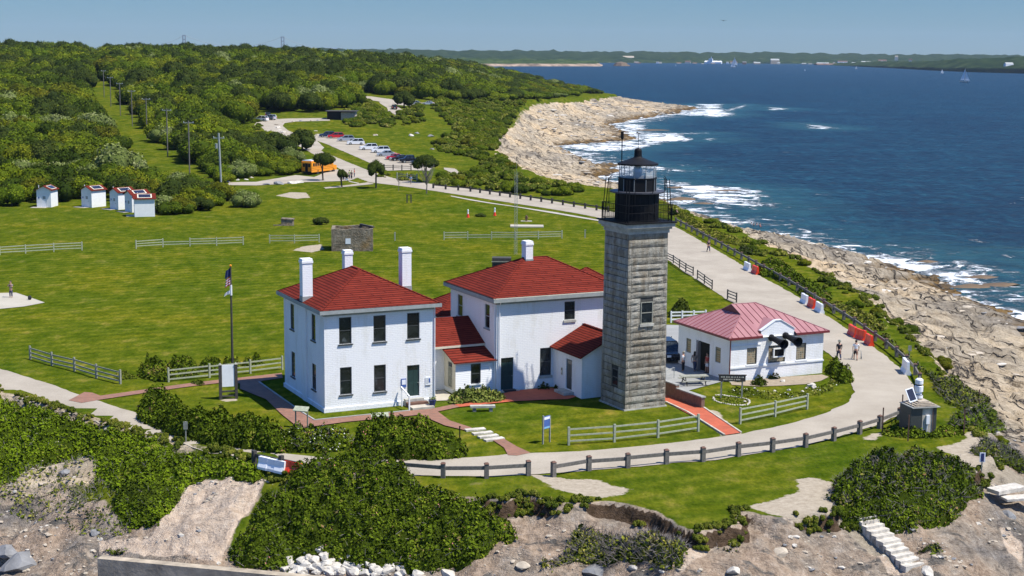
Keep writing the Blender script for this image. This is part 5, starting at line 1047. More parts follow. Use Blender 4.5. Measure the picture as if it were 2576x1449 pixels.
for a, b in zip(Pb[:-1], Pb[1:]):
    for xx in (-.9, .9):
        pts = [a.lerp(b, t_ / 8) + Vector((xx, 0, -.9 * sin(pi * t_ / 8))) for t_ in range(9)]; q.tube([v - Pb[0] for v in pts], .014, 'black_iron', 3)
tag(q.build('power_line', loc=Pb[0]), 'thin power lines strung between the utility poles', 'power line')

# ------------------------------------------------------------------ white huts (toilets) with solar panels
def hut(label, p, rz):
    r = empty('white_hut', p, rz, label, 'hut', 'white toilet huts along the scrub edge'); q = MB(); w_, d_, h = 2.5, 3.2, 3.0
    wall_face(q, (0, 0, 0), (1, 0, 0), w_, -.4, h, (0, -1, 0), [(.85, 1.75, .12, 2.15)], 'white_paint', .05); wall_face(q, (0, d_, 0), (0, -1, 0), d_, -.4, h, (-1, 0, 0), [], 'white_paint'); wall_face(q, (w_, 0, 0), (0, 1, 0), d_, -.4, h, (1, 0, 0), [], 'white_paint'); wall_face(q, (w_, d_, 0), (-1, 0, 0), w_, -.4, h, (0, 1, 0), [], 'white_paint')
    q.add([(0, 0, h), (w_, 0, h), (w_ / 2, 0, h + .62)], [(0, 1, 2)], 'white_paint').add([(0, d_, h), (w_, d_, h), (w_ / 2, d_, h + .62)], [(2, 1, 0)], 'white_paint'); q.build('wall', r)
    e = .25; k = .62 / (w_ / 2); f = MB(); zl = h - e * k + .06; zt_ = h + .68
    for xe in (-e, w_ + e): f.add([(xe, -e, zl), (w_ / 2, -e, zt_), (w_ / 2, d_ + e, zt_), (xe, d_ + e, zl), (xe, -e, zl - .08), (w_ / 2, -e, zt_ - .08), (w_ / 2, d_ + e, zt_ - .08), (xe, d_ + e, zl - .08)], [(0, 1, 2, 3), (4, 7, 6, 5), (0, 4, 5, 1), (0, 3, 7, 4), (1, 5, 6, 2), (3, 2, 6, 7)], 'red_shingle')
    f.build('roof', r)
    for xe, sg in ((w_ + e - .25, 1),):
        sp_ = MB(); x0, x1 = w_ / 2 + .25, w_ + .05; z0_, z1_ = zt_ - .25 * k + .05, zt_ - (x1 - w_ / 2) * k + .05
        sp_.add([(x0, .5, z0_), (x1, .5, z1_), (x1, d_ - .4, z1_), (x0, d_ - .4, z0_)], [(0, 1, 2, 3)], 'cream_paint').add([(x0 + .12, .7, z0_ - .12 * k + .03), (x1 - .12, .7, z1_ + .12 * k + .03), (x1 - .12, d_ - .6, z1_ + .12 * k + .03), (x0 + .12, d_ - .6, z0_ - .12 * k + .03)], [(0, 1, 2, 3)], 'solar'); sp_.build('solar_panel', r)
    dq = MB().box((.86, .02, .13), (1.74, .05, 2.14), 'plastic_white').box((1.05, .005, 1.4), (1.55, .019, 1.9), 'grey_trim').build('door', r); MB().box((1.62, -.02, 1.0), (1.7, .018, 1.12), 'grey_trim').build('handle', dq)
    MB().box((.28, -.03, 1.5), (.5, -.003, 1.8), 'sign_blue').build('sign', r); MB().tube([(.2, .6, h), (.2, .6, h + .75)], .06, 'plastic_white').build('vent_pipe', r)
    MB().box((-.7, -1.3, -.3), (1.9, -.01, .05), 'slab').build('doorstep', r)
for lab, (zx, zy), a in (('leftmost white hut with red roof, standing apart, door in view', (372, 436), -4), ('white hut second from the left, standing apart with a purple-grey solar panel', (822, 432), -32), ('white hut at the left end of the tight trio', (1108, 452), -42), ('middle white hut of the tight trio', (1258, 478), -48), ('nearest and rightmost white hut of the trio, side wall in the sun', (1350, 518), -74)):
    hut(lab, G(*z5((zx, zy),)[0]), radians(a))
# ------------------------------------------------------------------ roofless stone ruin
p = G(*Kf((760, 880),)[0]); r = empty('stone_ruin', p, radians(5), 'roofless brown stone ruin on the lawn behind the chimneys', 'ruin'); q = MB(); W2, D2 = 5.6, 5.0
def rough_wall(q, x0, x1, y0, y1, hts, mat):
    n = len(hts) - 1
    for i in range(n):
        if abs(x1 - x0) > abs(y1 - y0): a0, a1 = x0 + (x1 - x0) * i / n, x0 + (x1 - x0) * (i + 1) / n; vs = [(a0, y0, -.4), (a1, y0, -.4), (a1, y1, -.4), (a0, y1, -.4), (a0, y0, hts[i]), (a1, y0, hts[i + 1]), (a1, y1, hts[i + 1]), (a0, y1, hts[i])]
        else: a0, a1 = y0 + (y1 - y0) * i / n, y0 + (y1 - y0) * (i + 1) / n; vs = [(x0, a0, -.4), (x1, a0, -.4), (x1, a1, -.4), (x0, a1, -.4), (x0, a0, hts[i]), (x1, a0, hts[i]), (x1, a1, hts[i + 1]), (x0, a1, hts[i + 1])]
        q.add(vs, [(0, 3, 2, 1), (4, 5, 6, 7), (0, 1, 5, 4), (1, 2, 6, 5), (2, 3, 7, 6), (3, 0, 4, 7)], mat)
mt, t, pq_ = newmat('ruin_stone'); c = coords(t)
t.links.new(mix(t, 1.0, ramp(t, noise(t, c, 1.3, 8, .75), [(.3, (.09, .075, .05)), (.5, (.24, .20, .14)), (.7, (.36, .31, .24))]), ramp(t, noise(t, c, .35, 4, .6), [(.35, (.55, .5, .45)), (.55, (1, 1, 1)), (.7, (1.1, .85, .5))]), 'MULTIPLY'), pq_.inputs['Base Color']); pq_.inputs['Roughness'].default_value = .95; bump(t, pq_, noise(t, c, 2.6, 8, .7), .25)
rough_wall(q, 0, W2, 0, .45, [3.0, 3.05, 2.9, 3.1, 3.15, 3.0, 3.05], 'ruin_stone'); rough_wall(q, 0, W2, D2 - .45, D2, [3.0, 2.9, 3.0, 3.1, 2.95], 'ruin_stone'); rough_wall(q, -.02, .43, .46, D2 - .46, [3.0, 3.1, 2.95, 3.05], 'ruin_stone'); rough_wall(q, W2 - .45, W2 + .01, .46, D2 - .46, [3.05, 2.95, 3.1, 3.0], 'ruin_stone')
q.build('wall', r); MB().box((1.9, -.03, 1.0), (2.6, -.003, 1.75), 'plastic_white').build('notice', r); MB().box((2.3, -.02, -.1), (3.0, .1, 1.7), 'black_iron').build('crack_opening', r) if False else None
MB().beam((W2 - 1.7, D2 - .2, 3.15), (W2 + .1, 1.2, 3.15), .3, .2, 'wood_dark').build('fallen_beam', r)
p = G(*Kf((318, 612),)[0]); tag(MB().box((-.9, -.7, -.2), (.9, .7, .85), 'ruin_stone').box((-.98, -.78, .85), (.98, .78, 1.0), 'ruin_stone', Matrix.Rotation(.05, 4, 'Y')).box((-2.0, -1.6, -.1), (1.2, -1.3, .12), 'ruin_stone').build('stone_block', loc=p), 'square stone block on the lawn left of the ruin', 'stone block')
o = MB().box((-2.6, -1.3, -.1), (2.6, 1.3, .18), 'slab').build('concrete_pad', loc=G(*Kg((150, 632),)[0])); tag(o, 'thin pale concrete pad lying in the grass by the hydrant', 'concrete pad')
def hydr(): return MB().lathe([(.2, 0), (.16, .1), (.14, .7), (.2, .72), (.17, .9), (.05, 1.0)], 10, 'rust_brown')
p = G(*Kg((145, 578),)[0]); r = empty('fire_hydrant', p, 0, 'dark red hydrant on a small pad in the lawn', 'hydrant'); hydr().build('barrel', r); MB().tube([(-.3, 0, .55), (.3, 0, .55)], .09, 'rust_brown', 8).build('outlet', r); MB().box((-.9, -.5, -.1), (.9, .5, .06), 'slab').build('base_pad', r)
for lab, (zx, zy) in (('orange and white marker cone on the lawn, left of the pair', (2133, 540)), ('orange and white marker cone on the lawn, right of the pair', (2402, 522))):
    p = G(*Kf((zx, zy),)[0]); r = empty('marker_cone', p, 0, lab, 'cone'); MB().box((-.25, -.25, 0), (.25, .25, .05), 'safety_red').lathe([(.26, .04), (.15, .6)], 12, 'safety_red').build('base', r); MB().lathe([(.145, .6), (.10, 1.0), (.14, 1.15), (.10, 1.35)], 12, 'plastic_white').build('top', r)
# ------------------------------------------------------------------ weather / sensor hut at right
p = G(*Ke((1440, 1345),)[0]); r = empty('instrument_hut', p, radians(14), 'small dark ribbed instrument hut with a white drum on its stepped roof', 'instrument hut')
r.scale = (.72, .72, .92); w_, d_, h = 2.7, 2.3, 2.2
MB().box((-.12, 0, -.3), (1.12, d_, h), 'ribbed_metal').box((1.12, -.02, -.3), (2.3, d_, h), 'concrete').box((2.3, 0, -.3), (w_, d_, h), 'ribbed_metal').build('wall', r)
q = MB()
for k in range(5): q.box((-.1 + .25 * k, -.25 + .16 * k, h + .09 * k), (w_ + .25 - .22 * k, d_ + .2 - .2 * k, h + .06 + .09 * k), 'concrete_grey' if k == 0 else 'stone_tan'); 
q.build('roof', r)
MB().box((1.5, -.2, .9), (1.85, -.022, 1.6), 'plastic_white').tube([(1.65, -.1, .0), (1.65, -.1, .9)], .05, 'plastic_white').build('meter_box', r)
MB().tube([(2.25, -.08, -.2), (2.25, -.08, 2.1)], .04, 'rust_brown').build('conduit', r)
dm_ = MB().lathe([(.42, 0), (.42, .25), (.30, .3), (.30, .5), (.42, .52), (.42, .95), (.33, 1.0), (.33, 1.1), (.40, 1.12), (.40, 1.45), (.25, 1.55)], 16, 'plastic_white', Matrix.Translation((1.5, 1.6, h + .5))); dm_.lathe([(.425, .26), (.425, .29)], 16, 'black_iron', Matrix.Translation((1.5, 1.6, h + .5))).lathe([(.335, 1.0), (.335, 1.1)], 16, 'black_iron', Matrix.Translation((1.5, 1.6, h + .5))); dm_.build('drum', r)
sp_ = MB().beam((.1, .4, h), (.0, .3, h + .75), .06, .06, 'grey_trim'); sp_.build('panel_stand', r)
m4 = Matrix.Translation((-.15, .1, h + 1.05)) @ Matrix.Rotation(radians(-12), 4, 'Y') @ Matrix.Rotation(radians(52), 4, 'X'); MB().box((-.42, -.6, -.03), (.42, .6, .02), 'plastic_white', m4).box((-.33, -.5, .021), (.33, .5, .03), 'solar', m4).build('solar_panel', r)
for k, (a, b) in enumerate(Ke((1150, 1320), (1345, 1180), (1408, 1400), (1968, 1335), (2120, 1010))):
    p = G(a, b); tag(MB().box((-.04, -.04, -.3), (.04, .04, 1.9 if k < 4 else 1.1), 'rust_brown').box((-.055, -.055, .5), (.055, .055, .54), 'rust_brown').build('fence_post', loc=p), ['rusty post left of the instrument hut, nearer one', 'rusty post left of the instrument hut, farther one', 'rusty post in front of the left corner of the instrument hut', 'rusty post right of the instrument hut', 'thin post on the rocks far right'][k], 'post')
# far bunker
p = G(*Kb((715, 945),)[0]); r = empty('bunker', p, 0, 'low grassed-over concrete bunker with a dark opening beside the far road', 'bunker'); MB().box((0, 0, -1), (4.5, 6, 2.6), 'black_iron').box((4.5, .02, -1), (9, 6, 2.4), 'stone_tan').build('wall', r); MB().box((-.6, -.8, 2.62), (9.6, 7, 2.75), 'wood_dark').build('roof_slab', r)

# ------------------------------------------------------------------ vehicles
def car(kind, mat, label, p, rz, group='cars in the car park'):
    r = empty('parked_car', p, rz, label, 'car', group); Lc = 4.7; Wc = 1.86
    if kind == 'suv': low = [(-2.3, .35), (-2.33, .75), (-2.25, 1.02), (2.25, .95), (1.2, 1.05)]; prof = [(-2.32, .32), (2.28, .32), (2.34, .62), (2.22, .90), (1.15, 1.04), (-2.22, 1.08), (-2.34, .8)]; cab = [(1.15, 1.02), (.35, 1.64), (-1.75, 1.68), (-2.2, 1.06)]
    elif kind == 'pickup': prof = [(-2.7, .4), (2.5, .4), (2.6, .7), (2.5, 1.02), (1.4, 1.12), (-2.7, 1.12)]; cab = [(1.4, 1.1), (.7, 1.8), (-.9, 1.8), (-1.05, 1.1)]
    else: prof = [(-2.25, .28), (2.25, .28), (2.32, .55), (2.15, .78), (1.1, .92), (-1.7, .98), (-2.28, .85)]; cab = [(1.1, .9), (.25, 1.42), (-1.0, 1.42), (-1.8, .95)]
    def ext(q, pr, w0, w1, zs, m_):
        n = len(pr); z0 = min(z for _, z in pr); z1 = max(z for _, z in pr); f = lambda z: w0 + (w1 - w0) * (z - z0) / (z1 - z0)
        vs = [(x, -f(z) / 2, z) for x, z in pr] + [(x, f(z) / 2, z) for x, z in pr]
        q.add(vs, [tuple(range(n)), tuple(range(2 * n - 1, n - 1, -1))] + [(i, n + i, n + (i + 1) % n, (i + 1) % n) for i in range(n)], m_)
    q = MB(); ext(q, prof, Wc, Wc - .05, 0, mat); b = q.build('body', r)
    q = MB(); ext(q, cab, Wc - .1, Wc - .5, 0, 'glass_dark'); q.build('window', r)
    q = MB(); (x0, z0), (x1, z1), (x2, z2), (x3, z3) = cab; q.box((x2 - .02, -(Wc - .5) / 2, z1 - .01), (x1 + .02, (Wc - .5) / 2, z1 + .06), mat)
    for s in (-1, 1):
        for (xa, za), (xb, zb) in (((x0, z0), (x1, z1)), ((x2, z2), (x3, z3)), (((x0 + x3) / 2, z0), ((x1 + x2) / 2, z1))): q.beam((xa, s * (Wc - .1) / 2, za), (xb, s * (Wc - .5) / 2, zb), .06, .08, mat)
    q.build('roof', r)
    for x in (-1.4, 1.42):
        for s in (-1, 1): wq = MB().lathe([(.36, 0), (.36, .22)], 14, 'rubber', Matrix.Translation((x, s * (Wc / 2 - .2) - .11 + s * .1, .36)) @ Matrix.Rotation(-pi / 2, 4, 'X')).build('wheel', r); MB().lathe([(.2, 0), (.2, .235)], 10, 'grey_trim', Matrix.Translation((x, s * (Wc / 2 - .2) - .115 + s * .1, .36)) @ Matrix.Rotation(-pi / 2, 4, 'X')).build('rim', wq)
    xf = prof[2][0]
    for s in (-1, 1): MB().box((xf - .2, s * .62 - .18, .62), (xf - .02 + .03, s * .62 + .18, .8), 'plastic_white').build('headlight', r); MB().box((prof[0][0] - .03, s * .72 - .12, .72), (prof[0][0] + .15, s * .72 + .12, .95), 'safety_red').build('tail_light', r)
    MB().box((prof[0][0] - .04, -.3, .5), (prof[0][0] + .05, .3, .62), 'plastic_white').build('number_plate', r)
    return r
plain('car_white', (.72, .74, .76), .25, .03); plain('car_silver', (.42, .46, .50), .3, .05, .4); plain('car_black', (.012, .013, .018), .22, .1); plain('car_red', (.50, .02, .03), .25, .05); plain('car_blue', (.02, .035, .08), .25, .1); plain('car_grey', (.10, .12, .14), .3, .1, .3)
row = [('suv', 'car_blue', 'dark blue SUV at the far end of the parked row', (718, 1125)), ('suv', 'car_red', 'bright red SUV second from the far end of the parked row', (805, 1135)), ('suv', 'car_silver', 'silver SUV just after the bright red one in the parked row', (905, 1165)), ('suv', 'car_white', 'light silver SUV in the middle of the parked row with a dark bumper', (1003, 1200)),
       ('suv', 'car_white', 'large white SUV in the middle of the parked row', (1135, 1252)), ('suv', 'car_white', 'white SUV next to the silver-black car in the parked row', (1255, 1280)), ('sedan', 'car_silver', 'silver car between the white SUV and the dark red car', (1310, 1315)), ('sedan', 'car_red', 'dark red hatchback in the near half of the parked row', (1400, 1350)),
       ('sedan', 'car_black', 'black car squeezed beside the dark red one', (1450, 1362)), ('pickup', 'car_black', 'black pickup near the close end of the parked row', (1545, 1382)), ('suv', 'car_blue', 'dark blue car at the close end of the parked row behind a tree', (1655, 1400))]
for k, m_, lab, (zx, zy) in row: car(k, m_, lab, G(*Kb((zx, zy),)[0]), radians(-168 if k != 'pickup' else -160) + random.uniform(-.05, .05))
car('suv', 'car_white', 'white car parked on the grass verge beside the far left road bend', G(*Kb((50, 962),)[0]), radians(160), 'cars on the far road'); car('suv', 'car_silver', 'silver car beside the white one on the far left verge', G(*Kb((135, 948),)[0]), radians(150), 'cars on the far road')
car('suv', 'car_black', 'black vehicle behind the white and silver cars on the far verge', G(*Kb((90, 930),)[0]) + Vector((0, 6, 0)), radians(100), 'cars on the far road')
car('suv', 'car_black', 'black car driving on the far road curve', G(*Kb((1390, 842),)[0]), radians(100), 'cars on the far road')
car('sedan', 'car_silver', 'silver car at the far small lay-by', G(*Kb((1600, 795),)[0]), radians(170), 'cars on the far road'); car('sedan', 'car_white', 'pale car at the far small lay-by, right of the silver one', G(*Kb((1650, 800),)[0]) + Vector((3, 3, 0)), radians(170), 'cars on the far road')
car('suv', 'car_black', 'black SUV parked between the tower and the pink-roofed building', G(*Kd((1610, 590),)[0]) + Vector((-.3, .8, 0)), radians(-78), 'car by the fog building')
# school bus
p = G(751, 441) + Vector((1.6, 1.0, 0)); r = empty('school_bus', p, radians(66), 'yellow-orange school bus parked behind a small tree', 'bus'); Lb, Wb = 10.5, 2.5
q = MB(); pr = [(-.0, .55), (0, 2.75), (.15, 3.0), (Lb - 1.6, 3.0), (Lb - 1.4, 1.75), (Lb - .1, 1.55), (Lb, 1.2), (Lb, .55)]; n = len(pr)
vs = [(x, -Wb / 2, z) for x, z in pr] + [(x, Wb / 2, z) for x, z in pr]; q.add(vs, [tuple(range(n))[::-1], tuple(range(n, 2 * n))] + [(i, (i + 1) % n, n + (i + 1) % n, n + i) for i in range(n)], 'yellow_bus'); q.build('body', r)
MB().box((.1, -Wb / 2 + .15, 3.002), (Lb - 1.8, Wb / 2 - .15, 3.12), 'car_white').build('roof', r)
for s in (-1, 1):
    for k in range(9): MB().box((.6 + k * .88, s * Wb / 2 - .015, 1.85), (1.3 + k * .88, s * Wb / 2 + .015, 2.5), 'glass_dark').build('window', r)
MB().box((-.02, -.95, 1.7), (-.003, -.4, 2.45), 'glass_dark').box((-.02, .4, 1.7), (-.003, .95, 2.45), 'glass_dark').build('rear_window', r); MB().box((-.03, -.35, .75), (-.004, .35, 2.5), 'black_iron').build('rear_door', r)
MB().box((-.2, -Wb / 2, .45), (.0, Wb / 2, .75), 'black_iron').build('bumper', r); st_ = MB()
for s in (-1, 1):
    for zq in (1.05, 1.4, 1.7): st_.box((.05, s * Wb / 2 - .012, zq), (Lb - 1.5, s * Wb / 2 + .012, zq + .05), 'black_iron')
st_.build('stripe', r)
for x in (2.6, Lb - 1.3):
    for s in (-1, 1): MB().lathe([(.5, 0), (.5, .3)], 14, 'rubber', Matrix.Translation((x, s * 1.1 - .15, .5)) @ Matrix.Rotation(-pi / 2, 4, 'X')).build('wheel', r)
for y, zq in ((-1.0, 2.65), (1.0, 2.65), (-1.0, 1.2), (1.0, 1.2)): MB().box((-.04, y - .12, zq), (-.003, y + .12, zq + .14), 'safety_red').build('tail_light', r)

# ------------------------------------------------------------------ leaves
def leaves(name, P, N, S, V, mat, parent=None, extra=None, link=True):
    """many small leaf-clump faces at P facing roughly N"""
    n = len(P); R = RNG.normal(size=(n, 3)); Nn = N + .62 * R / np.linalg.norm(R, axis=1)[:, None]; Nn /= np.linalg.norm(Nn, axis=1)[:, None] + 1e-9
    T = np.cross(Nn, RNG.normal(size=(n, 3))); T /= np.linalg.norm(T, axis=1)[:, None] + 1e-9; B = np.cross(Nn, T); s = S[:, None] / 2; a = .62
    Vt = np.stack([P - T * s, P - B * s * a, P + T * s, P + B * s * a], 1).reshape(-1, 3); F = np.arange(4 * n).reshape(n, 4); lv = np.repeat(V, 4); mats = [mat]; midx = None
    midx = np.zeros(n)
    for eV, eF, em in ([extra] if isinstance(extra, tuple) else (extra or [])):
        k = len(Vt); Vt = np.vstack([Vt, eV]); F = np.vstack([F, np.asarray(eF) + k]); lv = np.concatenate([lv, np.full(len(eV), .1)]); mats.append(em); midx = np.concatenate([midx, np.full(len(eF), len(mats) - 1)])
    return mesh_np(name, Vt, F, mats, {'leafv': ('FLOAT', lv)}, midx, parent=parent, link=link)
def thicket(name, poly, hmax, label, cat='shrub', mat='leaf_rose', dens=70, leaf=.2, world=None, lump=1.3, group=None, edge=1.1, seed=0, blossoms=None, up=0, twigs=None, kind=None, uneven=.45, shell=True):
    # the outline was read off the picture round the whole bush: its upper edge is the top, its lower edge the foot
    ys = [b for _, b in poly]; yb, yt = max(ys), min(ys); Q = []
    for a, b in poly:
        q = G(a, b); lift = hmax * (.2 if name == 'shrub_slope' else .5) * min(1, (yb - b) / max(1, min(yb - yt, 60))) if (yb - yt) > 12 else 0; d = ray(a, b); f = (HC - q.z - lift) / (HC - q.z); Q.append((q.x * f, q.y * f))
    pw = np.array(Q)
    x0, y0 = pw.min(0) - .3; x1, y1 = pw.max(0) + .3; area = (x1 - x0) * (y1 - y0); off = seed * 13.7
    def hf(x, y):
        d = sdf(np.stack([x, y], 1) + .45 * np.stack([fbm(x / .8 + off, y / .8), fbm(x / .8 + 31, y / .8 + off)], 1) * 2, pw)
        e = np.clip(d / edge, 0, 1); e = np.sqrt(np.clip(1 - (1 - e) ** 2, 0, 1))
        l = fbm(x / (lump * .7) + off, y / (lump * .7), 3) * 2.1 + 1.0 * fbm(x / (lump * 3.2) + 7, y / (lump * 3.2) + off, 2)
        return hmax * e * np.clip(1 - uneven + l + uneven * .5, .25, 1.7), d
    shell = shell and dens > 62
    n = int(area * dens * 1.15); X = RNG.uniform(x0, x1, n); Y = RNG.uniform(y0, y1, n); h, d = hf(X, Y); k = d > 0; X, Y, h, d = X[k], Y[k], h[k], d[k]
    e = .12; hx, _ = hf(X + e, Y); hy, _ = hf(X, Y + e); g = H(X, Y); gx = H(X + e, Y); gy = H(X, Y + e)
    N = np.stack([-(hx + gx - h - g) / e, -(hy + gy - h - g) / e, np.ones_like(h)], 1); st = np.linalg.norm(N, axis=1); N /= st[:, None]
    # steep flanks need more leaves
    m2 = np.clip(st - 1, 0, 3); rep = RNG.poisson(m2 * .8 + .02); ix = np.concatenate([np.arange(len(X)), np.repeat(np.arange(len(X)), rep)])
    j = np.concatenate([np.zeros(len(X)), RNG.uniform(0, 1, rep.sum())]); jj = RNG.normal(size=(len(ix), 2)) * leaf * .5 * (j > 0)[:, None]
    fr = 1 - j * .75 * RNG.random(len(ix)); Pz = g[ix] + h[ix] * fr + RNG.normal(size=len(ix)) * leaf * .30 + up
    P = np.stack([X[ix] + jj[:, 0], Y[ix] + jj[:, 1], Pz], 1)
    v = np.clip(.45 + 1.1 * fbm(P[:, 0] / 1.1 + off, P[:, 1] / 1.1, 3) + RNG.normal(size=len(ix)) * .16, 0, 1)
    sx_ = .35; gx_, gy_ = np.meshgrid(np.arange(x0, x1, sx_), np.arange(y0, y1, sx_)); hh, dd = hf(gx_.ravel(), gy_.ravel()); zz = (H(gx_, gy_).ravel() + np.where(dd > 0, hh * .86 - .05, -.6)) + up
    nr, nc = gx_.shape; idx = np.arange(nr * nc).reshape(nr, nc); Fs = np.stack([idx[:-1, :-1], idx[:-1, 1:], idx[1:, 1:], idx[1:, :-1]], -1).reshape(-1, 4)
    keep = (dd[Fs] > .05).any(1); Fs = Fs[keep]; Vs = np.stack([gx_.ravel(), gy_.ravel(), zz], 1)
    c0 = np.array([pw[:, 0].mean(), pw[:, 1].mean(), 0]); c0[2] = h1(c0[0], c0[1])
    root = empty(name, tuple(c0), 0, label, cat, group); tw_ = []
    if twigs:
        cnt, ln = twigs; qi = RNG.choice(len(X), min(cnt, len(X)), replace=False); b_ = np.stack([X[qi], Y[qi], g[qi] + h[qi] * .8 + up], 1) - c0; D = N[qi] + RNG.normal(size=(len(qi), 3)) * .5; D /= np.linalg.norm(D, axis=1)[:, None]; D *= ln; Sd = np.cross(D, RNG.normal(size=(len(qi), 3))); Sd /= np.linalg.norm(Sd, axis=1)[:, None]; Sd *= .02
        tw_ = [(np.stack([b_ - Sd, b_ + Sd, b_ + D + Sd * .3, b_ + D - Sd * .3], 1).reshape(-1, 3), np.arange(4 * len(qi)).reshape(-1, 4), 'twig_grey')]
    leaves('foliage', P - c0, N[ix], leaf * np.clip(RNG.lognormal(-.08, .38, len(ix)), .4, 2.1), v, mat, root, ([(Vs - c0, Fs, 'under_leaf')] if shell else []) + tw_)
    if blossoms:
        bm_, cnt, bs = blossoms; q = RNG.choice(len(X), min(cnt, len(X)), replace=False)
        cl = fbm(X[q] / 1.6 + 3, Y[q] / 1.6, 2); q = q[cl > -.02]
        leaves('blossom', np.stack([X[q], Y[q], g[q] + h[q] + .06 + up], 1) - c0, N[q] * 2, np.full(len(q), bs), np.full(len(q), .5), bm_, root)
    if False:
        cnt, ln = twigs; q = RNG.choice(len(X), min(cnt, len(X)), replace=False); b = np.stack([X[q], Y[q], g[q] + h[q] * .8 + up], 1) - c0; D = N[q] + RNG.normal(size=(len(q), 3)) * .5; D /= np.linalg.norm(D, axis=1)[:, None]; D *= ln; Sd = np.cross(D, RNG.normal(size=(len(q), 3))); Sd /= np.linalg.norm(Sd, axis=1)[:, None]; Sd *= .02
        mesh_np('bare_twig', np.stack([b - Sd, b + Sd, b + D + Sd * .3, b + D - Sd * .3], 1).reshape(-1, 3), np.arange(4 * len(q)).reshape(-1, 4), ['twig_grey'], parent=root)
    if kind: root['kind'] = kind
    return root
c4_ = K(1680, 980, 3.22)
thicket('rose_thicket', [(700, 1195), (760, 1172), (820, 1150), (900, 1150), (960, 1150), (1040, 1190), (1062, 1218), (1160, 1235), (1300, 1268), (1290, 1300), (1220, 1350), (1160, 1400), (1120, 1440), (1060, 1425), (1000, 1410), (960, 1385), (900, 1395), (860, 1370), (820, 1360), (760, 1375), (725, 1400), (735, 1440), (650, 1440), (590, 1400), (585, 1340), (630, 1290), (650, 1230)],
        1.15, 'broad dense rose thicket spilling from the road down the slope at bottom centre', mat='leaf_rose', dens=140, leaf=.155, lump=1.0, seed=1, blossoms=('blossom_pink', 110, .12), twigs=(500, .5))
thicket('shrub_slope', [(-60, 975), (0, 988), (130, 1034), (240, 1062), (310, 1084), (400, 1106), (470, 1124), (560, 1146), (640, 1166), (668, 1180), (640, 1205), (520, 1195), (480, 1210), (440, 1260), (400, 1320), (330, 1335), (280, 1290), (290, 1230), (240, 1190), (180, 1160), (100, 1165), (40, 1200), (-60, 1240)],
        .75, 'bright green low scrub covering the slope below the road at lower left', mat='leaf_bright', dens=125, leaf=.165, lump=1.1, seed=2, twigs=(700, .4), uneven=.5)
thicket('shrub_slope', [(-60, 1230), (40, 1195), (100, 1160), (170, 1165), (230, 1195), (290, 1240), (280, 1290), (330, 1335), (300, 1360), (200, 1345), (120, 1300), (40, 1290), (-60, 1290)],
        .3, 'sparse brownish scrub over bare soil below the bright scrub at left', mat='leaf_scrub', dens=18, leaf=.2, lump=1.1, seed=3, twigs=(900, .45), uneven=.9)
thicket('hedge', [(350, 1040), (345, 1005), (380, 990), (430, 998), (480, 1030), (560, 1050), (640, 1065), (700, 1085), (720, 1100), (730, 1138), (700, 1142), (600, 1122), (500, 1098), (420, 1072)],
        1.35, 'long dark hedge between the grass and the road left of the houses', mat='leaf_rose', dens=120, leaf=.18, lump=.9, seed=4, blossoms=('blossom_pink', 14, .14))
thicket('hedge', Kc((200, 1300), (450, 1265), (700, 1290), (780, 1330), (930, 1330), (970, 1400), (930, 1460), (800, 1510), (560, 1530), (300, 1490), (180, 1430)),
        1.15, 'hedge dotted with white blossoms, in front of the left house', mat='leaf_rose', dens=120, leaf=.18, lump=.9, seed=5, blossoms=('blossom_white', 260, .12), twigs=(250, .45))
thicket('hedge', Kc((1010, 1290), (1200, 1250), (1500, 1240), (1750, 1230), (1870, 1300), (1960, 1370), (2080, 1430)) + Kp((2130, 110), (2150, 190), (2050, 260), (1850, 285), (1500, 285), (1200, 240), (1010, 160)),
        1.3, 'wide dark hedge with pinkish blossoms between the brick walk and the road', mat='leaf_rose', dens=120, leaf=.18, lump=.9, seed=6, blossoms=('blossom_pink', 150, .13))
thicket('rose_thicket', Kr((700, 430), (850, 330), (1000, 230), (1150, 190), (1500, 190), (1750, 230), (1950, 330), (2150, 440), (2100, 520), (1960, 560), (1930, 680), (1880, 800), (1820, 880), (1700, 890), (1560, 800), (1400, 790), (1350, 900), (1400, 960), (1250, 880), (1100, 860), (950, 790), (740, 690), (630, 600)),
        1.2, 'round dark thicket with grey twigs in its middle at lower right', mat='leaf_rose', dens=150, leaf=.155, lump=1.0, seed=7, twigs=(2600, .5), blossoms=('blossom_pink', 14, .13))
thicket('scrub_patch', Kq((620, 820), (720, 780), (900, 880), (1100, 960), (1400, 980), (1700, 960), (1790, 980), (1760, 1120), (1700, 1260), (1650, 1370), (1500, 1330), (1250, 1290), (1000, 1290), (800, 1330), (500, 1300), (300, 1300), (250, 1240), (430, 1120), (540, 950)),
        .7, 'mixed green and straw-coloured scrub on the eroded bank below the lawn', mat='leaf_scrub', dens=85, leaf=.2, lump=.8, seed=8, twigs=(2200, .55), uneven=.7)
thicket('bush', Ka((1400, 640), (1450, 600), (1560, 570), (1690, 640), (1690, 790), (1600, 810), (1500, 780), (1400, 750)), 1.1, 'leftmost dark rounded bush beside the rail fence end', mat='leaf_rose', dens=160, leaf=.16, lump=.7, seed=9)
thicket('bush', Ka((1700, 600), (1760, 570), (1900, 560), (1990, 640), (1980, 720), (1850, 780), (1730, 780)), 1.0, 'dark bush partly behind the rail fence, second from the left', mat='leaf_rose', dens=160, leaf=.16, lump=.7, seed=10)
thicket('bush', Ka((2010, 600), (2080, 560), (2200, 570), (2220, 640), (2150, 720), (2030, 720)), 1.0, 'rounded dark bush between the second bush and the flagpole', mat='leaf_rose', dens=160, leaf=.16, lump=.7, seed=11)
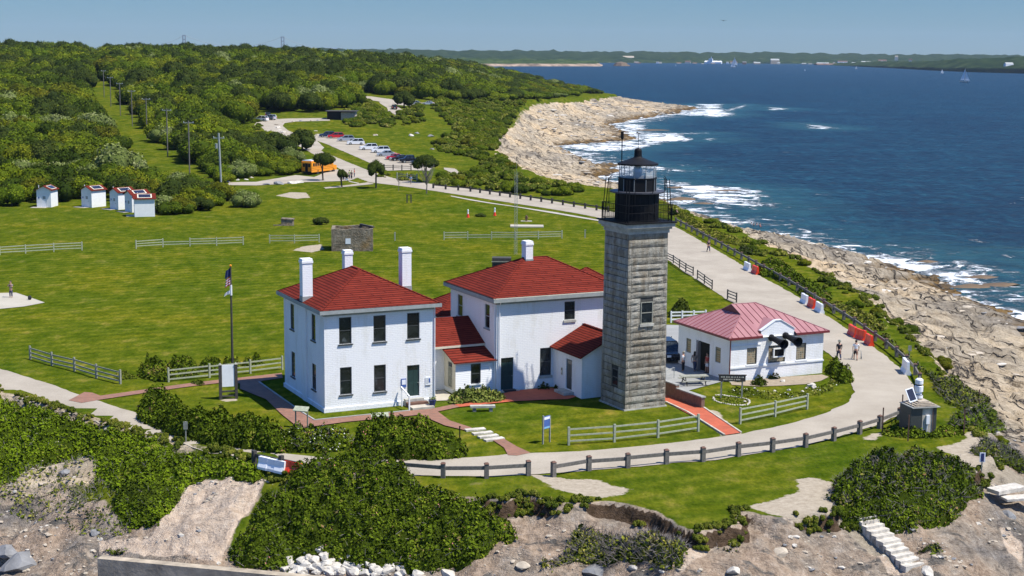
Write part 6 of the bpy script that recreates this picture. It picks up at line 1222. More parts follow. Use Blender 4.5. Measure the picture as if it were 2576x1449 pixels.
thicket('bush', Ka((2270, 580), (2340, 570), (2430, 590), (2420, 650), (2290, 655)), .85, 'small dark bush at the foot of the flagpole', mat='leaf_rose', dens=160, leaf=.16, lump=.7, seed=12)
thicket('bush', Ka((2450, 590), (2600, 560)) + Kc((60, 560), (90, 610), (-40, 640)) + Ka((2450, 650),), .95, 'dark bush behind the fence just left of the house', mat='leaf_rose', dens=160, leaf=.16, lump=.7, seed=13)
thicket('bush', Ka((1130, 740), (1200, 705), (1300, 720), (1360, 740), (1340, 770), (1200, 780)), .55, 'low straggly bush at the lower end of the left rail fence', mat='leaf_scrub', dens=120, leaf=.15, lump=.6, seed=14)
tag(thicket('bush', Ka((1950, 815), (2040, 815), (2045, 840), (1960, 845)), .4, 'tiny dark bush on the brick path', mat='leaf_dark', dens=260, leaf=.12, lump=.5, seed=15))
thicket('flower_bed', Kc((1930, 985), (2000, 940), (2100, 900), (2300, 880), (2450, 930), (2500, 970), (2400, 1005), (2200, 1015), (2000, 1040)), .95, 'lush flowering bush in front of the small porch', mat='leaf_flower', dens=210, leaf=.17, lump=.6, seed=16, blossoms=('blossom_pink', 45, .12))
thicket('bush', Kd((265, 890), (300, 830), (360, 850), (350, 890)), .7, 'small plant against the white wall left of the vestibule', mat='leaf_dark', dens=300, leaf=.13, lump=.5, seed=17, edge=.4)
thicket('bush', Kd((425, 885), (450, 845), (475, 870), (465, 890)), .45, 'little shrub at the foot of the vestibule wall', mat='leaf_dark', dens=400, leaf=.1, lump=.5, seed=18, edge=.3)
thicket('bush', [(2078, 925), (2085, 905), (2110, 915), (2135, 935), (2145, 960), (2125, 968), (2100, 950)], 1.0, 'dark hedge at the right-hand corner of the pink-roofed building', mat='leaf_rose', dens=160, leaf=.16, lump=.8, seed=19)
k3 = K(2560, 1120, 3.22)
thicket('bush', k3((990, 1200), (1040, 1150), (1110, 1170), (1090, 1215)), .6, 'light green bush at the left end of the garden wall', mat='leaf_scrub', dens=220, leaf=.13, lump=.5, seed=20, edge=.4)
thicket('bush', k3((1200, 1210), (1250, 1160), (1390, 1180), (1400, 1230), (1300, 1260), (1210, 1245)), .8, 'dark round bush under the foghorns, the left one', mat='leaf_dark', dens=220, leaf=.14, lump=.5, seed=21, edge=.5)
thicket('bush', k3((1420, 1120), (1480, 1090), (1570, 1110), (1570, 1160), (1450, 1165)), .8, 'dark round bush under the foghorns, the right one', mat='leaf_dark', dens=220, leaf=.14, lump=.5, seed=22, edge=.5)
thicket('garden_plants', k3((960, 1260), (1100, 1280), (1400, 1330), (1800, 1330), (2100, 1240), (2200, 1150), (2330, 1200), (2200, 1320), (1900, 1400), (1500, 1420), (1150, 1400), (960, 1330)), .3, 'low garden plants among pale stones in front of the pink-roofed building', mat='leaf_scrub', dens=60, leaf=.17, lump=.7, seed=23, uneven=.9, blossoms=('blossom_white', 120, .13))
thicket('garden_plants', Kd((2040, 990), (2150, 940), (2300, 960), (2390, 1000), (2330, 1035), (2100, 1020)), .25, 'sparse herbs inside the shell-edged bed under the brown sign', mat='leaf_scrub', dens=60, leaf=.15, lump=.5, seed=24, uneven=.9)
thicket('bush', [(1682, 800), (1690, 775), (1720, 765), (1738, 780), (1725, 800)], 1.3, 'dark bush behind the right edge of the tower', mat='leaf_dark', dens=160, leaf=.16, seed=25)
thicket('undergrowth', Ke((1140, 1330), (1200, 1230), (1330, 1170), (1400, 1180), (1420, 1290), (1560, 1310), (1800, 1290), (1950, 1300), (1960, 1335), (1600, 1380), (1350, 1375)), .55, 'dark undergrowth round the foot of the instrument hut', mat='leaf_rose', dens=120, leaf=.18, seed=26)
for i, (lab, pl, mt_) in enumerate([
    ('scrub on the bank beyond the guard rail, opposite the first barriers', [(1908, 690), (1915, 655), (1960, 650), (2010, 690), (2030, 715), (1995, 718), (1950, 700)], 'leaf_rose'),
    ('dark scrub on the bank beyond the trio of barriers', [(2008, 740), (2010, 712), (2050, 712), (2090, 740), (2088, 758), (2050, 755)], 'leaf_rose'),
    ('grey-green scrub strip beyond the orange barriers', [(2110, 780), (2150, 775), (2200, 800), (2225, 830), (2200, 835), (2150, 805)], 'leaf_scrub'),
    ('long scrub strip behind the right side of the tower', Kg((1570, 430), (1640, 420), (1740, 500), (1900, 590), (1960, 620), (2100, 710), (2330, 800), (2300, 830), (2130, 790), (1950, 720), (1830, 660), (1750, 560), (1620, 480)), 'leaf_scrub'),
    ('dark low scrub between the long strip and the walker', Kg((2250, 870), (2330, 830), (2440, 900), (2430, 925), (2280, 890)), 'leaf_dark'),
    ('grey leafless scrub right of the instrument hut', Ke((1640, 700), (1780, 800), (1980, 860), (2200, 980), (2230, 1090), (2000, 1110), (1850, 1020), (1720, 900)), 'leaf_scrub'),
    ('green tufts on the slope below the instrument hut at the right', Ke((1820, 1180), (2000, 1110), (2250, 1120), (2370, 1200), (2350, 1300), (2200, 1330), (1980, 1280)), 'leaf_bright'),
    ('white-flowered scrub at the right edge by the sandy path', Kr((2020, 170), (2130, 110), (2300, 90), (2480, 130), (2576, 260), (2600, 420), (2400, 300), (2200, 220)), 'leaf_scrub'),
    ('scrub strip under the road guard rail near the bend', Ke((560, 0), (800, 20), (1000, 110), (1160, 230), (1200, 300), (1100, 290), (1000, 200), (850, 110), (640, 60)), 'leaf_scrub'),
    ('scrub beyond the guard rail above the single white barrier', Ke((1140, 300), (1200, 330), (1320, 450), (1500, 600), (1700, 760), (1850, 860), (1780, 880), (1600, 720), (1400, 560), (1200, 400)), 'leaf_scrub'),
    ('small tuft of bushes above the left end of the sea wall', Ko((960, 1180), (1010, 1120), (1150, 1120), (1260, 1150), (1230, 1190), (1080, 1200), (1000, 1225)), 'leaf_rose'),
    ('tuft on the eroded bank left of the beach steps', Kr((1500, 1110), (1560, 1090), (1740, 1180), (1700, 1230), (1560, 1180)), 'leaf_scrub'),
    ('grassy tuft on the scarp between the two gullies', Kq((2060, 1080), (2150, 950), (2220, 960), (2290, 1140), (2200, 1170), (2100, 1140)), 'leaf_scrub')]):
    thicket('scrub_patch', pl, .7 if i != 7 else .5, lab, mat=mt_, dens=60 if i in (3, 5, 8, 9) else 90, leaf=.22, seed=30 + i, lump=1.1, uneven=.6, twigs=(900, .45) if i in (5, 6, 7, 12) else (150, .3), blossoms=('blossom_white', 60, .14) if i == 7 else None)

# ------------------------------------------------------------------ trees
def crown_mesh(name, seed, nl=560, mat='leaf_tree', flat=.8, lobes=13, leaf=.13, conif=False):
    r = np.random.default_rng(seed); C_ = []; Rr = []
    for k in range(lobes):
        a = r.uniform(0, 2 * pi); q = sqrt(r.uniform(0, 1)) * .62; C_.append((q * cos(a), q * sin(a), (.42 + .38 * (1 - (q / .62) ** 2) * r.uniform(.6, 1.1)) * flat)); Rr.append(r.uniform(.26, .44))
    if conif: C_ = [(r.uniform(-.5, .5), r.uniform(-.25, .25), .35 + .75 * r.uniform(0, 1) ** .8) for _ in range(lobes)]; Rr = [r.uniform(.16, .3) for _ in range(lobes)]
    C_ = np.array(C_); Rr = np.array(Rr); i = r.integers(0, lobes, nl); D = r.normal(size=(nl, 3)); D[:, 2] = np.abs(D[:, 2]) * 1.1 - .35; D /= np.linalg.norm(D, axis=1)[:, None]
    P = C_[i] + D * Rr[i][:, None] * r.uniform(.85, 1.08, nl)[:, None]
    dist = np.min(np.linalg.norm(P[:, None, :] - C_[None], axis=2) / Rr[None], axis=1); k = dist > .8; P = P[k]; D = D[k]; P[:, 2] = np.maximum(P[:, 2], .03)
    lobe_v = r.uniform(.2, .75, lobes)[i[k]]; v = np.clip(lobe_v + r.normal(size=len(P)) * .15, 0, 1)
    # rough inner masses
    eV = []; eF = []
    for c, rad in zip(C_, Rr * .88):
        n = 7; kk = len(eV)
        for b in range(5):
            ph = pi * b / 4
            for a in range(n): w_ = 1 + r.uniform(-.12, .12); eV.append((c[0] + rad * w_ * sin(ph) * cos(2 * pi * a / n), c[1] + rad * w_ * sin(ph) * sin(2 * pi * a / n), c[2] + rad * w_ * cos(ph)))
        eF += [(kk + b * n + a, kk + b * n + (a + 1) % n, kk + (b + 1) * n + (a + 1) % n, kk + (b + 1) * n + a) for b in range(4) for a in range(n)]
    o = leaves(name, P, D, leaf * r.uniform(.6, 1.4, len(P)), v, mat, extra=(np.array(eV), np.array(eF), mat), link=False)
    return o.data
crowns = [crown_mesh('crown', s, 2200, leaf=.085) for s in range(6)]; dark_c = [crown_mesh('crown', 20 + s, 2200, 'leaf_dark', .9, leaf=.08) for s in range(3)]; pale_c = [crown_mesh('crown', 30 + s, 2200, 'leaf_pale', .85, leaf=.085) for s in range(3)]
scrubm = [crown_mesh('crown', 40 + s, 420, 'leaf_scrub', .6, 10, .19) for s in range(3)]
tm = MB().tube([(0, 0, -.2), (.02, 0, .35)], .05, 'wood_bark', 6).tube([(.02, 0, .3), (.2, .1, .6)], .03, 'wood_bark', 5).tube([(.02, 0, .3), (-.18, -.1, .58)], .03, 'wood_bark', 5); to = tm.build('trunk'); trunk_me = to.data; bpy.data.objects.remove(to)
def tree(name, label, loc, s, me, group=None, rz=None, hs=1.0, cat='tree'):
    r = empty(name, loc, random.uniform(0, 6.28) if rz is None else rz, label, cat, group); r.scale = (s, s, s * hs)
    c = bpy.data.objects.new('crown', me); C.objects.link(c); c.parent = r
    t_ = bpy.data.objects.new('trunk', trunk_me); C.objects.link(t_); t_.parent = r
    return r
forest_L = [(-200, -400), (-200, 525), (0, 522), (110, 512), (200, 500), (260, 505), (330, 520), (400, 540), (520, 535), (570, 500), (560, 478), (470, 470), (400, 470), (372, 440), (345, 400), (320, 350), (290, 310), (262, 280), (238, 250), (215, 215), (200, -400)]
forest_M = [(255, -400), (262, 235), (290, 262), (315, 300), (345, 330), (385, 365), (430, 400), (480, 440), (540, 458), (560, 470), (590, 455), (650, 448), (738, 438), (742, 405), (775, 395), (805, 372), (790, 352), (745, 340), (690, 345), (660, 335), (625, 318), (640, 300), (690, 292), (760, 292), (830, 290), (880, 300), (928, 290), (960, 280), (975, 265), (950, 258), (900, 240), (950, 238), (1040, 252), (1100, 250), (1180, 255), (1250, 250), (1320, 255), (1420, 245), (1480, 235), (1510, 240), (1520, 215), (1500, 205), (1380, 190), (1200, 170), (1000, -400)]
scrub_px = [[(880, 300), (940, 300), (990, 330), (985, 345), (940, 340), (880, 345), (860, 330)], [(1080, 300), (1100, 275), (1180, 275), (1280, 275), (1330, 262), (1300, 300), (1270, 335), (1240, 375), (1200, 370), (1130, 330)],
            [(1090, 372), (1160, 340), (1230, 350), (1262, 392), (1290, 420), (1240, 410), (1180, 395), (1100, 385)], [(1080, 455), (1110, 440), (1180, 430), (1290, 438), (1400, 455), (1500, 470), (1440, 485), (1360, 480), (1250, 472), (1150, 462)],
            [(1000, 318), (1060, 300), (1060, 330), (1010, 340)], [(1190, 415), (1240, 405), (1340, 440), (1320, 450), (1250, 440)], [(940, 440), (1000, 432), (1060, 440), (1060, 452), (980, 445)], [(640, 312), (600, 330), (560, 360), (620, 370), (660, 345)]]
def inpoly(p, poly): return sdf(p, np.array(poly, float)) > 0
sp_ = []
Yr = 205
while Yr < 1500:
    s = 5.0 + Yr * .0046; n = int(Yr * 1.0 / s); xs = (np.arange(n) / n - .5) * Yr * 1.0 + RNG.uniform(-s, s, n) * .5; ys = Yr + RNG.uniform(-s, s, n) * .5; sp_.append(np.stack([xs, ys, np.full(n, s)], 1)); Yr += s * .9
sp_ = np.vstack(sp_); gz = H(sp_[:, 0], sp_[:, 1]); pxy = PX(np.stack([sp_[:, 0], sp_[:, 1], gz], 1))
dPl = sdf(sp_[:, :2], PLAT)
roadpx = [road_in + road_out, [(600, 330), (640, 296), (840, 294), (840, 310), (730, 314), (730, 335), (800, 350), (815, 375), (790, 395), (740, 375), (690, 350)], [(570, 450), (740, 436), (740, 470), (570, 472)]] + [Kb((1080, 890), (1330, 840), (1240, 760), (1000, 700), (1000, 680), (1430, 740), (1700, 765), (1710, 830), (1500, 840), (1500, 900), (1340, 930), (1100, 945))]
COR = [(480, 470), (430, 462), (395, 448), (368, 405), (340, 360), (305, 312), (272, 270), (252, 240), (240, 215), (262, 215), (275, 240), (310, 270), (335, 300), (365, 335), (400, 368), (430, 395), (470, 425), (510, 445), (560, 455), (570, 470)]
inF = (inpoly(pxy, forest_L) | inpoly(pxy, forest_M)) & (dPl > 3)
for rp in roadpx: inF &= sdf(pxy, np.array(rp, float)) < 3
# bigger at the back, low at the lawn edge
cand = sp_[inF]; cz = gz[inF]; cpx = pxy[inF]
sizes = cand[:, 2] * RNG.uniform(.62, 1.05, len(cand)) * (.72 + .28 * sst(230, 420, cand[:, 1])) * (1 - .35 * sst(1150, 1500, cpx[:, 0]))
hs_ = RNG.uniform(.85, 1.25, len(cand)) * (1 - .45 * sst(1000, 1400, cpx[:, 0]))
kindv = fbm(cand[:, 0] / 34, cand[:, 1] / 34, 3) + RNG.normal(size=len(cand)) * .12
hpx = sizes * 1.05 * hs_ * FPX / cand[:, 1]; wpx = sizes * .8 * FPX / cand[:, 1]; clear = np.ones(len(cand), bool)
for poly in [COR] + roadpx + [Kb((0, 880), (170, 880), (170, 960), (0, 970)), Kb((700, 880), (910, 880), (910, 950), (700, 950))]:
    wf = 1.35 if poly is COR else 1
    for f in (.15, .5, .8, 1.0): clear &= sdf(cpx - np.stack([0 * hpx, hpx * f], 1), np.array(poly, float)) < -wpx * wf * (.5 if f < .9 else .25) + 2
cand, cz, cpx, sizes, hs_ = cand[clear], cz[clear], cpx[clear], sizes[clear], hs_[clear]
for poly in ([(300, 478), (345, 462), (400, 458), (470, 470), (550, 485), (572, 500), (520, 528), (440, 540), (400, 542), (392, 500)], [(565, 462), (600, 450), (660, 445), (738, 440), (742, 405), (700, 372), (650, 362), (610, 345), (570, 350), (530, 385), (530, 432)], [(560, 360), (620, 335), (640, 350), (700, 355), (690, 380), (600, 400)]):
    pw = np.array([G(a, b)[:2] for a, b in poly]); nn = 900; ex = np.stack([RNG.uniform(pw[:, 0].min(), pw[:, 0].max(), nn), RNG.uniform(pw[:, 1].min(), pw[:, 1].max(), nn)], 1); ex = ex[sdf(ex, pw) > 0]; kp = []
    for q in ex:
        if all((q[0] - o_[0]) ** 2 + (q[1] - o_[1]) ** 2 > 3.4 ** 2 for o_ in kp): kp.append(q)
    kp = np.array(kp); zz_ = H(kp[:, 0], kp[:, 1]); cand = np.vstack([cand, np.column_stack([kp, np.full(len(kp), 4.0)])]); cz = np.concatenate([cz, zz_]); cpx = np.vstack([cpx, PX(np.column_stack([kp, zz_]))])
    sizes = np.concatenate([sizes, RNG.uniform(2.6, 4.2, len(kp))]); hs_ = np.concatenate([hs_, RNG.uniform(.7, 1.0, len(kp))])
kindv = fbm(cand[:, 0] / 34, cand[:, 1] / 34, 3) + RNG.normal(size=len(cand)) * .12
order = np.argsort(-sizes / cand[:, 1]); near_n = 290
names_ = {'L': 'broad green tree in the thick scrub wood left of the mown strip', 'M': 'green tree in the wood between the mown strip and the road', 'R': 'low green tree on the wooded rise beyond the far road'}
def pick(kv, px):
    pale = (kv > .17) and px[0] < 460 and px[1] > 300
    if kv < -.13: return dark_c, 'dark_tree', 'dark '
    if pale or kv > .33: return pale_c, 'pale_tree', 'pale grey-green '
    return crowns, 'green_tree', ''
for n, i in enumerate(order[:near_n]):
    ms, nm, ad = pick(kindv[i], cpx[i]); px = cpx[i]; reg = 'L' if inpoly(px[None], forest_L)[0] else ('R' if px[0] > 860 else 'M')
    lab = {'L': ' tree in the thick scrub wood left of the mown power-line strip', 'M': ' tree in the wood between the mown power-line strip and the road', 'R': ' tree on the wooded rise beyond the far road'}[reg]
    lab = (ad + 'broadleaf' if ad else 'mid-green broadleaf') + lab
    tree(nm, lab, (cand[i, 0], cand[i, 1], cz[i] - .1), sizes[i], ms[n % len(ms)], {'L': 'trees left of the mown strip', 'M': 'trees right of the mown strip', 'R': 'trees on the far rise'}[reg] + (', ' + ad.strip() if ad else ''), hs=hs_[i])
rest = order[near_n:]
# the rest of the wood: one object, many trees set out by a node tree
def scatter(name, pts, scl, rot, idx, meshes, label, cat):
    me = bpy.data.meshes.new(name); me.vertices.add(len(pts)); me.vertices.foreach_set('co', np.asarray(pts, np.float32).ravel())
    for an, typ, arr in (('scl', 'FLOAT_VECTOR', scl), ('rz', 'FLOAT', rot), ('pick', 'INT', idx)):
        at = me.attributes.new(an, typ, 'POINT'); at.data.foreach_set('vector' if typ == 'FLOAT_VECTOR' else 'value', np.asarray(arr, np.int32 if typ == 'INT' else np.float32).ravel())
    o = bpy.data.objects.new(name, me); C.objects.link(o); tag(o, label, cat, kind='stuff')
    ng = bpy.data.node_groups.new(name + '_nodes', 'GeometryNodeTree'); ng.interface.new_socket('Geometry', in_out='INPUT', socket_type='NodeSocketGeometry'); ng.interface.new_socket('Geometry', in_out='OUTPUT', socket_type='NodeSocketGeometry')
    N = ng.nodes; L_ = ng.links; gi = N.new('NodeGroupInput'); go = N.new('NodeGroupOutput'); jn = N.new('GeometryNodeJoinGeometry')
    for k, mm in enumerate(meshes):
        src = bpy.data.objects.new('crown_source', mm); oi = N.new('GeometryNodeObjectInfo'); oi.inputs['Object'].default_value = src; oi.inputs['As Instance'].default_value = True
        ip = N.new('GeometryNodeInstanceOnPoints'); cmpn = N.new('FunctionNodeCompare'); cmpn.data_type = 'INT'; cmpn.operation = 'EQUAL'
        pa = N.new('GeometryNodeInputNamedAttribute'); pa.data_type = 'INT'; pa.inputs['Name'].default_value = 'pick'; L_.new(pa.outputs['Attribute'], cmpn.inputs[2]); cmpn.inputs[3].default_value = k
        sa = N.new('GeometryNodeInputNamedAttribute'); sa.data_type = 'FLOAT_VECTOR'; sa.inputs['Name'].default_value = 'scl'; ra_ = N.new('GeometryNodeInputNamedAttribute'); ra_.data_type = 'FLOAT'; ra_.inputs['Name'].default_value = 'rz'
        cv = N.new('ShaderNodeCombineXYZ'); L_.new(ra_.outputs['Attribute'], cv.inputs[2]); L_.new(gi.outputs[0], ip.inputs['Points']); L_.new(cmpn.outputs[0], ip.inputs['Selection']); L_.new(oi.outputs['Geometry'], ip.inputs['Instance'])
        L_.new(cv.outputs[0], ip.inputs['Rotation']); L_.new(sa.outputs['Attribute'], ip.inputs['Scale']); L_.new(ip.outputs[0], jn.inputs[0])
    L_.new(jn.outputs[0], go.inputs[0]); md = o.modifiers.new('scatter', 'NODES'); md.node_group = ng; return o
allm = crowns + dark_c + pale_c; pk = []
for i in rest:
    ms, nm, ad = pick(kindv[i], cpx[i]); pk.append(allm.index(ms[int(RNG.integers(0, len(ms)))]))
sc3 = np.stack([sizes[rest], sizes[rest], sizes[rest] * hs_[rest]], 1)
scatter('far_wood', np.stack([cand[rest, 0], cand[rest, 1], cz[rest] - .1], 1), sc3, RNG.uniform(0, 6.28, len(rest)), pk, allm, 'dense green wood rolling away to the skyline at the left', 'wood')
# low coastal scrub
cp_ = []
for poly in scrub_px:
    a = np.array(poly, float); n0 = 0; pts = []
    for _ in range(4000):
        q = (RNG.uniform(a[:, 0].min(), a[:, 0].max()), RNG.uniform(a[:, 1].min(), a[:, 1].max())); pts.append(q)
    pts = np.array(pts); pts = pts[inpoly(pts, poly)]; areaw = 0
    W3 = np.array([tuple(U(x, y, 1.0)) for x, y in pts]); dens = .18
    pw = WP(poly, 1.0); ar = abs(np.sum(pw[:, 0] * np.roll(pw[:, 1], -1) - pw[:, 1] * np.roll(pw[:, 0], -1))) / 2; W3 = W3[np.argsort(RNG.random(len(W3)))][:int(ar * .11)]
    cp_.append(W3)
n = 5000; bx = RNG.uniform(22, 80, n); by = RNG.uniform(108, 420, n); P2 = np.stack([bx, by], 1); dp_ = sdf(P2, PLAT); rdw = np.array([G(a, b)[:2] for a, b in road_in + road_out]); kk = (dp_ > -2) & (dp_ < 4) & (sdf(P2, rdw) < -4.5) & (fbm(bx / 7, by / 7, 3) > .0)
cp_.append(np.stack([bx[kk], by[kk], 0 * bx[kk]], 1)[:230])
cp_ = np.vstack(cp_); cp_[:, 2] = H(cp_[:, 0], cp_[:, 1]) - .1; ok = (sdf(cp_[:, :2], PLAT) > -5); cp_ = cp_[ok]; ss = RNG.uniform(.8, 2.3, len(cp_)); ss[-230:] *= .55
scatter('coastal_scrub', cp_, np.stack([ss, ss, ss * .9], 1), RNG.uniform(0, 6.28, len(cp_)), RNG.integers(0, 6, len(cp_)), scrubm + crowns[:3], 'low coastal scrub in patches between the car park and the rocks', 'scrub')
# rock shapes
def rock_mesh(seed, mat, flat=.6, cut=5):
    r = random.Random(seed); bm = bmesh.new(); bmesh.ops.create_icosphere(bm, subdivisions=2, radius=.5)
    for k in range(cut * 2):
        n = Vector((r.uniform(-1, 1), r.uniform(-1, 1), r.uniform(-.7, 1))).normalized(); d = r.uniform(.24, .38)
        for v in bm.verts:
            e = v.co.dot(n) - d
            if e > 0: v.co -= n * e
    for v in bm.verts: v.co.z *= flat; v.co += Vector((r.uniform(-1, 1), r.uniform(-1, 1), r.uniform(-1, 1))) * .012
    me = bpy.data.meshes.new('boulder'); bm.to_mesh(me); bm.free(); me.materials.append(M[mat]); return me
whiteR = [rock_mesh(k, 'stone_white') for k in range(5)]; tanR = [rock_mesh(10 + k, 'stone_tan', .5) for k in range(3)]; greyR = [rock_mesh(20 + k, 'stone_grey', .6) for k in range(3)]

rk = [tanR[0], tanR[1], greyR[0], tanR[2], whiteR[0], tanR[1]]
# loose stones on the bluff, slabs on the shore, grass tufts along the scarp
def ring(n, test):
    return None
n = 60000; bx = RNG.uniform(-42, 44, n); by = RNG.uniform(76, 112, n); P2 = np.stack([bx, by], 1); dp_ = sdf(P2, PLAT); px_ = PX(np.stack([bx, by, H(bx, by)], 1)); keep = (dp_ < -.3) & (px_[:, 1] < 1475) & (px_[:, 0] > -60) & (px_[:, 0] < 2640) & (fbm(bx / 3, by / 3, 3) > -.02)
i = np.where(keep)[0][:2600]; bz = H(bx[i], by[i]); ss = .07 + .42 * RNG.random(len(i)) ** 5
scatter('rubble', np.stack([bx[i], by[i], bz], 1), np.stack([ss * 1.3, ss, ss * .9], 1), RNG.uniform(0, 6.28, len(i)), RNG.integers(0, 6, len(i)), [rk[k] for k in range(6)], 'small loose stones lying all over the eroded bluff', 'stones')
n = 40000; bx = RNG.uniform(10, 110, n); by = RNG.uniform(110, 900, n); P2 = np.stack([bx, by], 1); dp_ = sdf(P2, PLAT); dl_ = sdf(P2, LAND); keep = (dp_ < -3) & (dl_ > 1.5) & (fbm(bx / 9, by / 9, 3) > .03)
i = np.where(keep)[0][:1500]; bz = H(bx[i], by[i]); ss = (.25 + 1.3 * RNG.random(len(i)) ** 3) * (1 + by[i] / 500)
scatter('shore_rubble', np.stack([bx[i], by[i], bz - .1], 1), np.stack([ss * 1.6, ss, ss * .45], 1), .7 + RNG.normal(size=len(i)) * .4, RNG.integers(0, 6, len(i)), [rk[k] for k in range(6)], 'loose slabs and blocks strewn over the shore ledges', 'rocks')
n = 90000; bx = RNG.uniform(-45, 60, n); by = RNG.uniform(78, 190, n); P2 = np.stack([bx, by], 1); dp_ = sdf(P2, PLAT); keep = (np.abs(dp_ + .1) < .55) & (fbm(bx / 2.2, by / 2.2, 3) > -.07)
i = np.where(keep)[0][:2200]; bz = H(bx[i], by[i]); ss = RNG.uniform(.16, .42, len(i))
scatter('grass_tufts', np.stack([bx[i], by[i], bz - .02], 1), np.stack([ss, ss, ss * 1.2], 1), RNG.uniform(0, 6.28, len(i)), RNG.integers(0, 3, len(i)), scrubm, 'ragged grass tufts along the crumbling lawn edge', 'grass')
# wind-bent small trees by the junction
for lab, pt, s, me, h in (('wind-bent dark pine in front of the school bus', Kf((675, 170),)[0], 3.6, dark_c[0], 1.75), ('thin leaning dark tree right of the school bus', Kf((865, 235),)[0], 1.9, dark_c[1], 1.9), ('small dark pine standing by the road junction', Kf((1208, 245),)[0], 3.0, dark_c[2], 1.9), ('dark wind-bent tree in front of the last parked cars', Kf((1715, 190),)[0], 3.9, dark_c[1], 1.5)):
    p = G(*pt); r = empty('pine_tree', p, random.uniform(0, 6), lab, 'tree'); c = bpy.data.objects.new('crown', me); C.objects.link(c); c.parent = r; c.scale = (s * .95, s * .7, s * .75 * h * .7); c.location = (0, 0, s * .42 * h); MB().tube([(0, 0, -.2), (.15, .05, s * .35 * h), (-.05, 0, s * .75 * h)], .17, 'wood_bark', 7).tube([(.15, .05, s * .35 * h), (.8, .2, s * .65 * h)], .09, 'wood_bark', 5).build('trunk', r)
p = G(*Kf((1715, 300),)[0]); r = empty('bare_tree', p, 0, 'nearly leafless pale grey tree beside the road', 'tree'); q = MB(); q.tube([(0, 0, -.2), (.1, 0, 1.6), (0, .1, 2.8)], .12, 'twig_grey', 6)
rr2 = random.Random(4); tw = MB()
for k in range(60): a = rr2.uniform(0, 6.28); z0 = rr2.uniform(1.5, 3.2); l = rr2.uniform(.8, 2.2); tw.tube([(0, 0, z0), (l * .5 * cos(a), l * .5 * sin(a), z0 + l * .6), (l * .8 * cos(a + .4), l * .8 * sin(a + .4), z0 + l * 1.3)], .025, 'twig_grey', 4)
q.build('trunk', r); tw.build('branches', r)
p = G(*Kf((1435, 275),)[0]); r = empty('bare_tree', p, 0, 'thin bare sapling on the grass beside the road', 'tree'); tw = MB().tube([(0, 0, 0), (.05, 0, 2.6)], .04, 'twig_grey', 5)
for k in range(14): a = rr2.uniform(0, 6.28); z0 = rr2.uniform(1, 2.5); tw.tube([(0, 0, z0), (.5 * cos(a), .5 * sin(a), z0 + .7)], .018, 'twig_grey', 4)
tw.build('branches', r)
for lab, pt, s, me, h in (('spreading pale-flecked bush at the lawn edge beside the nearest utility pole', (620, 520), 3.3, pale_c[0], .9), ('small dark bush just behind the stone ruin', Kf((655, 610),)[0], 1.7, dark_c[0], .8),
                          ('large pale bush in blossom at the left of the mown strip', (300, 455), 7.2, pale_c[1], 1.0), ('dark green rounded bush against the last white hut', (440, 520), 4.6, dark_c[2], 1.0), ('dark tree clump behind the upper bend, left of the bus', (700, 400), 6.4, dark_c[0], .95), ('dark tree clump above the bus on the road side', (760, 378), 5.2, dark_c[1], 1.0), ('dark tree clump left of the bus, nearer the strip', (655, 408), 5.4, dark_c[2], .9),
                          ('bush where the small far lay-by meets the road', Kb((1490, 825),)[0], 5.5, dark_c[1], 1.1), ('low dark bush in the lawn between the two cones', Kf((2260, 530),)[0], 1.3, dark_c[1], .5)):
    tree('bush', lab, G(*pt) - Vector((0, 0, .15)), s, me, hs=h, cat='bush')

# ------------------------------------------------------------------ boulders
def boulder(p, s, me, label, group=None, rz=None):
    o = bpy.data.objects.new('boulder', me); C.objects.link(o); o.location = p; o.scale = (s, s * random.uniform(.7, 1), s * random.uniform(.7, 1)); o.rotation_euler = (random.uniform(-.3, .3), random.uniform(-.3, .3), random.uniform(0, 6.28) if rz is None else rz); tag(o, label, 'boulder', group); return o
heap = [(742, 1392), (757, 1380), (775, 1400), (805, 1385), (728, 1412), (770, 1420), (790, 1412), (815, 1405), (742, 1428), (765, 1437), (785, 1430), (808, 1428), (830, 1415), (850, 1425), (828, 1440), (802, 1444), (760, 1447), (868, 1412), (880, 1425), (900, 1408), (905, 1425), (925, 1420), (945, 1432), (962, 1412), (985, 1420), (975, 1438), (1005, 1432), (890, 1442), (920, 1445), (858, 1440), (1000, 1448), (735, 1445), (845, 1395), (780, 1376), (720, 1435), (940, 1448), (1050, 1446), (1130, 1447)]
heap += [(x + random.uniform(-12, 12), y + random.uniform(-8, 8)) for x, y in heap[:34]]
for x, y in heap: p = G(x, y); boulder(p + Vector((0, 0, .08)), random.uniform(.75, 1.35), random.choice(whiteR), 'angular white boulder in the heap below the big rose thicket', 'white boulders below the rose thicket')
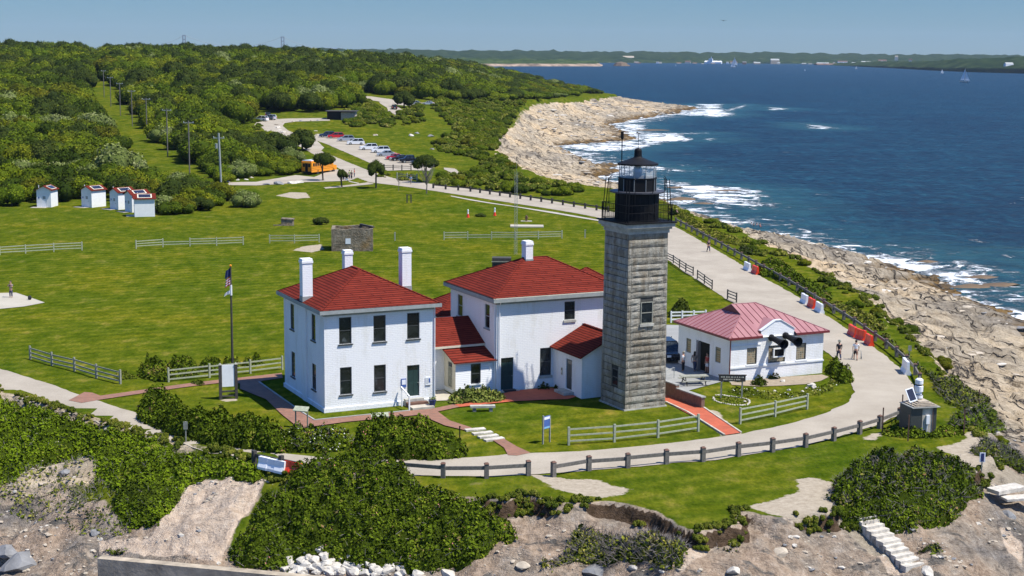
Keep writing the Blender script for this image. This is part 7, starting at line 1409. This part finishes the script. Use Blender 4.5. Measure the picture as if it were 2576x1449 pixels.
for k, (pt, s, me, lab) in enumerate([(Kq((2230, 1390),)[0], 1.35, whiteR[1], 'largest pale boulder on the grey bank at the bottom right of centre'), (Kq((1230, 1360),)[0], .8, whiteR[2], 'pale boulder at the foot of the scrubby bank, bottom centre'), (Kq((130, 1330),)[0], 1.2, tanR[0], 'long tan slab lying on the bank at bottom centre'),
        (Kq((820, 1390),)[0], 2.2, greyR[0], 'grey ledge with a dark underside at bottom centre'), (Kd((2340, 1000),)[0], .5, whiteR[0], 'white stone in the shell-edged bed'), (Kr((2120, 700),)[0], .3, whiteR[3], 'small white stone on the grey bank right of the round thicket'),
        (Ko((80, 1210),)[0], 2.4, greyR[1], 'smooth blue-grey boulder at the bottom left corner'), (Ko((200, 1300),)[0], 3.2, greyR[2], 'broad blue-grey rock slab at the bottom left corner'), (Ko((960, 1000),)[0], 1.0, greyR[0], 'slate-coloured block below the scrub at lower left'), (Ko((660, 395),)[0], 1.1, greyR[1], 'slate slab sticking out of the brown bank at left'),
        (Kr((2420, 830),)[0], 1.5, greyR[2], 'dark jagged rock right of the grey bank'), (Kr((100, 1220),)[0], 1.6, tanR[1], 'pale layered rock on the bank left of the gully'), (Kr((1600, 1390),)[0], 1.3, whiteR[4], 'flat white rock at the foot of the concrete steps'),
        (Kd((2250, 760),)[0], .0001, whiteR[0], 'x')]):
    if s > .01: boulder(G(*pt), s, me, lab)
for k, (zx, zy, s) in enumerate([(1960, 1250, .7), (1990, 1270, .6), (1900, 1290, .4), (1600, 1200, .55), (1500, 1330, .4), (1680, 1310, .35), (1150, 1310, .3), (1300, 1330, .3), (1250, 1290, .28), (1850, 1330, .3)]):
    boulder(G(*k3((zx, zy),)[0]) + Vector((0, 0, .1)), s * 1.2, whiteR[k % 5], ['biggest white stone in the garden bed', 'white stone touching the biggest one in the garden bed'][k] if k < 2 else 'small pale stone scattered in the garden bed', None if k < 2 else 'stones in the garden bed')
for k, (zx, zy) in enumerate([(105, 210), (235, 205), (365, 195), (430, 190)]): boulder(G(*Kf((zx, zy),)[0]), [2.1, 2.7, 2.8, 2.3][k], (greyR + whiteR)[k if k != 2 else 4], ['dark boulder, first from the left, along the bus lay-by', 'dark boulder, second from the left, along the bus lay-by', 'pale flat boulder along the bus lay-by', 'dark boulder nearest the pine along the bus lay-by'][k], 'boulders along the bus lay-by')
for k, (zx, zy) in enumerate([(2285, 180), (2395, 165), (2480, 160), (2530, 140)]): boulder(G(*z5((zx, zy),)[0]), 1.3, whiteR[k], 'white boulder at the end of the bus lay-by', 'white boulders at the end of the lay-by')
edgepx = Kb((200, 1000), (215, 1030), (235, 1055), (270, 1075), (320, 1085), (280, 975), (380, 967), (450, 962), (560, 960), (620, 958), (1200, 928), (1260, 920), (1310, 905), (1380, 900), (1440, 890), (600, 1060), (540, 1100), (630, 1100), (1200, 1105), (1560, 1110), (1620, 1085), (1760, 1115), (1770, 1245), (1930, 720))
for k, pt in enumerate(edgepx): boulder(G(*pt), random.uniform(1.6, 3.0), random.choice(greyR + tanR + whiteR), 'boulder lining the far road bends and meadow', 'boulders along the far road')
# shell edging
sh = Kd((2025, 960), (2035, 990), (2080, 1010), (2150, 1025), (2230, 1038), (2310, 1040), (2370, 1035), (2390, 1010), (2380, 985), (2330, 970), (2100, 935), (2050, 940)); P = samp([(a, b) for a, b in sh], 46)
for p in P: boulder(p + Vector((0, 0, .03)), .26, random.choice(whiteR), 'small white edging stone round the bed under the brown sign', 'edging stones of the shell-edged bed')
# surf rocks
for k, (pt, sx_, sy_, sz_, lab) in enumerate([(Kg((1640, 240),)[0], 6, 3, 1.0, 'low brown rock in the surf right of the lantern room, upper'), (Kg((1680, 360),)[0], 9, 4, 1.2, 'low brown rock in the surf right of the lantern room, middle'), (Kg((1930, 400),)[0], 8, 3, .8, 'low brown rock in the surf right of the lantern room, lower'), (Kg((2130, 268),)[0], 14, 2.5, .5, 'thin dark rock awash in the foam'),
        (Kg((1500, 1060),)[0], 22, 6, 1.0, 'x'), (Kh((2150, 1140),)[0], 8, 3, .8, 'brown wave-washed rock at the right edge, upper'), (Kh((2350, 1220),)[0], 8, 2.6, .9, 'brown wave-washed rock at the right edge, middle'), (Kh((2000, 1240),)[0], 8, 3, .9, 'brown wave-washed rock at the right edge, lower'), (Kh((1600, 985),)[0], 6, 2.2, .8, 'brown weedy rock just off the ledges')]):
    a, b = pt
    if lab == 'x': a, b = 1630, 328; lab = 'long thin brown reef beside the far headland inlet'
    p = U(a, b, SEA); o = bpy.data.objects.new('sea_rock', greyR[k % 3].copy()); o.data.materials.clear(); o.data.materials.append(M['rust_rock'] if 'rust_rock' in M else M['stone_tan']); C.objects.link(o); o.location = (p[0], p[1], SEA - .1); o.scale = (sx_, sy_ * 1.6, sz_ * 2.2); o.rotation_euler = (0, 0, .1); tag(o, lab, 'rock')

# ------------------------------------------------------------------ people
def skinned(name, chains, mat, parent, sub=1):
    """chains: list of [(pos, radius), ...]; first point of later chains attaches to the nearest existing vertex"""
    bm = bmesh.new(); lay = bm.verts.layers.skin.verify(); done = []
    for ci, ch in enumerate(chains):
        prev = None
        for k, (p, r) in enumerate(ch):
            p = Vector(p); v = None
            if k == 0 and ci > 0:
                v = min(done, key=lambda q: (q.co - p).length)
                if (v.co - p).length > .16: v = None
            if v is None:
                v = bm.verts.new(p); kf = 1.22 if mat != 'skin' or not name in ('finger', 'thumb') else 1.0; v[lay].radius = (r * kf, r * kf) if not hasattr(r, '__len__') else (r[0] * kf, r[1] * kf); done.append(v)
                if ci == 0 and k == 0: v[lay].use_root = True
                elif k == 0: n_ = min(done[:-1], key=lambda q: (q.co - p).length); bm.edges.new((n_, v))
            if prev is not None and prev != v: bm.edges.new((prev, v))
            prev = v
    me = bpy.data.meshes.new(name); bm.to_mesh(me); bm.free(); me.materials.append(M[mat]); o = bpy.data.objects.new(name, me); C.objects.link(o)
    if parent is not None: o.parent = parent
    s = o.modifiers.new('skin', 'SKIN'); s.use_smooth_shade = True; o.modifiers.new('sub', 'SUBSURF').levels = sub; o.modifiers['sub'].render_levels = sub
    return o
def person(p, rz, label, pose='stand', top='cloth_white', legs='cloth_black', hair='hair', hgt=1.72, hat=None, long_hair=False, bare_legs=False, group=None, hold=None):
    r = empty('person', p, rz, label, 'person', group); k = hgt / 1.75; V = lambda x, y, z: Vector((x * k, y * k, z * k))
    # facing +Y
    hipz = .92; sh = 1.43
    if pose == 'walk': LL = [(-.1, 0, .9), (-.11, .16, .5), (-.11, .22, .09)]; RL = [(.1, 0, .9), (.11, -.02, .5), (.11, -.28, .12)]; LA = [(-.2, 0, 1.4), (-.27, -.08, 1.14), (-.26, -.02, .88)]; RA = [(.2, 0, 1.4), (.27, .06, 1.14), (.25, .2, .92)]
    elif pose == 'arms_up': LL = [(-.1, 0, .9), (-.11, .02, .5), (-.11, 0, .09)]; RL = [(.1, 0, .9), (.11, .02, .5), (.11, 0, .09)]; LA = [(-.2, 0, 1.4), (-.26, .12, 1.2), (-.08, .32, 1.36)]; RA = [(.2, 0, 1.4), (.26, .12, 1.2), (.08, .32, 1.36)]
    elif pose == 'hip': LL = [(-.1, 0, .9), (-.13, .02, .5), (-.13, 0, .09)]; RL = [(.1, 0, .9), (.12, .05, .5), (.13, .06, .09)]; LA = [(-.2, 0, 1.4), (-.42, -.04, 1.18), (-.2, .06, 1.0)]; RA = [(.2, 0, 1.4), (.27, .02, 1.14), (.24, .1, .9)]
    elif pose == 'sit': hipz = .28; sh = .80; LL = [(-.1, 0, .27), (-.13, .40, .5), (-.13, .72, .1)]; RL = [(.1, 0, .27), (.13, .40, .48), (.13, .70, .1)]; LA = [(-.2, 0, .76), (-.27, .06, .52), (-.15, .3, .5)]; RA = [(.2, 0, .76), (.27, .06, .52), (.15, .3, .5)]
    else: LL = [(-.1, 0, .9), (-.11, .02, .5), (-.11, 0, .09)]; RL = [(.1, 0, .9), (.11, .02, .5), (.11, 0, .09)]; LA = [(-.2, 0, 1.4), (-.26, -.02, 1.14), (-.24, .06, .88)]; RA = [(.2, 0, 1.4), (.26, -.02, 1.14), (.24, .06, .88)]
    dz = sh - 1.43
    spine = [(V(0, 0, hipz), (.13, .1)), (V(0, .01, hipz + .2), (.12, .09)), (V(0, 0, sh - .12), (.15, .1)), (V(0, 0, sh), (.12, .08)), (V(0, .01, sh + .09), (.052, .052)), (V(0, .02, sh + .18), (.075, .085)), (V(0, .015, sh + .26), (.082, .095)), (V(0, .0, sh + .33), (.055, .065))]
    ch = [spine]
    for L_, s in ((LL, -1), (RL, 1)): ch.append([(V(*L_[0]), .09), (V(*L_[0]).lerp(V(*L_[1]), .5), .078), (V(*L_[1]), .055), (V(*L_[1]).lerp(V(*L_[2]), .35), .057), (V(*L_[2]), .036), (V(L_[2][0], L_[2][1] + .15, max(.035, L_[2][2] - .055)), (.035, .028))])
    for L_, s in ((LA, -1), (RA, 1)):
        a, b, c_ = V(*L_[0]), V(*L_[1]), V(*L_[2]); d = (c_ - b).normalized(); w_ = c_; ch.append([(V(0, 0, sh - .02), .1), (a, .052), (b, .038), (c_, .025), (c_ + d * .06 * k, (.034, .018))])
    body = skinned('body', ch, 'skin', r)
    for L_, s in ((LA, -1), (RA, 1)):
        b, c_ = V(*L_[1]), V(*L_[2]); d = (c_ - b).normalized(); side = d.cross(Vector((0, 1, .2))).normalized(); base = c_ + d * .07 * k
        for f in range(4): o0 = base + side * (.024 - .016 * f); body_f = [(o0 - d * .02, .009), (o0 + d * (.035 + .008 * (f in (1, 2))), .008), (o0 + d * (.06 + .01 * (f in (1, 2))) + Vector((0, .012, 0)), .007)]; skinned('finger', [body_f], 'skin', body, 0)
        skinned('thumb', [[(c_ + d * .02 + side * .02 * -s, .01), (c_ + d * .045 + side * .045 * -s + Vector((0, .01, 0)), .009), (c_ + d * .075 + side * .05 * -s + Vector((0, .015, 0)), .008)]], 'skin', body, 0)
    shirt = [[(V(0, 0, hipz + .02), (.145, .115)), (V(0, .01, hipz + .2), (.14, .11)), (V(0, 0, sh - .12), (.165, .12)), (V(0, 0, sh - .0), (.125, .09))]]
    for L_ in (LA, RA): shirt.append([(V(0, 0, sh - .03), .11), (V(*L_[0]), .068), (V(*L_[0]).lerp(V(*L_[1]), .7), .06)])
    skinned('shirt', shirt, top, r)
    tr = []
    tr.append([(V(0, 0, hipz + .08), (.14, .11)), (V(0, 0, hipz - .04), (.145, .115))])
    for L_ in (LL, RL):
        e = .35 if bare_legs else .93; tr.append([(V(*L_[0]), .1), (V(*L_[0]).lerp(V(*L_[1]), .55), .088), (V(*L_[1]), .07)] + ([] if bare_legs else [(V(*L_[1]).lerp(V(*L_[2]), .5), .064), (V(*L_[1]).lerp(V(*L_[2]), .9), .055)]))
    skinned('trousers', tr, legs, r)
    for L_ in (LL, RL): MB().ball(V(L_[2][0], L_[2][1] + .06, max(.03, L_[2][2] - .04)), .05, 'rubber', 8).box((L_[2][0] * k - .045, L_[2][1] * k - .06, max(0, L_[2][2] - .09) * k), (L_[2][0] * k + .045, L_[2][1] * k + .2, max(.0, L_[2][2] - .09) * k + .06), 'rubber').build('shoe', r)
    hz = (sh + .27); q = MB().ball(V(0, -.02, hz + .02), .108 * k, hair, 10, 1.05); q.build('hair', r, True)
    if long_hair: MB().ball(V(0, -.08, hz - .16), .1 * k, hair, 10, 1.9).build('long_hair', r, True)
    if hat: MB().lathe([(.19, 0), (.19, .015), (.11, .02), (.10, .11), (.03, .13)], 14, hat, Matrix.Translation(V(0, 0, hz + .04))).build('hat', r)
    for s in (-1, 1): MB().ball(V(.035 * s, .112, hz - .03), .012, 'hair', 6).build('eye', body); MB().ball(V(.098 * s, .01, hz - .04), .022, 'skin', 6).build('ear', body)
    MB().ball(V(0, .125, hz - .07), .018, 'skin', 6).build('nose', body); MB().box(tuple(V(-.025, .105, hz - .125)), tuple(V(.025, .118, hz - .115)), 'maroon').build('mouth', body)
    return r
p = G(2110, 905); person(p, radians(5), 'person in black top, dark trousers and a brown sun hat walking up the road', 'walk', 'cloth_black', 'cloth_navy', 'wood_grey', 1.72, hat='wood_grey')
p = G(2152, 906); r = person(p, radians(-8), 'person in white T-shirt and dark shorts walking beside a bicycle or stroller frame', 'walk', 'cloth_white', 'cloth_black', 'hair', 1.78, bare_legs=True)
st = empty('walking_frame', p + Vector((.12, .28, 0)), radians(-8), 'grey metal wheeled frame pushed by the man in white on the road', 'frame'); MB().tube([(-.42, -.2, 0), (-.3, 0, .8), (.4, 0, .8), (.5, -.2, 0)], .022, 'grey_trim').tube([(-.3, .4, 0), (-.3, 0, .8)], .022, 'grey_trim').tube([(.45, .4, 0), (.4, 0, .8)], .022, 'grey_trim').build('frame', st)
for x in (-.36, .46): MB().lathe([(.12, 0), (.12, .04)], 12, 'rubber', Matrix.Translation((x, .35, .12)) @ Matrix.Rotation(pi / 2, 4, 'Y')).build('wheel', st)
person(G(1782, 634), radians(200), 'distant walker in dark clothes on the upper road near the guard rail', 'walk', 'cloth_black', 'cloth_navy', 'hair', 1.7)
person(G(*Kd((1722, 700),)[0]), radians(60), 'person in white T-shirt and black trousers outside the fog building door', 'stand', 'cloth_white', 'cloth_black', 'wood_grey', 1.75)
person(G(*Kd((1835, 695),)[0]), radians(-30), 'woman with long dark hair, pink-grey top and jeans outside the fog building door', 'walk', 'cloth_grey', 'cloth_navy', 'hair', 1.68, long_hair=True)
ux, uy = cos(radians(24.5)), sin(radians(24.5)); gq = lambda u, v: Vector((18.17 + u * ux - v * uy, 123.02 + u * uy + v * ux, .06))
person(gq(.14, 3.75), radians(114), 'person in a red top and pale shorts standing in the dark doorway', 'hip', 'cloth_red', 'cloth_white', 'hair', 1.7, bare_legs=True)
person(G(28, 749), radians(170), 'photographer in grey shirt and dark jeans on the concrete pad at far left', 'arms_up', 'cloth_grey', 'cloth_navy', 'hair', 1.8)
MBc = MB().box((-.07, 0, 0), (.07, .05, .1), 'black_iron').lathe([(.03, 0), (.03, .08)], 8, 'black_iron', Matrix.Translation((0, .05, .05)) @ Matrix.Rotation(-pi / 2, 4, 'X'))
cc = MBc.build('camera_body', loc=G(28, 749) + Vector((.06, -.34, 1.38))); cc.rotation_euler = (0, 0, radians(170)); tag(cc, 'small black camera held up by the man on the concrete pad', 'camera')
p = G(*z5((300, 1372),)[0]); r = empty('backpack', p, radians(20), 'black backpack standing on the concrete pad behind the photographer', 'backpack'); MB().ball((0, 0, .26), .2, 'cloth_black', 12, 1.35).build('bag', r, True); MB().ball((0, .16, .18), .12, 'cloth_black', 10, 1.1).build('pocket', r, True); MB().tube([(-.1, -.15, .45), (-.12, -.26, .3), (-.1, -.18, .08)], .02, 'cloth_black').build('strap', r); MB().tube([(.1, -.15, .45), (.12, -.26, .3), (.1, -.18, .08)], .02, 'cloth_black').build('strap', r)
# group at the bus
for k, (zx, zy, t_, lg, lab) in enumerate([(880, 165, 'cloth_pink', 'cloth_navy', 'child in a pink top at the left of the group by the bus'), (898, 172, 'cloth_white', 'cloth_blue', 'child in white sitting low at the front of the group by the bus'), (915, 160, 'cloth_grey', 'cloth_navy', 'child in grey in the middle of the group by the bus'),
                                          (940, 150, 'cloth_green', 'cloth_navy', 'person in a light green top standing in the group by the bus'), (962, 155, 'cloth_grey', 'cloth_black', 'person in grey between the green and red tops by the bus'), (990, 135, 'cloth_red', 'cloth_navy', 'person in a red top at the right of the group by the bus')]):
    person(G(*Kf((zx, zy),)[0]), random.uniform(0, 6), lab, 'sit' if k == 1 else 'stand', t_, lg, 'hair', 1.45 if k < 3 else 1.8, group=None)
person(G(*Kf((1558, 205),)[0]), radians(160), 'person in a light blue top walking along the road by the trees', 'walk', 'cloth_blue', 'cloth_grey', 'hair', 1.75)
person(G(*Kg((1655, 520),)[0]), radians(-60), 'person in a yellow sun hat sitting on the grass bank behind the lantern room', 'sit', 'cloth_pink', 'cloth_navy', 'hair', 1.7, hat='cloth_yellow')
for k, (zx, zy, t_) in enumerate([(2408, 640, 'cloth_white'), (2432, 650, 'cloth_navy'), (2462, 648, 'cloth_pink'), (2495, 652, 'cloth_red')]):
    person(G(*Kg((zx, zy),)[0]), radians(-80 - 10 * k), ['person in white sitting on the shore rocks, first of four', 'person in navy sitting on the shore rocks, second of four', 'person in pale pink sitting on the shore rocks, third of four', 'person in red lounging on the shore rocks, last of four'][k], 'sit', t_, 'cloth_navy', 'hair', 1.7)
# lion-pot flowers
p = G(*Kc((1775, 1055),)[0]); P = np.array(p) + np.array([0, 0, .62]) + RNG.normal(size=(140, 3)) * .13; tag(leaves('flowers', P - np.array(p), RNG.normal(size=(140, 3)), np.full(140, .1), RNG.random(140), 'leaf_bright', [o for o in bpy.data.objects if o.name.startswith('flower_pot')][0]))

# ------------------------------------------------------------------ far shores
def shore(name, xs, wl, tops, depth, seed, rough=13, label=None, mt_='far_wood_plain'):
    """far land: at picture columns xs the waterline row wl and skyline row tops"""
    n = 260; cx = np.linspace(xs[0], xs[-1], n); w_ = np.interp(cx, xs, wl); tp = np.interp(cx, xs, tops); rows_ = []
    front = np.array([U(a, b, SEA) for a, b in zip(cx, w_)]); dist = front[:, 1]
    fr = [0, .004, .015, .04, .09, .16, .26, .38, .52, .68, .84, 1.0, 1.2, 1.5]; V = []
    for j, f in enumerate(fr):
        D = dist + depth * f; s = D / dist; x = front[:, 0] * s; y = front[:, 1] * s
        d = np.stack([ray(a, b) for a, b in zip(cx, tp)]); ztop = HC + d[:, 2] / d[:, 1] * (dist + depth * .9)
        prof = [0, .1, .25, .32, .38, .46, .55, .66, .78, .9, .97, 1.0, .8, 0][j]
        z = SEA - 1 + (ztop - SEA + 1) * prof; rg = fbm(x / 26 + seed, y / 60 + seed, 4) * rough * 2 * (j > 1) + fbm(x / 200 + seed, y / 300, 3) * rough * 1.6 * (0 < j < 12)
        V.append(np.stack([x, y, np.where(j == 0, SEA - 2, z + rg * min(1, .3 + prof))], 1))
    V = np.array(V); m_ = len(fr); idx = np.arange(m_ * n).reshape(m_, n); F = np.stack([idx[:-1, :-1], idx[:-1, 1:], idx[1:, 1:], idx[1:, :-1]], -1).reshape(-1, 4)
    o = mesh_np(name, V.reshape(-1, 3), F, [mt_], smooth=False); tag(o, kind='structure'); return o
shore('hills', [300, 700, 1000, 1300, 1530, 1800, 2100, 2340, 2700, 3100], [150, 152, 155, 157, 158, 159, 161, 163, 168, 172], [120.5, 122.5, 125, 127.5, 130, 133, 136, 138.5, 141.5, 145], 1500, 1)
shore('hills', [2060, 2150, 2250, 2340, 2430, 2576, 2800, 3200], [163, 167, 172, 177, 181, 185, 192, 200], [161, 157, 154, 153, 148, 143, 142, 144], 300, 7, 5)
shore('hills', [700, 900, 1000, 1080, 1200, 1300, 1400, 1460, 1500, 1516], [168, 168, 168, 168, 167, 167, 167, 167, 167, 167], [128, 132, 137, 141, 147, 149, 150, 153, 158, 166], 260, 3, 6, mt_='far_wood')
shore('hills', [500, 700, 800, 900, 1000, 1100], [160, 158, 157, 157, 157, 157], [124, 122, 121, 125, 130, 140], 500, 9, 7)
p = U(1562, 166, SEA); tag(MB().ball((0, 0, 0), 22, 'rust_rock', 8, .55).ball((14, 2, -3), 14, 'rust_rock', 8, .6).build('sea_stack', loc=p), 'dark rock islet just right of the distant wooded headland', 'rock')
def far_house(label, x, y, wpx, hpx, Z, mat='plastic_white', roof='grey_trim', group='distant waterfront buildings', tower=False):
    s = FPX / Z; d = ray(x, y); t = Z / d[1]; P = np.array([0, 0, HC]) + d * t; r = empty('distant_building', (P[0], P[1], P[2] - 6), random.uniform(-.3, .3), label, 'building', group); w_ = wpx / s; h = hpx / s + 6
    MB().box((-w_ / 2, 0, 0), (w_ / 2, w_ * .4, h * .72), mat).build('wall', r); q = MB(); q.add([(-w_ / 2, 0, h * .72), (w_ / 2, 0, h * .72), (w_ / 2, w_ * .4, h * .72), (-w_ / 2, w_ * .4, h * .72), (-w_ / 2, w_ * .2, h), (w_ / 2, w_ * .2, h)], [(0, 1, 5, 4), (2, 3, 4, 5), (1, 2, 5), (3, 0, 4)], roof).build('roof', r)
    if tower: MB().box((-w_ * .25, -1, 0), (-w_ * .02, w_ * .15, h * 1.5), mat).box((-w_ * .12, -.5, h * 1.5), (-w_ * .08, 1, h * 1.9), mat).build('upper_storeys', r)
far_house('white ship-like waterfront building, the brightest on the far shore', 1793, 160, 42, 7, 5450, tower=True, roof='plastic_white'); far_house('pale domed-looking building halfway up the far wooded hill', 1581, 151, 28, 10, 5900, 'cream_paint', 'stone_tan')
for x, y, wd, h, Z in [(1708, 160, 12, 3, 5450), (1730, 159, 14, 6, 5500), (1845, 160, 18, 6, 5450), (1950, 157, 22, 9, 5600), (1905, 161, 16, 5, 5450), (2070, 161, 30, 4, 5400), (2120, 158, 24, 5, 5600), (2180, 160, 26, 6, 5500), (2220, 157, 20, 7, 5600), (1420, 150, 14, 3, 5900), (1310, 143, 16, 3, 6200), (1180, 138, 40, 3, 6200), (2255, 148, 8, 8, 5600), (2420, 160, 10, 6, 4300), (2290, 157, 8, 9, 5600)]:
    far_house('small pale building on the hazy far shore', x, y, wd, h, Z, random.choice(['plastic_white', 'cream_paint', 'stone_tan']), random.choice(['grey_trim', 'rust_brown', 'stone_tan']))
for k in range(26):
    x = random.uniform(1560, 2330); far_house('tiny pale building in the town strip along the far shore', x, 160 + (x - 1560) * .0035 + random.uniform(-3.5, 1), random.uniform(5, 12), random.uniform(2, 4), 5300 + random.uniform(0, 250), random.choice(['cream_paint', 'stone_tan', 'plastic_white', 'brown_wall']), random.choice(['grey_trim', 'rust_brown', 'stone_grey']), group='tiny buildings of the far town')
far_house('white house at the right edge on the nearer green headland', 2540, 162, 22, 5, 3300)
far_house('long low brown waterfront building right of the tower-topped group', 2090, 164, 70, 4, 5300, 'brown_wall', 'brown_wall')
def sail(label, x, y, hpx, n=1, group='sailing boats on the bay'):
    p = U(x, y, SEA); s = FPX / p[1]; h = hpx / s; r = empty('sailing_boat', p, random.uniform(-.4, .4), label, 'sailing boat', group); L_ = h * .75; q = MB()
    q.add([(-L_ / 2, -L_ * .1, L_ * .1), (L_ * .3, -L_ * .12, L_ * .1), (L_ / 2, 0, L_ * .13), (L_ * .3, L_ * .12, L_ * .1), (-L_ / 2, L_ * .1, L_ * .1), (-L_ * .45, 0, -.3), (L_ * .35, 0, -.3)], [(0, 1, 2, 3, 4), (0, 5, 6, 1), (1, 6, 2), (2, 6, 3), (3, 6, 5, 4), (4, 5, 0)], 'plastic_white').build('hull', r)
    MB().tube([(0, 0, 0), (0, 0, h)], h * .012 + .05, 'grey_trim', 5).build('mast', r)
    MB().add([(-.02 * L_, 0, h * .16), (-L_ * .42, .3, h * .16), (-.02 * L_, 0, h * .98), (-.02 * L_, .12, h * .16)], [(0, 1, 2), (3, 2, 1)], 'plastic_white').build('mainsail', r)
    MB().add([(.03 * L_, 0, h * .85), (L_ * .45, 0, h * .14), (.05 * L_, .3, h * .14), (.03 * L_, .12, h * .85)], [(0, 1, 2), (3, 2, 1)], 'plastic_white').build('jib', r)
sail('sailing boat nearest the right edge with a tall slim sail', 2427, 207, 34); sail('white-sailed boat at the centre of the bay, the nearer of the close pair', 1844, 171, 19); sail('white-sailed boat at the centre of the bay, just behind its neighbour', 1848, 166, 22)
sail('faint little sailing boat left of the headland tip at the right', 2370, 185, 11); sail('faint small sailing boat in the middle of the right half of the bay', 2154, 174, 8); sail('tiny white boat below the far town', 2025, 178, 5); sail('tiny white boat far out in the left part of the bay', 1700, 166, 4)
# suspension bridge
Zb = 8200
def far_pt(x, y, Z=Zb): d = ray(x, y); return Vector(np.array([0, 0, HC]) + d * (Z / d[1]))
r = empty('suspension_bridge', far_pt(586, 120), 0, 'pale suspension bridge with two tall towers on the left horizon', 'bridge'); o0 = far_pt(586, 120); dk0, dk1 = far_pt(420, 117.5), far_pt(860, 121.5)
MB().beam(dk0 - o0, dk1 - o0, 16, 4, 'plastic_white').build('deck', r)
T1, T2 = far_pt(463, 88), far_pt(711, 92)
for t_ in (T1, T2):
    q = MB()
    for dx in (-7, 7): q.box((t_.x - o0.x + dx - 2.5, -3, SEA - o0.z), (t_.x - o0.x + dx + 2.5, 3, t_.z - o0.z), 'grey_trim')
    for zz in (0, -22, -60): q.box((t_.x - o0.x - 4.5, -2.5, t_.z - o0.z + zz - 5), (t_.x - o0.x + 4.5, 2.5, t_.z - o0.z + zz), 'grey_trim')
    q.build('tower', r)
q = MB()
for a, b, zf in ((T1, T2, True), (T1, far_pt(380, 117), False), (T2, far_pt(800, 121), False)):
    pts = []
    for k in range(17): f = k / 16; v = a.lerp(b, f) - o0; v.z -= (60 if zf else 12) * 4 * f * (1 - f) * (.95 if zf else 1); pts.append(v)
    q.tube(pts, .9, 'grey_trim', 4)
q.build('cable', r)
for k, (x, y) in enumerate([(2, 0)]): pass
tag(MB().beam((0, 0, 0), (.8, 0, .15), .15, .04, 'black_iron').beam((0, 0, 0), (-.8, 0, .2), .15, .04, 'black_iron').ball((0, 0, 0), .12, 'black_iron').build('seagull', loc=far_pt(1820, 52, 380)), 'dark bird flying high above the bay', 'bird')

# ------------------------------------------------------------------ haze
hz = MB().box((-9500, -60, -75), (9500, 15500, 260), 'white_paint').build('haze'); tag(hz, kind='stuff'); hz['label'] = 'thin blue haze over the sea and far shore'; hz['category'] = 'haze'
mt = bpy.data.materials.new('haze_air'); mt.use_nodes = True; t = mt.node_tree; t.nodes.remove(t.nodes['Principled BSDF']); pv = t.nodes.new('ShaderNodeVolumePrincipled')
pv.inputs['Color'].default_value = (.62, .80, 1.0, 1); pv.inputs['Density'].default_value = .000028; pv.inputs['Anisotropy'].default_value = .1
t.links.new(pv.outputs[0], t.nodes['Material Output'].inputs['Volume']); hz.data.materials.clear(); hz.data.materials.append(mt)
hz.display_type = 'WIRE'
